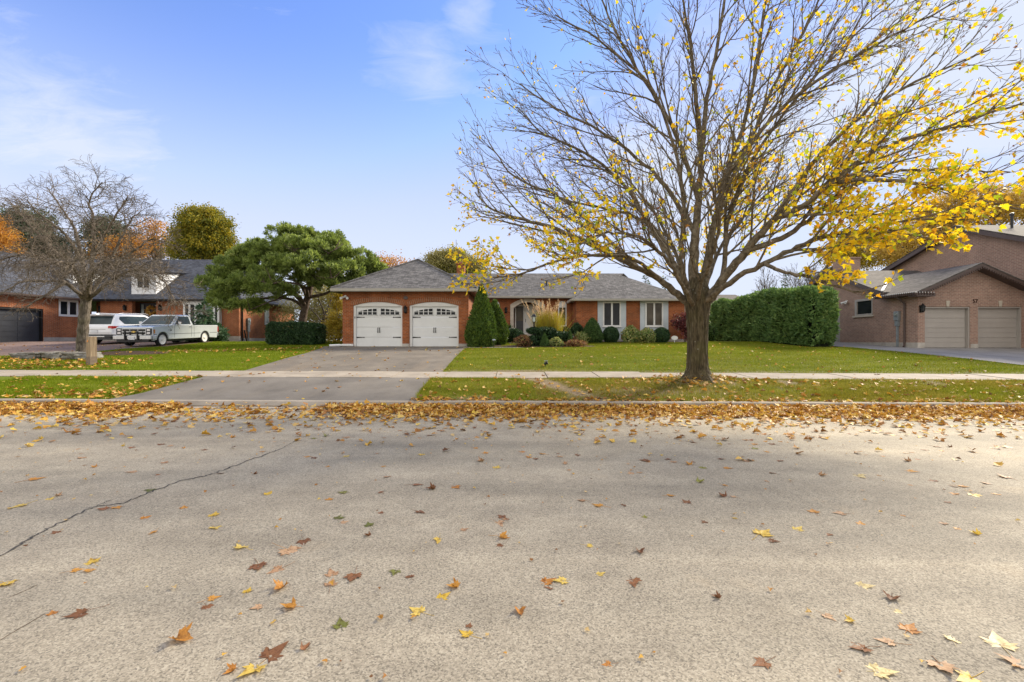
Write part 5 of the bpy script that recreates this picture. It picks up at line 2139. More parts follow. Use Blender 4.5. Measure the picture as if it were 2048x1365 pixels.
def suv():
    cx, y0 = -23.85, 26.0
    zf, zr = 1.34, 1.44
    sl = (zr - zf) / 2.98

    def xf(v, u, z):
        return (cx + v, y0 + u, zf + (u - 1.05) * sl + z)
    T = thing('suv', 'white family SUV parked rear first view beside the pickup', 'car', (cx, y0 + 2.5, zf))
    T['label'] = 'white SUV with red tail lights parked with its rear to the street'
    hw = .99

    def part(name, m, fn, parent=T, bevel=0, smooth=False):
        b = MB()
        b.xf = xf
        fn(b)
        return b.build(name, m, parent, bevel=bevel, smooth=smooth)
    top = [(5.0, .55), (4.98, .85), (4.75, 1.02), (4.0, 1.13), (3.85, 1.14), (.35, 1.12), (.10, 1.10), (.03, .98), (.0, .72), (.03, .5)]
    part('body', M['suvpaint'], lambda b: b.prism(arch_profile(top, .42, (1.05, 4.03), .44, .1, 4.9), 'x', -hw, hw), bevel=.05)
    part('sill', M['darkplastic'], lambda b: [b.box(-hw - .004, hw + .004, 1.5, 3.58, .26, .425), b.box(-.9, .9, .02, .55, .26, .46)], bevel=.02)

    def flare(b):
        for s in (-1, 1):
            for wu in (1.05, 4.03):
                A = np.linspace(0, math.pi, 15)
                pts = [(wu + .49 * math.cos(a), .34 + .49 * math.sin(a)) for a in A] + [(wu + .43 * math.cos(a), .34 + .43 * math.sin(a)) for a in A[::-1]]
                b.prism(pts, 'x', s * hw, s * (hw + .012))
    part('wheel_arch', M['darkplastic'], flare)
    B = [(-.95, .12), (.95, .12), (.95, 3.95), (-.95, 3.95)]
    Tt = [(-.74, .50), (.74, .50), (.74, 2.75), (-.74, 2.75)]
    zb, zt = 1.08, 1.70

    def cab(b):
        b.add([(v, u, zb) for v, u in B] + [(v, u, zt) for v, u in Tt] + [(v * .85, 1.83 + (u - 1.83) * .8, zt + .06) for v, u in Tt],
              [(0, 1, 5, 4), (1, 2, 6, 5), (2, 3, 7, 6), (3, 0, 4, 7), (4, 5, 9, 8), (5, 6, 10, 9), (6, 7, 11, 10), (7, 4, 8, 11), (8, 9, 10, 11)])
    cb = part('cabin', M['suvpaint'], cab, bevel=.03)

    def pane(quad, name):
        P = [Vector(xf(*p)) for p in quad]
        n = (P[1] - P[0]).cross(P[-1] - P[0]).normalized()
        b = MB()
        k = len(P)
        b.add([p + n * .014 for p in P] + [p - n * .004 for p in P], [list(range(k)), list(range(k, 2 * k))[::-1]] + [[i, k + i, k + (i + 1) % k, (i + 1) % k] for i in range(k)])
        return b.build(name, M['carglass'], cb)

    def on(q, s, t):
        a, b_, c, d = [Vector(p) for p in q]
        return tuple(a.lerp(b_, s).lerp(d.lerp(c, s), t))
    S = [(*B[1], zb), (*B[2], zb), (*Tt[2], zt), (*Tt[1], zt)]
    for a, c in ((.11, .325), (.332, .615), (.622, .91)):
        q = [(a, .12), (c, .12), (c, .88), (a, .88)]
        if a < .2:
            q = [(a + .10, .14), (c, .12), (c, .88), (a + .02, .84), (a, .6)]
        if c > .85:
            q = [(a, .12), (c + .05, .12), (c - .03, .88), (a, .88)]
        pane([on(S, *p) for p in q], 'side_window')
    S2 = [(*B[3], zb), (*B[0], zb), (*Tt[0], zt), (*Tt[3], zt)]
    for a, c in ((.08, .38), (.40, .665), (.69, .88)):
        pane([on(S2, *p) for p in [(a, .12), (c, .12), (c, .88), (a + .02, .88)]], 'side_window')
    Rr = [(*B[0], zb), (*B[1], zb), (*Tt[1], zt), (*Tt[0], zt)]
    rq = [on(Rr, *p) for p in [(.07, .12), (.93, .12), (.95, .86), (.05, .86)]]
    pane(rq, 'rear_window')
    Wq = [(*B[2], zb), (*B[3], zb), (*Tt[3], zt), (*Tt[2], zt)]
    pane([on(Wq, *p) for p in [(.05, .08), (.95, .08), (.95, .92), (.05, .92)]], 'windshield')
    part('spoiler', M['suvpaint'], lambda b: b.prism([(.28, 1.66), (.62, 1.70), (.62, 1.75), (.26, 1.72)], 'x', -.70, .70), bevel=.01)
    for s in (-1, 1):
        tl = part('tail_light', M['redlamp'], lambda b: b.prism([(-.012, .90), (-.012, 1.04), (.04, 1.06), (.5, 1.03), (.46, .96), (.1, .90)], 'x', s * (hw - .22), s * (hw + .012)), bevel=.012)
        part('lamp_lens', M['lamplens'], lambda b: b.box(s * (hw - .2), s * (hw - .02), -.02, -.013, .905, .935), tl)
        part('roof_rail', M['chrome'], lambda b: b.tube([(s * .68, .8, 1.76), (s * .68, 1.0, 1.81), (s * .68, 2.8, 1.81), (s * .68, 3.0, 1.75)], .02, 6))
        m = part('side_mirror', M['suvpaint'], lambda b: b.box(s * 1.0, s * 1.2, 3.4, 3.55, 1.14, 1.3), bevel=.03)
        part('door_handle', M['chrome'], lambda b: [b.box(s * hw, s * (hw + .025), u, u + .2, .98, 1.0) for u in (1.75, 2.75)])
        part('door_seam', M['black'], lambda b: [b.box(s * hw - .003 * (s < 0), s * hw + .003 * (s > 0), u, u + .012, .46, 1.08) for u in (1.62, 2.55, 3.6)])
        part('headlight', M['lamplens'], lambda b: b.box(s * .6, s * .96, 4.82, 4.97, .8, .95), bevel=.02)
    part('chrome_strip', M['chrome'], lambda b: b.box(-.62, .62, -.016, .0, .86, .885))
    pl = part('number_plate', M['platewhite'], lambda b: b.box(-.17, .17, -.022, -.003, .68, .82))
    part('lower_bumper', M['darkplastic'], lambda b: [b.prism([(-.03, .40), (-.03, .56), (.04, .58), (.45, .56), (.45, .40)], 'x', -hw - .004, hw + .004)], bevel=.02)
    part('skid_trim', M['chrome'], lambda b: b.box(-.6, .6, -.045, -.031, .42, .48))
    for wu in (1.05, 4.03):
        for s in (-1, 1):
            wheel(T, xf, wu, s, .97, .38, .27, M['wheel_alloy'])
    part('underbody', M['black'], lambda b: b.box(-.8, .8, .3, 4.7, .28, .5))
    part('wheel_well', M['black'], lambda b: [b.box(-.95, .95, u - .45, u + .45, .42, .84) for u in (1.05, 4.03)])


suv()


# ------------------------------------------------------------------ trees
def catmull(P, sub=5):
    P = [Vector(p) for p in P]
    Q = [P[0] * 2 - P[1]] + P + [P[-1] * 2 - P[-2]]
    out = []
    for i in range(1, len(Q) - 2):
        a, b, c, d = Q[i - 1], Q[i], Q[i + 1], Q[i + 2]
        for k in range(sub):
            t = k / sub
            out.append(.5 * (2 * b + (c - a) * t + (2 * a - 5 * b + 4 * c - d) * t * t + (3 * b - a - 3 * c + d) * t ** 3))
    out.append(P[-1])
    return out


class Tree:
    def __init__(s, seed, centre, dens=(3.2, 5.0, 7.5), ratio=(.42, .4, .42), ang=(38, 42, 45), trop=.12, wob=.16, minlen=.16, maxl=3, sides=(6, 4, 3), rmin=.0045, maxlen=(2.3, .95, .42)):
        s.r = random.Random(seed)
        s.c = Vector(centre)
        s.dens, s.ratio, s.ang, s.trop, s.wob, s.minlen, s.maxl, s.sides, s.rmin, s.maxlen = dens, ratio, ang, trop, wob, minlen, maxl, sides, rmin, maxlen
        s.mb = MB()
        s.sites = []

    def children(s, pts, rad, lvl, L, t0=.2):
        if lvl >= s.maxl:
            return
        n = int(L * s.dens[lvl] * s.r.uniform(.8, 1.2)) + (1 if lvl else 0)
        az = s.r.uniform(0, 6.28)
        for k in range(n):
            t = t0 + (1 - t0) * (k + s.r.random() * .8) / n
            f = t * (len(pts) - 1)
            i = min(int(f), len(pts) - 2)
            p = pts[i].lerp(pts[i + 1], f - i)
            r = rad[i] + (rad[i + 1] - rad[i]) * (f - i)
            d = (pts[i + 1] - pts[i]).normalized()
            az += 2.4 + s.r.uniform(-.5, .5)
            u = d.orthogonal().normalized()
            w = d.cross(u)
            a = R(s.ang[lvl] * s.r.uniform(.7, 1.3))
            q = d * math.cos(a) + (u * math.cos(az) + w * math.sin(az)) * math.sin(a)
            out = Vector((p.x - s.c.x, p.y - s.c.y, 0))
            if out.length > .1:
                q += out.normalized() * .22
            q += Vector((0, 0, s.trop))
            q.normalize()
            ln = min(L * s.ratio[lvl] * s.r.uniform(.6, 1.25) * (1.22 - .75 * t), s.maxlen[lvl] * s.r.uniform(.65, 1.2))
            if ln > s.minlen:
                s.grow(p, q, ln, min(r * .62, ln * .0125 + .002), lvl + 1)

    def grow(s, p, d, L, r, lvl):
        n = 5 if lvl == 1 else (4 if lvl == 2 else 2)
        pts, rad = [p], [r]
        for k in range(n):
            d = (d + Vector((s.r.gauss(0, s.wob), s.r.gauss(0, s.wob), s.r.gauss(0, s.wob) + s.trop * .45))).normalized()
            p = p + d * (L / n)
            pts.append(p)
            rad.append(max(r * (1 - .75 * (k + 1) / n), s.rmin))
        s.mb.tube(pts, rad, s.sides[lvl - 1], cap=False)
        if lvl >= s.maxl - 1:
            for k in range(1, len(pts)):
                s.sites.append((pts[k], (pts[k] - pts[k - 1]).normalized()))
        s.children(pts, rad, lvl, L)

    def limb(s, ctrl, r0, r1, sides=9, t0=.22, sub=5):
        pts = catmull(ctrl, sub)
        n = len(pts)
        rad = [r0 + (r1 - r0) * (k / (n - 1)) ** .8 for k in range(n)]
        pts = [p + Vector((s.r.gauss(0, .015), s.r.gauss(0, .015), s.r.gauss(0, .015))) if 0 < k < n - 1 else p for k, p in enumerate(pts)]
        s.mb.tube(pts, rad, sides, cap=True)
        L = sum((pts[i + 1] - pts[i]).length for i in range(n - 1))
        s.children(pts, rad, 0, L, t0)
        return pts


def LP(pts):
    """photo points with their depth -> control points in the world"""
    return [px(*p) for p in pts]


def maple():
    base = (5.2, 12.75)
    z0 = G(*base) - .05
    T = thing('maple_tree', 'large maple with thinning bright yellow leaves growing on the grass strip by the road', 'tree', (base[0], base[1], z0))
    c = (5.2, 13.0, 3)
    # trunk with root flare and the swelling where the limbs part
    tb = MB()
    prof = [(-.1, .46), (.03, .39), (.12, .335), (.3, .295), (.7, .272), (1.1, .262), (1.5, .268), (1.85, .30), (2.15, .345), (2.4, .335), (2.65, .25), (2.95, .14)]
    n = 80
    fine = [(prof[i][0] + (prof[i + 1][0] - prof[i][0]) * q / 4, prof[i][1] + (prof[i + 1][1] - prof[i][1]) * q / 4) for i in range(len(prof) - 1) for q in range(4)] + [prof[-1]]
    prof = fine
    V = []
    for h, r in prof:
        for k in range(n):
            a = 2 * math.pi * k / n
            fl = max(0, .36 - h) * .95
            rr = r * (1 + .05 * math.sin(5 * a + h * 1.3) + .03 * math.sin(9 * a - h * 2) + .022 * math.sin(27 * a + 1.2 * math.sin(3.1 * h + 2 * a)) + .016 * math.sin(39 * a + 2.0 * math.sin(2.3 * h + 3 * a)) + fl * math.sin(4 * a + .6))
            V.append((base[0] + .02 * h + rr * math.cos(a), base[1] + .05 * h + rr * .95 * math.sin(a), z0 + h))
    F = [(i * n + k, i * n + (k + 1) % n, (i + 1) * n + (k + 1) % n, (i + 1) * n + k) for i in range(len(prof) - 1) for k in range(n)]
    F.append(tuple(range((len(prof) - 1) * n, len(prof) * n)))
    tb.add(V, F)
    tb.build('trunk', M['bark'], T, smooth=True, uv=False)
    S = (1392, 622, 12.95)
    limbs = [
        # photo x, y, depth
        (.165, .02, [S, (1360, 594, 12.9), (1325, 564, 12.8), (1274, 534, 12.6), (1181, 488, 12.3), (1107, 457, 12.2), (1050, 440, 12.2), (985, 420, 12.3), (950, 385, 12.4)]),
        (.145, .02, [S, (1362, 561, 13.2), (1345, 521, 13.5), (1315, 465, 14.0), (1266, 432, 14.3), (1200, 416, 14.6), (1130, 400, 14.9), (1060, 375, 15.2)]),
        (.10, .02, [(1345, 521, 13.5), (1300, 455, 13.9), (1240, 360, 14.2), (1150, 295, 14.4), (1080, 262, 14.6), (1035, 215, 14.8)]),
        (.225, .03, [S, (1386, 545, 12.9), (1391, 482, 12.9), (1396, 416, 12.9), (1401, 330, 12.9), (1414, 198, 12.8), (1440, 60, 12.7), (1460, -90, 12.6)]),
        (.19, .03, [S, (1412, 545, 13.1), (1421, 482, 13.2), (1437, 416, 13.3), (1455, 350, 13.4), (1500, 200, 13.6), (1530, 20, 13.8), (1545, -120, 14)]),
        (.12, .02, [S, (1368, 560, 12.4), (1362, 520, 12.2), (1366, 450, 12.1), (1362, 350, 12.0), (1310, 190, 11.9), (1215, 95, 11.8), (1110, 30, 11.8)]),
        (.13, .02, [S, (1430, 590, 13.1), (1450, 528, 13.2), (1455, 440, 13.3), (1500, 330, 13.4), (1590, 200, 13.5), (1690, 90, 13.6), (1790, 0, 13.8)]),
        (.195, .025, [S, (1427, 583, 12.6), (1464, 535, 12.3), (1510, 482, 11.9), (1546, 442, 11.6), (1596, 419, 11.3), (1661, 366, 11.0), (1756, 300, 10.6), (1888, 255, 10.2), (2050, 205, 9.9)]),
        (.125, .02, [S, (1431, 586, 12.3), (1480, 553, 11.8), (1530, 527, 11.3), (1596, 494, 10.8), (1645, 474, 10.4), (1720, 462, 10.0), (1830, 440, 9.5), (1930, 440, 9.2)]),
        (.11, .02, [(1497, 500, 12.0), (1563, 478, 11.8), (1628, 432, 11.6), (1694, 376, 11.5), (1780, 345, 11.4), (1900, 340, 11.2), (2020, 345, 11.0)]),
        (.10, .02, [(1391, 470, 12.9), (1340, 385, 13.2), (1290, 330, 13.4), (1200, 262, 13.5), (1110, 218, 13.7), (1040, 168, 13.8)]),
        (.09, .02, [(1396, 400, 12.9), (1352, 270, 12.5), (1290, 165, 12.3), (1230, 60, 12.2), (1180, -60, 12.1)]),
        (.09, .02, [(1437, 416, 13.3), (1500, 280, 13.2), (1560, 150, 13.1), (1620, 40, 13.0), (1660, -70, 13.0)]),
        (.09, .02, [(1455, 350, 13.4), (1540, 240, 12.8), (1650, 150, 12.2), (1780, 75, 11.8), (1920, 0, 11.4)]),
        (.10, .02, [(1546, 442, 11.6), (1620, 335, 11.4), (1720, 232, 11.2), (1830, 165, 10.9), (1980, 100, 10.6)]),
        (.085, .02, [(1274, 534, 12.6), (1200, 465, 12.9), (1120, 395, 13.2), (1030, 355, 13.4), (978, 285, 13.5)]),
        (.075, .018, [(1325, 564, 12.8), (1270, 520, 12.2), (1200, 510, 11.6), (1120, 520, 11.2), (1050, 545, 11.0), (985, 555, 10.9)]),
        (.09, .018, [S, (1370, 580, 12.0), (1340, 530, 11.2), (1305, 490, 10.4), (1260, 470, 9.8), (1205, 470, 9.3), (1160, 490, 9.0)]),
        (.09, .018, [S, (1400, 570, 12.2), (1425, 510, 11.4), (1440, 440, 10.6), (1420, 370, 10.0), (1400, 330, 9.6)]),
        (.12, .02, [S, (1410, 575, 13.5), (1440, 500, 14.4), (1490, 430, 15.4), (1560, 370, 16.4), (1640, 330, 17.2)]),
        (.11, .02, [S, (1375, 575, 13.7), (1340, 480, 14.8), (1290, 400, 15.9), (1230, 340, 16.8), (1160, 330, 17.4)]),
        (.10, .02, [(1400, 300, 12.9), (1390, 180, 12.3), (1375, 60, 12.0), (1350, -80, 11.8)]),
        (.07, .018, [(1530, 527, 11.3), (1570, 545, 10.6), (1625, 555, 10.0), (1680, 575, 9.6), (1735, 590, 9.3)]),
        (.08, .018, [(1661, 366, 11.0), (1740, 360, 10.3), (1850, 370, 9.6), (1950, 400, 9.2), (2040, 420, 9.0)]),
    ]
    sites = []
    for i, (r0, r1, pts) in enumerate(limbs):
        t = Tree(100 + i, c, dens=(2.7, 3.3, 4.6), trop=.13, ratio=(.46, .46, .45), ang=(32, 36, 42), wob=.10, sides=(5, 4, 3), rmin=.005, maxlen=(2.4, 1.1, .45))
        t.limb(LP(pts), r0 * .76, r1 * .8, 10, .2 if r0 < .12 else .3)
        t.mb.build('limb', M['bark'] if r0 > 10 else M['bark_twig'], T, smooth=True, uv=False)
        sites += t.sites
    P = np.array([p for p, d in sites])
    D = np.array([d for p, d in sites])
    # which twigs still carry leaves: the low outer boughs, above all those to the right
    sx = 1024 + P[:, 0] / P[:, 1] * 910
    X, Z, Yd = P[:, 0], P[:, 2], P[:, 1]
    low = np.clip((7.4 - Z) / 3.0, 0, 1)
    right = np.clip((X - 5.5) / 1.7, 0, 1)
    left = np.clip((2.9 - X) / 2.0, 0, 1)
    cl = vnoise(X * 1.0 + 40, Z + Yd * .7 + 40, .8, 31)
    pr = .055 + right * (low * .85 + .14) + left * np.clip((5.9 - Z) / 1.8, 0, 1) * 1.25 + np.clip((4.8 - Z) / 1.5, 0, 1) * .16
    pr *= np.clip((cl - .22) * 2.3, .12, 1.25)
    pr *= np.where((X < 4.3) & (Z < 2.55), .0, 1)
    pr += .55 * right * np.clip((5.6 - Z) / 2.2, 0, 1) * .5
    r = np.random.default_rng(44)
    k = r.random(len(P)) < pr
    print('maple sites', len(P), k.sum())
    parts = []
    for rep in range(2):
        q = k if rep == 0 else k & (r.random(len(P)) < .6)
        p, d = P[q] + r.normal(0, .05, (q.sum(), 3)), D[q]
        n = len(p)
        hang = unit(d * .5 + r.normal(0, .55, (n, 3)) + np.array([0, 0, -.55]))
        N = unit(np.cross(hang, unit(r.normal(size=(n, 3)))))
        sz = r.uniform(.065, .15, n) * np.where(p[:, 0] < 3.2, .74, 1.0)
        parts.append(maple_leaves(p + hang * .05, hang, N, sz, MAPLE_LO, .5))
    V, F = join_np(parts)
    link('foliage', np_mesh('foliage', V, F), M['maple_leaf'], T)
    # shrivelled brown scraps and seed clusters left on the high bare twigs
    k2 = r.random(len(P)) < .12
    p, d = P[k2], D[k2]
    n = len(p)
    hang = unit(r.normal(0, .7, (n, 3)) + np.array([0, 0, -.4]))
    V, F = maple_leaves(p, hang, unit(np.cross(hang, sph(n))), r.uniform(.03, .075, n), MAPLE_LO, .8)
    link('withered_leaves', np_mesh('withered_leaves', V, F), M['barberry'], T)


maple()


def bare_tree():
    b0 = (-18.35, 19.4)
    z0 = G(*b0) - .05
    T = thing('bare_tree', 'leafless umbrella shaped tree with dense grey twigs beside the wooden post', 'tree', (b0[0], b0[1], z0))
    D = 19.4
    tb = MB()
    pts = catmull([(b0[0], D, z0), px(165, 680, D), px(167, 650, D), px(170, 618, D), px(174, 592, D)], 5)
    n = len(pts)
    tb.tube(pts, [.26 if k == 0 else (.20 - .02 * k / n + .012 * math.sin(k * 1.7)) for k in range(n)], 14)
    tb.build('trunk', M['bark_grey'], T, smooth=True, uv=False)
    S = (172, 602, D)
    limbs = [
        (.12, [S, (155, 585, D - .4), (130, 565, D - .8), (90, 562, D - 1.3), (40, 566, D - 1.8), (0, 590, D - 2)]),
        (.12, [S, (150, 545, D + .3), (100, 492, D + .7), (60, 452, D + .9), (20, 405, D + 1.1)]),
        (.13, [S, (165, 520, D), (150, 460, D + .2), (125, 420, D + .3), (95, 375, D + .4)]),
        (.12, [S, (185, 520, D - .2), (188, 450, D - .4), (178, 400, D - .5), (205, 365, D - .6)]),
        (.11, [S, (205, 550, D + .2), (235, 490, D + .4), (262, 440, D + .6), (280, 425, D + .6)]),
        (.12, [S, (200, 580, D - .3), (245, 548, D - .7), (290, 540, D - 1.1), (330, 565, D - 1.4), (352, 610, D - 1.6)]),
        (.10, [S, (195, 570, D + 1.0), (225, 535, D + 2), (265, 520, D + 2.8), (300, 530, D + 3.2)]),
        (.10, [S, (160, 565, D + 1.0), (130, 530, D + 2), (90, 520, D + 2.8), (50, 535, D + 3.2)]),
        (.10, [S, (180, 560, D - 1.0), (200, 530, D - 2), (215, 525, D - 2.7), (235, 545, D - 3.1)]),
        (.10, [S, (160, 560, D - 1.0), (140, 530, D - 2), (110, 525, D - 2.8), (85, 545, D - 3.2)]),
        (.09, [(150, 545, D + .3), (105, 525, D + .1), (50, 510, D), (5, 520, D), (-30, 545, D)]),
        (.09, [(205, 550, D + .2), (250, 515, D), (300, 480, D), (330, 485, D)]),
        (.08, [(165, 520, D), (130, 470, D - .6), (80, 430, D - 1), (55, 400, D - 1.1)]),
        (.08, [(185, 520, D - .2), (215, 460, D - .8), (240, 420, D - 1), (255, 395, D - 1.1)]),
        (.08, [(130, 565, D - .8), (95, 590, D - 1.4), (60, 610, D - 1.8), (45, 625, D - 2)]),
    ]
    for i, (r0, pts) in enumerate(limbs):
        t = Tree(300 + i, (b0[0], D, 3), dens=(6.8, 7.8, 7.5), trop=-.05, ratio=(.52, .52, .5), ang=(48, 50, 50), wob=.24, sides=(5, 3, 3), rmin=.0058, maxlen=(1.25, .74, .36))
        t.limb(LP(pts), r0 * .8, .016, 8, .22)
        t.mb.build('limb', M['bark_twig_grey'], T, smooth=True, uv=False)


bare_tree()


def clump_points(blobs, nclump, nleaf, sig, seed, shell=.5):
    """clumps of leaf positions over the outer part of ellipsoids (cx, cy, cz, rx, ry, rz)"""
    r = np.random.default_rng(seed)
    w = np.array([b[3] * b[5] for b in blobs])
    w = w / w.sum()
    P, O = [], []
    for b, f in zip(blobs, w):
        m = max(3, int(nclump * f))
        d = unit(r.normal(size=(m, 3)))
        c = d * (shell + (1 - shell) * r.random((m, 1)) ** .6)
        c = c * np.array(b[3:]) + np.array(b[:3])
        n = np.maximum(3, (nleaf * r.uniform(.4, 1.6, m)).astype(int))
        pc = np.repeat(c, n, axis=0)
        s = np.repeat(r.uniform(.6, 1.3, m) * sig, n)[:, None]
        P.append(pc + r.normal(0, 1, pc.shape) * s * np.array([1, 1, .75]))
        O.append(np.repeat(d, n, axis=0))
    return np.concatenate(P), np.concatenate(O), r


def bushy_tree(name, label, base, blobs, nclump, nleaf, sig, leaf, m, trunk_r, seed, bark='bark_grey', group=None, cat='tree', stems=8, twigs=True):
    """base (x, y); blobs given in the world"""
    z0 = G(*base)
    T = thing(name, label, cat, (base[0], base[1], z0), group)
    rr = random.Random(seed)
    tb = MB()
    low = min(b[2] - b[5] * .4 for b in blobs)
    fork = z0 + max(.4, (low - z0) * .75)
    tb.tube([(base[0], base[1], z0 - .1), (base[0] + .05, base[1], (z0 + fork) / 2), (base[0], base[1], fork + .2)], [trunk_r * 1.3, trunk_r, trunk_r * .85], 10)
    for k in range(stems):
        b = blobs[k % len(blobs)]
        e = Vector((b[0] + rr.uniform(-.5, .5) * b[3], b[1] + rr.uniform(-.5, .5) * b[4], b[2] + rr.uniform(0, .7) * b[5]))
        s = Vector((base[0], base[1], fork))
        mid = s.lerp(e, .5) + Vector((rr.uniform(-.3, .3), rr.uniform(-.3, .3), -.1 * (e - s).length * .5))
        pts = catmull([s, mid, e], 4)
        tb.tube(pts, [trunk_r * .55 * (1 - .85 * i / (len(pts) - 1)) for i in range(len(pts))], 6)
        if twigs:
            for q in range(5):
                i = rr.randrange(2, len(pts))
                p = pts[i]
                d = Vector((rr.gauss(0, 1), rr.gauss(0, 1), rr.gauss(.3, .6))).normalized() * rr.uniform(.4, .9) * min(b[3], 1.5)
                tb.tube([p, p + d * .5, p + d + Vector((0, 0, .1))], [trunk_r * .14, trunk_r * .09, trunk_r * .04], 4, cap=False)
    tb.build('trunk', M[bark], T, smooth=True, uv=False)
    P, O, r = clump_points(blobs, nclump, nleaf, sig, seed)
    n = len(P)
    D = unit(O * .4 + r.normal(0, .7, (n, 3)) + np.array([0, 0, -.25]))
    N = unit(np.cross(D, unit(r.normal(size=(n, 3)))))
    V, F = diamonds(P, D, N, leaf * r.uniform(.6, 1.3, n), leaf * .8 * r.uniform(.6, 1.2, n))
    link('crown', np_mesh('crown', V, F), M[m], T)
    return T


def blobs_px(lst):
    """(x, y, depth, half width, half height in photo pixels, depth ratio) -> world ellipsoids"""
    out = []
    for x, y, D, w, h, *k in lst:
        c = px(x, y, D)
        f = D / 910
        out.append((c.x, c.y, c.z, w * f, w * f * (k[0] if k else .9), h * f))
    return out


def pine():
    base = (-13.0, 28.5)
    z0 = G(*base)
    T = thing('pine_tree', 'broad flat topped green pine behind the clipped dark hedge', 'pine tree', (base[0], base[1], z0))
    D = 28.5
    tb = MB()
    tr = catmull([(base[0], D, z0 - .1), px(604, 660, D), px(607, 630, D), px(614, 600, D), px(620, 575, D), px(622, 530, D)], 5)
    tb.tube(tr, [.27 - .12 * k / len(tr) for k in range(len(tr))], 12)
    L = [[(610, 618, D), (585, 600, D - .5), (540, 596, D - 1), (480, 604, D - 1.5), (440, 604, D - 1.8)],
         [(612, 612, D), (575, 580, D + .3), (530, 560, D + .6), (480, 545, D + 1)],
         [(616, 600, D), (600, 570, D - .6), (560, 540, D - 1.2), (520, 520, D - 1.6)],
         [(618, 595, D), (650, 588, D - .4), (690, 568, D - .8), (720, 560, D - 1)],
         [(620, 575, D), (660, 550, D + .6), (700, 530, D + 1)],
         [(620, 570, D), (610, 530, D - 1.4), (590, 500, D - 2.4)],
         [(621, 560, D), (640, 520, D - 1.2), (670, 500, D - 2)],
         [(621, 565, D), (600, 520, D + 1.5), (560, 500, D + 2.6)],
         [(616, 598, D), (610, 575, D - 1.4), (570, 565, D - 2.8), (530, 570, D - 3.4)],
         [(612, 612, D), (590, 588, D - 1.2), (550, 600, D - 2.2), (500, 620, D - 2.8)],
         [(620, 570, D), (640, 560, D - 1.8), (670, 555, D - 3)]]
    rr = random.Random(5)
    for pts in L:
        p = catmull(LP(pts), 5)
        tb.tube(p, [.11 * (1 - .8 * i / (len(p) - 1)) for i in range(len(p))], 7)
        for q in range(9):
            i = rr.randrange(len(p) // 3, len(p))
            d = Vector((rr.gauss(0, .7), rr.gauss(0, .7), abs(rr.gauss(.4, .4)))).normalized() * rr.uniform(.5, 1.2)
            tb.tube([p[i], p[i] + d * .5 + Vector((0, 0, -.03)), p[i] + d], [.035, .025, .012], 4, cap=False)
    tb.build('trunk', M['bark_pine'], T, smooth=True, uv=False)
    bl = blobs_px([(465, 545, D, 38, 36), (505, 525, D - .5, 40, 42), (545, 515, D, 42, 42), (590, 505, D - 1.2, 46, 40), (640, 500, D - 1, 48, 38), (690, 515, D - .5, 42, 38),
                   (730, 540, D, 30, 30), (755, 548, D, 14, 16), (560, 545, D - 2, 46, 34), (625, 535, D - 2.4, 48, 32), (680, 548, D - 1.8, 40, 28), (470, 585, D - 1.5, 42, 26),
                   (452, 598, D - 1.8, 24, 20), (510, 570, D - 2.5, 44, 34), (480, 615, D - 2.2, 44, 18), (655, 572, D - 1.4, 38, 20), (725, 568, D - .8, 34, 20), (590, 470, D, 40, 14), (545, 585, D - 2.6, 40, 22), (450, 565, D - 1, 34, 30), (600, 490, D + 2, 60, 30), (660, 495, D + 2, 50, 30), (520, 510, D + 2, 50, 32), (620, 560, D - 1.2, 30, 18),
                   (700, 570, D - .6, 34, 14)])
    r0 = np.random.default_rng(770)
    heads = []
    for b_ in bl:
        for q in range(9):
            d_ = unit(r0.normal(size=3))
            d_[2] = abs(d_[2]) * .9 - .25
            f_ = r0.uniform(.55, 1.0)
            s_ = r0.uniform(.26, .44)
            heads.append((b_[0] + d_[0] * b_[3] * f_, b_[1] + d_[1] * b_[4] * f_, b_[2] + d_[2] * b_[5] * f_, max(.28, b_[3] * s_), max(.28, b_[4] * s_), max(.22, b_[5] * s_ * .9)))
    P, O, r = clump_points(heads, 4000, 3, .07, 77, .82)
    keep = (O[:, 2] > -.35) | (r.random(len(P)) < .25)
    P, O = P[keep], O[keep]
    n = len(P)
    k = 13
    up = unit(O * .6 + np.array([0, 0, .6]) + r.normal(0, .2, (n, 3)))
    Pn = np.repeat(P, k, axis=0)
    Dn = unit(np.repeat(up, k, axis=0) * .85 + r.normal(0, .42, (n * k, 3)))
    S = unit(np.cross(Dn, unit(r.normal(size=(n * k, 3))))) * (.024 * r.uniform(.7, 1.3, (n * k, 1)))
    Ln = (.27 * r.uniform(.7, 1.25, (n * k, 1)))
    # one needle bunch is one island: share the base so colour varies by tuft
    V = np.empty((n, 1 + 2 * k, 3))
    V[:, 0] = P
    Tp = (Pn + Dn * Ln).reshape(n, k, 3)
    Sd = S.reshape(n, k, 3)
    V[:, 1::2] = Tp - Sd
    V[:, 2::2] = Tp + Sd
    tri = np.array([(0, 1 + 2 * i, 2 + 2 * i) for i in range(k)])
    F = (tri[None] + (np.arange(n) * (1 + 2 * k))[:, None, None]).reshape(-1, 3)
    link('crown', np_mesh('crown', V.reshape(-1, 3), F), M['pine_needle'], T)


pine()

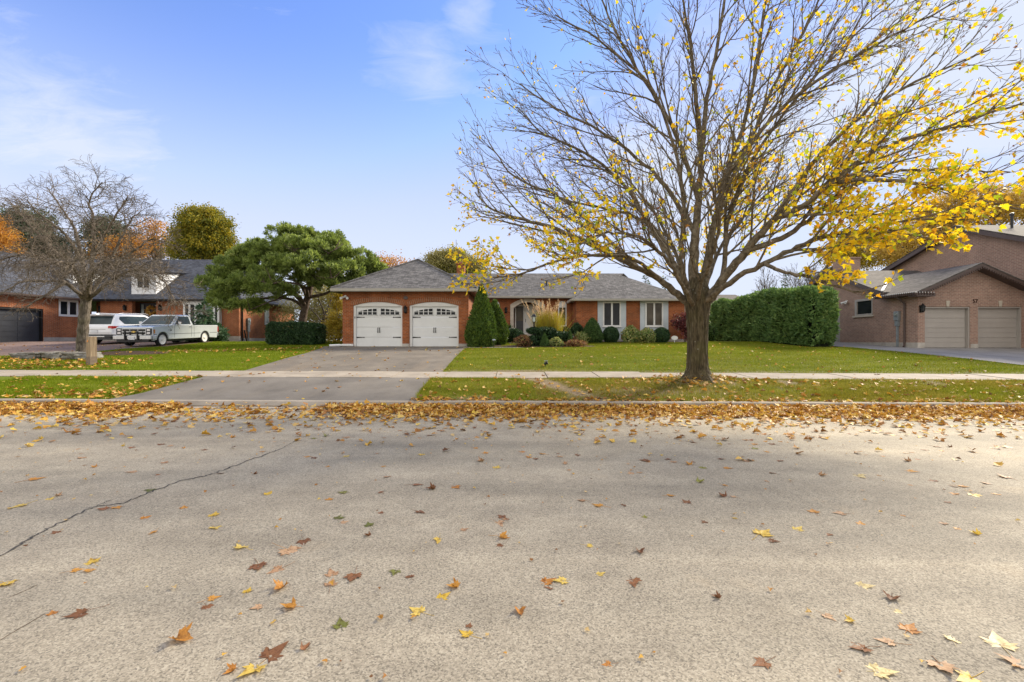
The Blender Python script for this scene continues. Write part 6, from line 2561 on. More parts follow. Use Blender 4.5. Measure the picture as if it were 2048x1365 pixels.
# trees behind the houses
bushy_tree('pine_tree', 'dark pine rising over the slate roof at the far left', (-50.5, 48), blobs_px([(45, 470, 48, 50, 36), (60, 445, 48, 34, 26), (20, 460, 48, 40, 34), (90, 490, 48, 40, 26), (130, 505, 48, 34, 18), (50, 510, 48, 60, 25)]), 482, 64, .5, 0.22, 'far_pine', .4, 1, 'bark_pine')
bushy_tree('autumn_tree', 'orange autumn tree cut by the left edge above the slate roof', (-47.5, 42), blobs_px([(0, 490, 42, 30, 34), (-30, 470, 42, 40, 50), (15, 515, 42, 24, 16), (-10, 530, 42, 40, 20)]), 229, 37, .4, 0.20, 'far_orange', .3, 2)
bushy_tree('pine_tree', 'dark pine showing between the bare twigs and the orange trees', (-43.5, 50), blobs_px([(215, 475, 50, 34, 36), (200, 455, 50, 18, 16), (240, 490, 50, 26, 22)]), 195, 60, .5, 0.22, 'far_pine', .35, 3, 'bark_pine')
bushy_tree('autumn_tree', 'thin orange autumn tree with bare lower boughs above the slate roof', (-38.5, 50), blobs_px([(300, 475, 50, 40, 32), (285, 500, 50, 46, 22), (320, 495, 50, 30, 26), (305, 455, 50, 26, 18)]), 195, 22, .45, 0.18, 'far_orange', .3, 4, stems=14)
bushy_tree('autumn_tree', 'low orange autumn tree half hidden by the bare grey twigs', (-41, 47), blobs_px([(235, 500, 47, 36, 24), (265, 490, 47, 30, 22), (210, 515, 47, 30, 14)]), 195, 26, .4, 0.18, 'far_orange', .3, 5)
bushy_tree('linden_tree', 'rounded yellow green tree standing behind the slate roof', (-31, 46), blobs_px([(406, 468, 46, 52, 46), (400, 440, 46, 36, 26), (420, 450, 46, 36, 30), (380, 490, 46, 34, 34), (435, 485, 46, 32, 36), (405, 505, 46, 58, 24)]), 713, 64, .34, 0.18, 'far_yellowgreen', .35, 6, stems=12)
bushy_tree('autumn_tree', 'golden orange tree peeking out between the pine and the garage roof', (-11.3, 42), blobs_px([(775, 530, 42, 24, 22), (795, 528, 42, 18, 14), (760, 550, 42, 24, 20), (815, 535, 42, 10, 8)]), 138, 22, .35, 0.16, 'far_orange', .2, 7, stems=14)
bushy_tree('willow_tree', 'pale olive tree rising behind the chimney of the red brick bungalow', (-6.3, 52), blobs_px([(900, 530, 52, 46, 26), (875, 528, 52, 24, 18), (930, 535, 52, 34, 22), (955, 545, 52, 20, 14), (905, 515, 52, 26, 12)]), 482, 64, .4, 0.17, 'far_pale', .3, 8, stems=12)
bushy_tree('autumn_tree', 'russet gold tree behind the tall pink brick gable', (37, 40), blobs_px([(1900, 430, 40, 60, 40), (1960, 420, 40, 60, 36), (2040, 405, 40, 60, 32), (1860, 465, 40, 50, 36), (2110, 400, 40, 60, 40), (1930, 395, 40, 50, 18), (1800, 500, 40, 50, 30)]), 713, 49, .45, 0.17, 'far_brown', .35, 9, stems=18)
bushy_tree('autumn_tree', 'golden tree low behind the chimney of the pink brick house', (29, 44), blobs_px([(1735, 500, 44, 60, 34), (1690, 515, 44, 36, 22), (1780, 490, 44, 40, 36)]), 345, 45, .42, 0.17, 'far_gold', .3, 19, stems=12)
bushy_tree('yellow_shrub', 'tall yellow green thicket between the dark hedge and the garage', (-14.5, 36), blobs_px([(655, 620, 36, 40, 40), (630, 600, 37, 34, 40), (670, 650, 34, 26, 40), (680, 610, 36, 26, 50), (640, 660, 36, 30, 28), (590, 640, 38, 40, 40), (660, 570, 40, 50, 30)]), 482, 49, .4, 0.13, 'far_pale', .1, 10, cat='shrub', stems=10)
bushy_tree('yellow_shrub', 'bright golden bush hugging the left corner of the garage', (-9.9, 27.5), blobs_px([(672, 665, 27.5, 13, 26), (668, 645, 28, 12, 16), (676, 600, 29, 12, 26)]), 138, 45, .2, 0.09, 'far_gold', .05, 11, cat='shrub', stems=5)


def small_bare_tree():
    D = 30.0
    b0 = px(645, 690, D)
    T = thing('bare_tree', 'small bare tree with forked trunk between hedge and garage', 'tree', (b0.x, D, G(b0.x, D)))
    t = Tree(501, (b0.x, D, 2), dens=(3.5, 4, 5), trop=.08, ang=(45, 45, 45), wob=.2, sides=(5, 3, 3), rmin=.008, maxlen=(1.3, .7, .4))
    for r0, pts in ((.16, [(644, 694, D), (645, 660, D), (648, 630, D), (640, 605, D - .4), (630, 580, D - .8)]), (.12, [(647, 640, D), (656, 618, D + .3), (662, 595, D + .5), (668, 570, D + .6)]),
                    (.07, [(646, 670, D), (665, 662, D - .5), (690, 652, D - 1.2)]), (.06, [(645, 645, D), (628, 625, D + .6), (612, 610, D + 1)]), (.06, [(650, 638, D), (672, 632, D), (690, 636, D)]), (.06, [(646, 655, D), (632, 646, D - .6), (618, 640, D - 1)])):
        t.limb(LP(pts), r0, .015, 7, .3)
    t.mb.build('trunk', M['bark_grey'], T, smooth=True, uv=False)


small_bare_tree()


def conifer(label, x, ytop, ybot, D, wpx, m='spruce', seed=0, name='spruce_tree', n=2600, group=None, droop=.25):
    """narrow tree of drooping needle sprays on tiers of boughs"""
    r = np.random.default_rng(seed)
    top, bot = px(x, ytop, D), px(x, ybot, D)
    z0 = min(bot.z, G(bot.x, D) + .1)
    H, Rm = top.z - z0, wpx * D / 910
    T = thing(name, label, 'tree', (top.x, D, z0), group)
    tb = MB()
    tb.tube([(top.x, D, z0 - .2), (top.x, D, z0 + H * .6), (top.x, D, z0 + H)], [Rm * .12 + .03, Rm * .06 + .015, .01], 7)
    tb.build('trunk', M['bark_pine'], T, uv=False)
    P, Dd = [], []
    tiers = max(7, int(H / .3))
    for k in range(tiers):
        f = (k + .3) / tiers
        z = z0 + H * f
        rad = Rm * (1 - f) ** .85 * r.uniform(.75, 1.15) + .05
        for q in range(max(4, int(13 * (1 - f) + 4))):
            a = r.uniform(0, 6.28)
            L = rad * r.uniform(.7, 1.15)
            m_ = max(3, int(n / tiers / 14 * (.4 + 1.2 * (1 - f))))
            t = r.uniform(.15, 1, m_)
            d = np.array([math.cos(a), math.sin(a), 0])
            p = np.array([top.x, D, z]) + d * (L * t)[:, None] + np.array([0, 0, 1]) * (-droop * L * t ** 1.5 + .06 * L)[:, None] + r.normal(0, .05 * (1 + L), (m_, 3))
            P.append(p)
            Dd.append(unit(d + r.normal(0, .55, (m_, 3)) + np.array([0, 0, -.35])))
    P, Dd = np.concatenate(P), np.concatenate(Dd)
    n_ = len(P)
    N = unit(np.cross(Dd, unit(r.normal(size=(n_, 3)))))
    s = .09 + Rm * .07
    V, F = diamonds(P, Dd, N, s * 1.7 * r.uniform(.6, 1.3, n_), s * .55)
    link('crown', np_mesh('crown', V, F), M[m], T)


conifer('drooping light green conifer standing behind the tail of the pickup truck', 408, 596, 686, 30.2, 36, 'spruce', 21, n=3000, droop=.3)
conifer('far dark spruce left of the maple limbs behind the bungalow roof', 1292, 548, 660, 52, 26, 'far_pine', 22)
conifer('far dark spruce just left of the maple trunk behind the bungalow roof', 1330, 552, 660, 50, 26, 'far_pine', 23)
conifer('far bluish spruce just right of the maple trunk', 1432, 572, 660, 54, 20, 'far_pine', 24)
conifer('small pointed spruce top rising above the middle of the cedar hedge', 1570, 546, 640, 44, 22, 'far_pine', 25)
conifer('narrow green cedar standing right of the maple trunk', 1412, 630, 684, 31.5, 9, 'cedar', 26, 'cedar_tree', 1400)


def far_twigs(label, x, y, D, w, h, seed):
    c = px(x, y + h, D)
    T = thing('bare_shrub', label, 'shrub', (c.x, D, G(c.x, D)))
    t = Tree(seed, (c.x, D, 2), dens=(1.6, 2.2, 3), trop=.2, sides=(4, 3, 3), rmin=.012, maxlen=(2.2, 1.0, .5), maxl=2)
    rr = random.Random(seed)
    for k in range(9):
        e = (x + rr.uniform(-w, w), y + rr.uniform(-.2, .5) * h, D + rr.uniform(-1, 1))
        z = px(x, y + h, D)
        mid = ((x + e[0]) / 2 + rr.uniform(-8, 8), y + h * .55, D)
        t.limb([(c.x + rr.uniform(-.3, .3), D, G(c.x, D))] + LP([mid, e]), .05, .014, 5, .3, 3)
    t.mb.build('stems', M['bark_twig'], T, uv=False)


far_twigs('bare shrub tops above the left part of the cedar hedge', 1535, 560, 46, 26, 80, 61)
far_twigs('bare tall shrub above the right end of the cedar hedge', 1600, 545, 46, 28, 90, 62)

# ------------------------------------------------------------------ hedges, shrubs and beds
def surf_shrub(name, label, c, H, prof, n, m, L, W, seed=0, lump=.08, up=.6, cat='shrub', core=.86, squash=(1, 1), group=None, jitter=.05, spread=.55):
    """shrub grown over a surface of revolution: prof = [(height share, radius)]"""
    r = np.random.default_rng(seed)
    x0, y0 = c
    z0 = G(x0, y0)
    T = thing(name, label, cat, (x0, y0, z0), group)
    hs = np.array([p[0] for p in prof])
    rs = np.array([p[1] for p in prof])
    dense = np.linspace(0, 1, 200)
    rd = np.interp(dense, hs, rs)
    w = rd + .05
    w = w / w.sum()
    f = dense[r.choice(200, n, p=w)] + r.uniform(-.0025, .0025, n)
    f = np.clip(f, 0, 1)
    a = r.uniform(0, 2 * np.pi, n)
    rad = np.interp(f, hs, rs)
    ph = r.uniform(0, 6.28, 6)
    lmp = 1 + lump * (np.sin(3 * a + ph[0] + 5 * f) + .7 * np.sin(5 * a + ph[1] - 9 * f) + .6 * np.sin(9 * a + 13 * f + ph[2]))
    dep = 1 - np.abs(r.normal(0, jitter * 1.6, n))
    rad = rad * lmp * dep
    P = np.stack([x0 + rad * np.cos(a) * squash[0], y0 + rad * np.sin(a) * squash[1], z0 + f * H], 1)
    sl = np.gradient(rd, dense * H)
    s = np.interp(f, dense, sl)
    nrm = unit(np.stack([np.cos(a), np.sin(a), -s], 1))
    D = unit(nrm * .5 + np.array([0, 0, up]) + r.normal(0, spread, (n, 3)))
    N = unit(nrm + r.normal(0, .5, (n, 3)))
    V, F = diamonds(P, D, N, L * r.uniform(.6, 1.35, n), W * r.uniform(.6, 1.3, n), .3)
    link('foliage', np_mesh('foliage', V, F), M[m], T)
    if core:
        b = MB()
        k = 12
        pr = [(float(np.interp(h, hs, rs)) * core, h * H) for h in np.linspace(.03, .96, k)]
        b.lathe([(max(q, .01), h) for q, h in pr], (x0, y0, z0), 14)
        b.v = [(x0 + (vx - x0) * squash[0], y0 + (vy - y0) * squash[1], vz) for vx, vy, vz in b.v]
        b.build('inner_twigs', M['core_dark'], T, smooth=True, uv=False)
    return T


def hedge(name, label, x0, x1, y0, y1, H, n, m, L, W, seed, lump=.12, cat='hedge', rnd=.25, up=.5, wob=.12):
    r = np.random.default_rng(seed)
    cx, cy = (x0 + x1) / 2, (y0 + y1) / 2
    T = thing(name, label, cat, (cx, cy, G(cx, cy)))
    A = [(y1 - y0) * H, (y1 - y0) * H, (x1 - x0) * H, (x1 - x0) * H, (x1 - x0) * (y1 - y0)]
    cnt = (np.array(A) / sum(A) * n).astype(int)
    Ps, Ns = [], []
    for i, k in enumerate(cnt):
        u, v = r.random(k), r.random(k)
        if i < 2:
            X = np.full(k, x0 if i == 0 else x1)
            Y = y0 + u * (y1 - y0)
            Z = v * H
            nn = (-1 if i == 0 else 1, 0, 0)
        elif i < 4:
            X = x0 + u * (x1 - x0)
            Y = np.full(k, y0 if i == 2 else y1)
            Z = v * H
            nn = (0, -1 if i == 2 else 1, 0)
        else:
            X = x0 + u * (x1 - x0)
            Y = y0 + v * (y1 - y0)
            Z = np.full(k, H)
            nn = (0, 0, 1)
        Ps.append(np.stack([X, Y, Z], 1))
        Ns.append(np.broadcast_to(np.array(nn, float), (k, 3)))
    P, Nn = np.concatenate(Ps), np.concatenate(Ns).copy()
    # soften the box: pull corners in, then push out in lumps
    half = np.array([(x1 - x0) / 2, (y1 - y0) / 2, H / 2])
    q = (P - np.array([cx, cy, H / 2])) / half
    rr = rnd / half.min()
    big = np.sort(np.abs(q), axis=1)
    f = 1 - rr * .5 * np.clip(big[:, 1] - .75, 0, 1) * 1.6
    P = np.array([cx, cy, H / 2]) + q * half * np.where(np.arange(3) == 2, 1 - (1 - f[:, None]) * .5, f[:, None])
    lm = (vnoise(P[:, 0] + P[:, 1] * 1.0 + 50, P[:, 2] + 50, .75, seed) - .5) * 2 * lump + (vnoise(P[:, 1] * 1.3 + P[:, 0] + 20, P[:, 2] * 1.3 + 9, .3, seed + 1) - .5) * lump
    hv = (vnoise(P[:, 0] + 30, P[:, 1] + 30, .9, seed + 2) - .5) * 2 * wob
    P = P + Nn * (lm - np.abs(r.normal(0, .06, len(P))))[:, None]
    P[:, 2] += hv * np.clip(P[:, 2] / H, 0, 1)
    P[:, 2] = np.maximum(P[:, 2], .03) + gz(P[:, 0], P[:, 1])
    k = len(P)
    D = unit(Nn * .55 + np.array([0, 0, up]) + r.normal(0, .55, (k, 3)))
    N = unit(Nn + r.normal(0, .5, (k, 3)))
    V, F = diamonds(P, D, N, L * r.uniform(.6, 1.4, k), W * r.uniform(.6, 1.3, k), .3)
    link('foliage', np_mesh('foliage', V, F), M[m], T)
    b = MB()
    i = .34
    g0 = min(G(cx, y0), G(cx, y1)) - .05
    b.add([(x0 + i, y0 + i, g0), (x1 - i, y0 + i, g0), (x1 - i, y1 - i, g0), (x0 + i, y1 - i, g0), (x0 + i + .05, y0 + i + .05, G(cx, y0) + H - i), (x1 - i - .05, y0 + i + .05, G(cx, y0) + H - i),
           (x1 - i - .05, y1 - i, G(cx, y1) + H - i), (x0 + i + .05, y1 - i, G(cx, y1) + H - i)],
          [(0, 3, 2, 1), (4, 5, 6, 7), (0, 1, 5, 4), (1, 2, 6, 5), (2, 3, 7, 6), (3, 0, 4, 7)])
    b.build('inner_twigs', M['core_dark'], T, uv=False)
    return T


hedge('cedar_hedge', 'tall dark green cedar hedge between the front lawn and the pink brick garage', 15.95, 17.35, 24.1, 36.8, 3.05, 40000, 'hedge_cedar', .19, .085, 71, .2, wob=.18)
hedge('clipped_hedge', 'low clipped nearly black box hedge in front of the pine trunk', -13.95, -10.95, 25.6, 26.9, 1.22, 15000, 'yew', .085, .05, 72, .05, rnd=.45, wob=.05)

surf_shrub('cedar_shrub', 'tallest cone shaped cedar, at the right corner of the garage', (-1.62, 24.25), 3.35, [(0, .62), (.12, .80), (.3, .76), (.55, .54), (.8, .25), (.93, .09), (1, .015)], 9500, 'cedar', .14, .05, 81, .06, .9)
surf_shrub('cedar_shrub', 'second cone shaped cedar, leaning behind the tallest one', (-1.0, 26.2), 2.55, [(0, .6), (.15, .72), (.4, .66), (.7, .42), (.9, .18), (1, .03)], 7000, 'cedar', .14, .05, 82, .08, .8)
surf_shrub('globe_shrub', 'small dark globe shrub at the foot of the porch step', (.12, 28.4), .85, [(0, .42), (.3, .62), (.6, .58), (.85, .36), (1, .05)], 2600, 'yew', .09, .05, 83)
surf_shrub('dome_shrub', 'pale green dome shaped shrub left of the first bedroom window', (4.95, 28.0), 1.5, [(0, .5), (.15, .64), (.4, .6), (.7, .40), (.9, .19), (1, .03)], 6500, 'globe', .085, .035, 84, .035)
surf_shrub('dark_shrub', 'dark upright shrub against the brick corner left of the dome shrub', (4.05, 28.6), 1.2, [(0, .3), (.3, .38), (.75, .36), (1, .08)], 2200, 'yew', .09, .05, 85)
surf_shrub('ball_shrub', 'dark ball shrub under the left bedroom window', (6.1, 28.1), .98, [(0, .3), (.25, .47), (.55, .5), (.85, .36), (1, .06)], 3600, 'yew', .07, .045, 86, .03)
surf_shrub('ball_shrub', 'dark ball shrub under the right bedroom window', (9.22, 28.1), .92, [(0, .3), (.25, .48), (.55, .5), (.85, .36), (1, .06)], 3600, 'yew', .07, .045, 87, .03)
surf_shrub('variegated_shrub', 'cream and green leafed shrub between the two bedroom windows', (7.35, 28.2), 1.0, [(0, .4), (.3, .55), (.7, .45), (1, .12)], 1300, 'varieg', .12, .08, 88, .16, .5, core=.6, jitter=.15)
surf_shrub('variegated_shrub', 'cream and rust leafed shrub just left of the right ball shrub', (8.35, 28.15), .85, [(0, .4), (.3, .6), (.7, .45), (1, .12)], 1300, 'varieg', .12, .08, 89, .16, .5, core=.6, jitter=.15)
surf_shrub('variegated_shrub', 'pale grassy leafed shrub between the dark upright shrub and the dome shrub', (4.2, 27.6), .62, [(0, .35), (.3, .5), (.7, .4), (1, .1)], 800, 'varieg', .16, .04, 90, .16, .8, core=.5, jitter=.2)
surf_shrub('rust_shrub', 'low rust leafed shrub at the edge of the bed left of the dome shrub', (3.55, 27.5), .5, [(0, .3), (.4, .5), (.8, .35), (1, .1)], 700, 'barberry', .09, .06, 91, .16, .5, core=.5, jitter=.2)
surf_shrub('dark_shrub', 'dark rounded shrub under the tall narrow window right of the porch', (3.45, 29.6), .95, [(0, .4), (.4, .55), (.8, .4), (1, .08)], 2200, 'yew', .09, .05, 92, .1)
# the island bed in the lawn
surf_shrub('clipped_spruce', 'dark layered spruce clipped flat on top beside the lamp post', (1.62, 24.9), 1.02, [(0, .15), (.35, .30), (.5, .55), (.62, .34), (.72, .62), (.88, .7), (1, .45)], 5200, 'yew', .09, .045, 93, .05, .2, squash=(1.15, .9))
surf_shrub('clipped_spruce', 'dark spreading spruce under the right side of the ornamental grass', (2.62, 24.9), .78, [(0, .2), (.4, .45), (.7, .62), (.9, .55), (1, .25)], 4200, 'yew', .09, .045, 94, .08, .2, squash=(1.1, .9))
surf_shrub('dwarf_spruce', 'dwarf green cone spruce at the front of the island bed', (1.72, 23.95), .74, [(0, .20), (.12, .27), (.4, .2), (.75, .09), (1, .01)], 2600, 'globe', .06, .022, 95, .04, .9)
surf_shrub('dwarf_spruce', 'thin light green cone spruce at the right end of the island bed', (3.12, 24.5), .85, [(0, .14), (.3, .16), (.7, .08), (1, .01)], 1300, 'globe', .07, .025, 96, .1, .9)
surf_shrub('barberry_shrub', 'purple brown twiggy shrub at the left of the island bed', (.62, 24.2), .62, [(0, .3), (.3, .46), (.75, .4), (1, .15)], 1200, 'barberry', .07, .05, 97, .2, .5, core=.6, jitter=.2)
surf_shrub('dark_shrub', 'dark little shrub between the barberry and the lamp post', (1.05, 24.35), .55, [(0, .25), (.4, .34), (.8, .25), (1, .08)], 1000, 'yew', .08, .05, 98, .1)
surf_shrub('variegated_shrub', 'cream flecked low shrub right of the dwarf cone spruce', (2.35, 24.05), .5, [(0, .26), (.4, .36), (.8, .25), (1, .08)], 800, 'varieg', .07, .045, 99, .16, .5, core=.7)
surf_shrub('rust_shrub', 'rust and yellow low plants at the right tip of the island bed', (3.35, 24.1), .36, [(0, .35), (.4, .55), (.8, .4), (1, .1)], 900, 'barberry', .09, .05, 100, .2, .5, core=.4, squash=(1.3, .8), jitter=.2)
surf_shrub('dark_shrub', 'dark clump of foliage at the far end of the lawn beside the cedar hedge', (13.6, 31.5), 1.15, [(0, .3), (.4, .5), (.8, .4), (1, .1)], 1800, 'globe', .1, .06, 101, .15)
surf_shrub('evergreen_shrub', 'low green boughs beneath the drooping conifer behind the pickup truck', (-19.8, 30.4), 1.2, [(0, .5), (.3, .8), (.7, .6), (1, .15)], 1700, 'spruce', .18, .06, 102, .2, .1, core=.5, jitter=.2)


def red_maple():
    c = (10.75, 28.3)
    z0 = G(*c)
    T = thing('red_leafed_tree', 'small weeping dark red leafed tree left of the maple trunk at the bungalow corner', 'tree', (c[0], c[1], z0))
    b = MB()
    b.tube(catmull([(c[0], c[1], z0 - .05), (c[0] + .08, c[1], z0 + .5), (c[0] - .05, c[1], z0 + 1.0), (c[0] + .1, c[1], z0 + 1.5)], 4), [.08 - .003 * k for k in range(13)], 7)
    rr = random.Random(3)
    for k in range(12):
        a = rr.uniform(0, 6.28)
        b.tube(catmull([(c[0], c[1], z0 + rr.uniform(.7, 1.3)), (c[0] + .4 * math.cos(a), c[1] + .4 * math.sin(a), z0 + 1.6), (c[0] + .75 * math.cos(a), c[1] + .75 * math.sin(a), z0 + rr.uniform(.7, 1.2))], 4),
               [.03 - .002 * k for k in range(9)], 5)
    b.build('trunk', M['bark_grey'], T, uv=False)
    bl = [(c[0], c[1], z0 + 1.45, .75, .7, .38), (c[0] - .45, c[1], z0 + 1.15, .45, .5, .35), (c[0] + .45, c[1], z0 + 1.1, .45, .5, .4), (c[0], c[1] - .3, z0 + .95, .5, .4, .45), (c[0] + .2, c[1] - .2, z0 + .5, .45, .4, .35)]
    P, O, r = clump_points(bl, 120, 26, .13, 8, .4)
    n = len(P)
    D = unit(O * .3 + np.array([0, 0, -.7]) + r.normal(0, .5, (n, 3)))
    V, F = diamonds(P, D, unit(np.cross(D, sph(n))), .13 * r.uniform(.6, 1.3, n), .07)
    link('crown', np_mesh('crown', V, F), M['redleaf'], T)


red_maple()


def ornamental_grass():
    c = (2.05, 25.4)
    z0 = G(*c)
    T = thing('ornamental_grass', 'tall golden ornamental grass with tan plumes in front of the porch', 'grass plant', (c[0], c[1], z0))
    r = np.random.default_rng(12)
    b, pl = [], []
    n = 2300
    for kind, cnt in (('blade', n), ('stem', 75)):
        a = r.uniform(0, 2 * np.pi, cnt)
        d = np.abs(r.normal(0, .36, cnt))
        x0, y0 = c[0] + .42 * r.normal(0, .6, cnt), c[1] + .25 * r.normal(0, .6, cnt)
        lean = (np.stack([np.cos(a), np.sin(a)], 1) * d[:, None])
        if kind == 'stem':
            lean[:, 0] += np.where(r.random(cnt) < .33, -.55, .06)
        H = r.uniform(1.35, 2.1, cnt) if kind == 'blade' else r.uniform(1.75, 2.6, cnt)
        w = .011 if kind == 'blade' else .006
        prev = None
        t_ = np.linspace(0, 1, 5)
        S = unit(np.stack([-np.sin(a + 1.1), np.cos(a + 1.1), 0 * a], 1))
        rings = []
        for t in t_:
            dr = .35 * t ** 2 if kind == 'blade' else 0
            p = np.stack([x0 + lean[:, 0] * (t * .9 + dr), y0 + lean[:, 1] * (t * .9 + dr), z0 + H * (t - (.06 * t ** 3))], 1)
            ww = w * (1 - .85 * t)
            rings += [p - S * ww, p + S * ww]
        V = np.stack(rings, 1).reshape(-1, 3)
        tri = np.array([(2 * i, 2 * i + 1, 2 * i + 3, 2 * i + 2) for i in range(4)])
        F = (tri[None] + (np.arange(cnt) * 10)[:, None, None]).reshape(-1, 4)
        b.append((V, F))
        if kind == 'stem':
            tip = np.stack([x0 + lean[:, 0] * .9, y0 + lean[:, 1] * .9, z0 + H * .94], 1)
            k = 30
            u = np.tile(np.linspace(0, 1, k), cnt)
            P = np.repeat(tip, k, axis=0) + np.stack([np.repeat(lean[:, 0], k) * .25 * u, np.repeat(lean[:, 1], k) * .25 * u, (u - .75) * .42], 1)
            D = unit(np.stack([np.repeat(lean[:, 0], k), np.repeat(lean[:, 1], k), 0 * u + .8], 1) + r.normal(0, .35, (len(P), 3)))
            pl = diamonds(P, D, unit(np.cross(D, sph(len(P)))), .10, .02)
    V, F = join_np(b)
    link('blades', np_mesh('blades', V, F), M['grassblade_gold'], T)
    link('plumes', np_mesh('plumes', *pl), M['plume'], T)


ornamental_grass()

# ------------------------------------------------------------------ small things in the gardens


def lamp_post():
    c = px(1068, 690, 24.6)
    z0 = G(c.x, 24.6)
    T = thing('lamp_post', 'black garden lamp post standing in front of the ornamental grass', 'lamp post', (c.x, 24.6, z0))
    b = MB()
    b.lathe([(.09, 0), (.08, .12), (.045, .18), (.04, 1.25), (.055, 1.27), (.04, 1.30)], (c.x, 24.6, z0), 10)
    b.build('post', M['black'], T, smooth=True)
    b = MB()
    b.lathe([(.05, 1.305), (.09, 1.33), (.085, 1.345), (.02, 1.35)], (c.x, 24.6, z0), 8)
    for k in range(4):
        a = k * math.pi / 2 + .78
        b.tube([(c.x + .08 * math.cos(a), 24.6 + .08 * math.sin(a), z0 + 1.34), (c.x + .12 * math.cos(a), 24.6 + .12 * math.sin(a), z0 + 1.62)], .010, 4)
    b.lathe([(.15, 1.62), (.09, 1.72), (.03, 1.76), (.02, 1.82)], (c.x, 24.6, z0), 8)
    b.build('lantern', M['black'], T)
    b = MB()
    b.lathe([(.065, 1.352), (.095, 1.615)], (c.x, 24.6, z0), 8)
    b.build('lamp_glass', M['glass_pale'], T)


lamp_post()


def path_light():
    c = px(988, 697, 23.3)
    z0 = G(c.x, 23.05)
    T = thing('path_light', 'short black path light beside the garden path', 'garden light', (c.x, 23.05, z0))
    b = MB()
    b.tube([(c.x, 23.05, z0 - .05), (c.x, 23.05, z0 + .36)], .017, 6)
    b.build('stake', M['black'], T)
    b = MB()
    b.lathe([(.03, .36), (.05, .37), (.05, .39), (.10, .40), (.09, .43), (.02, .46)], (c.x, 23.05, z0), 10)
    b.build('lamp_shade', M['steel'], T)


path_light()


def lawn_spike():
    c = px(1091, 735, 15.9)
    z0 = G(c.x, 15.9)
    T = thing('spot_light', 'little black spot light stuck in the lawn near the pavement', 'garden light', (c.x, 15.9, z0))
    b = MB()
    b.tube([(c.x, 15.9, z0 - .03), (c.x, 15.9, z0 + .10)], .012, 5)
    b.tube([(c.x - .04, 15.9, z0 + .10), (c.x + .07, 15.88, z0 + .16)], [.045, .06], 9)
    b.build('lamp_head', M['black'], T)
    b = MB()
    b.box(c.x - .05, c.x + .08, 15.84, 15.94, z0 + .205, z0 + .222)
    b.build('solar_panel', M['steel'], T)


lawn_spike()


def oval_sign():
    c = px(1349, 683, 28.0)
    z0 = G(c.x, 28.0)
    T = thing('oval_sign', 'small white oval sign on a stake in front of the red leafed tree', 'sign', (c.x, 28.0, z0))
    b = MB()
    b.prism([(c.x + .21 * math.cos(a), z0 + .30 + .13 * math.sin(a)) for a in np.linspace(0, 2 * math.pi, 24, endpoint=False)], 'y', 27.98, 28.0)
    b.build('sign_panel', M['white'], T, bevel=.005)
    b = MB()
    b.box(c.x - .015, c.x + .015, 28.002, 28.02, z0 - .05, z0 + .2)
    b.build('stake', M['white'], T)


oval_sign()


def wood_post():
    x, y = -14.78, 16.0
    z0 = G(x, y)
    T = thing('wooden_post', 'thick weathered wooden post with a yellow reflector beside the boulders', 'post', (x, y, z0))
    a = R(-22)

    def xf(u, v, z):
        return (x + u * math.cos(a) - v * math.sin(a), y + u * math.sin(a) + v * math.cos(a), z0 + z)
    b = MB()
    b.xf = xf
    b.box(-.12, .12, -.10, .10, -.1, 1.0)
    b.build('post', M['post_wood'], T, bevel=.012)
    b = MB()
    b.xf = xf
    b.box(-.125, .125, -.105, .105, .0, .30)
    b.build('sleeve', M['post_dark'], T, bevel=.006)
    b = MB()
    b.xf = xf
    b.lathe([(.04, -.115), (.035, -.121)], (.0, 0, .84), 14, 'y')
    b.xf = None
    b.build('reflector', M['amber'], T)


wood_post()


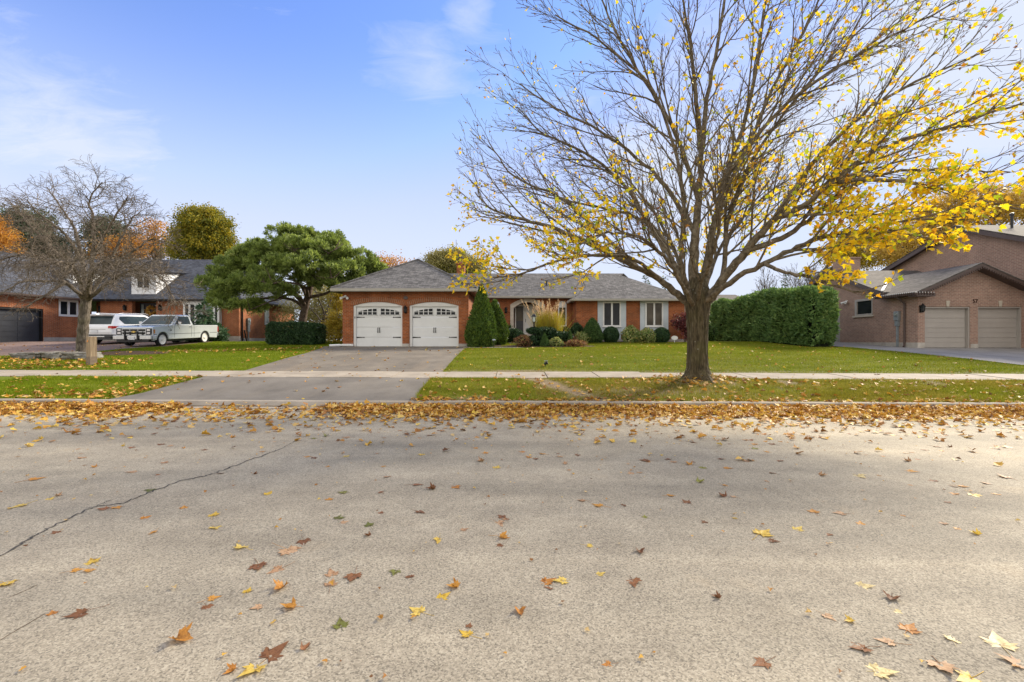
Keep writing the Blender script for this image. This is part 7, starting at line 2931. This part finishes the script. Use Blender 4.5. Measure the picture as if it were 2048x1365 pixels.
def boulder(x0, x1, ytop, ybot, D, label, seed):
    r = np.random.default_rng(seed)
    a, c = px(x0, ybot, D), px(x1, ytop, D)
    cx, w = (a.x + c.x) / 2, (c.x - a.x) / 2
    z0 = G(cx, D)
    H = c.z - z0
    import bmesh
    bm = bmesh.new()
    bmesh.ops.create_cube(bm, size=2)
    bmesh.ops.bevel(bm, geom=bm.edges[:], offset=.35, segments=2, affect='EDGES', profile=.6)
    bmesh.ops.subdivide_edges(bm, edges=bm.edges[:], cuts=2, use_grid_fill=True)
    ph = r.uniform(0, 6, 9)
    for v in bm.verts:
        p = v.co.copy()
        n = .09 * math.sin(3 * p.x + ph[0] + 2 * p.z) + .07 * math.sin(5 * p.y + 4 * p.x + ph[1]) + .06 * math.sin(7 * p.z + 3 * p.x + ph[2]) + .03 * math.sin(13 * p.x + 11 * p.y + ph[3])
        q = p * (1 + n)
        v.co = (cx + q.x * w, D + q.y * .42, z0 + H * .42 + q.z * H * .58)
    me = bpy.data.meshes.new('boulder')
    bm.to_mesh(me)
    bm.free()
    me.polygons.foreach_set('use_smooth', [True] * len(me.polygons))
    me.set_sharp_from_angle(angle=R(32))
    o = link('boulder', me, M['boulder'], None, None, (cx, D, z0))
    tag(o, label, 'boulder')


boulder(40, 104, 705, 720, 17.9, 'longest flat grey boulder, left one of the row by the bare tree', 1)
boulder(98, 140, 704, 722, 17.8, 'mossy grey boulder in the middle of the row by the bare tree', 2)
boulder(138, 192, 705, 723, 17.7, 'palest squared boulder, right one of the row touching the wooden post', 3)


def drain_pipe():
    T = MB()
    T.tube([(-9.22, 24.45, G(-9.2, 24.4) + .09), (-9.75, 24.3, G(-9.7, 24.3) + .07)], .07, 10)
    T.tube([(-9.22, 24.45, G(-9.2, 24.4) + .09), (-8.55, 24.5, G(-8.6, 24.4) + .08)], .055, 8)
    tag(T.build('drain_pipe', M['white'], smooth=True), 'white drain pipe lying on the ground at the left corner of the garage', 'pipe')


drain_pipe()


def planter():
    b = MB()
    b.lathe([(.16, 0), (.22, .05), (.24, .62), (.26, .64), (.26, .70), (.21, .70), (.2, .62)], (-.28, 31.0, 1.68), 16)
    T = thing('planter', 'grey pot standing on the porch step at the left of the stone surround', 'planter', (-.28, 31.0, 1.68))
    b.build('pot', M['steel'], T, smooth=True)
    P, O, r = clump_points([(-.28, 31.0, 2.42, .2, .2, .12)], 20, 14, .06, 4)
    D = unit(O + r.normal(0, .4, O.shape) + np.array([0, 0, .4]))
    link('plant', np_mesh('plant', *diamonds(P, D, unit(np.cross(D, sph(len(P)))), .12, .05)), M['globe'], T)


planter()
print('objects', len(bpy.data.objects), 'polys', sum(len(m.polygons) for m in bpy.data.meshes))
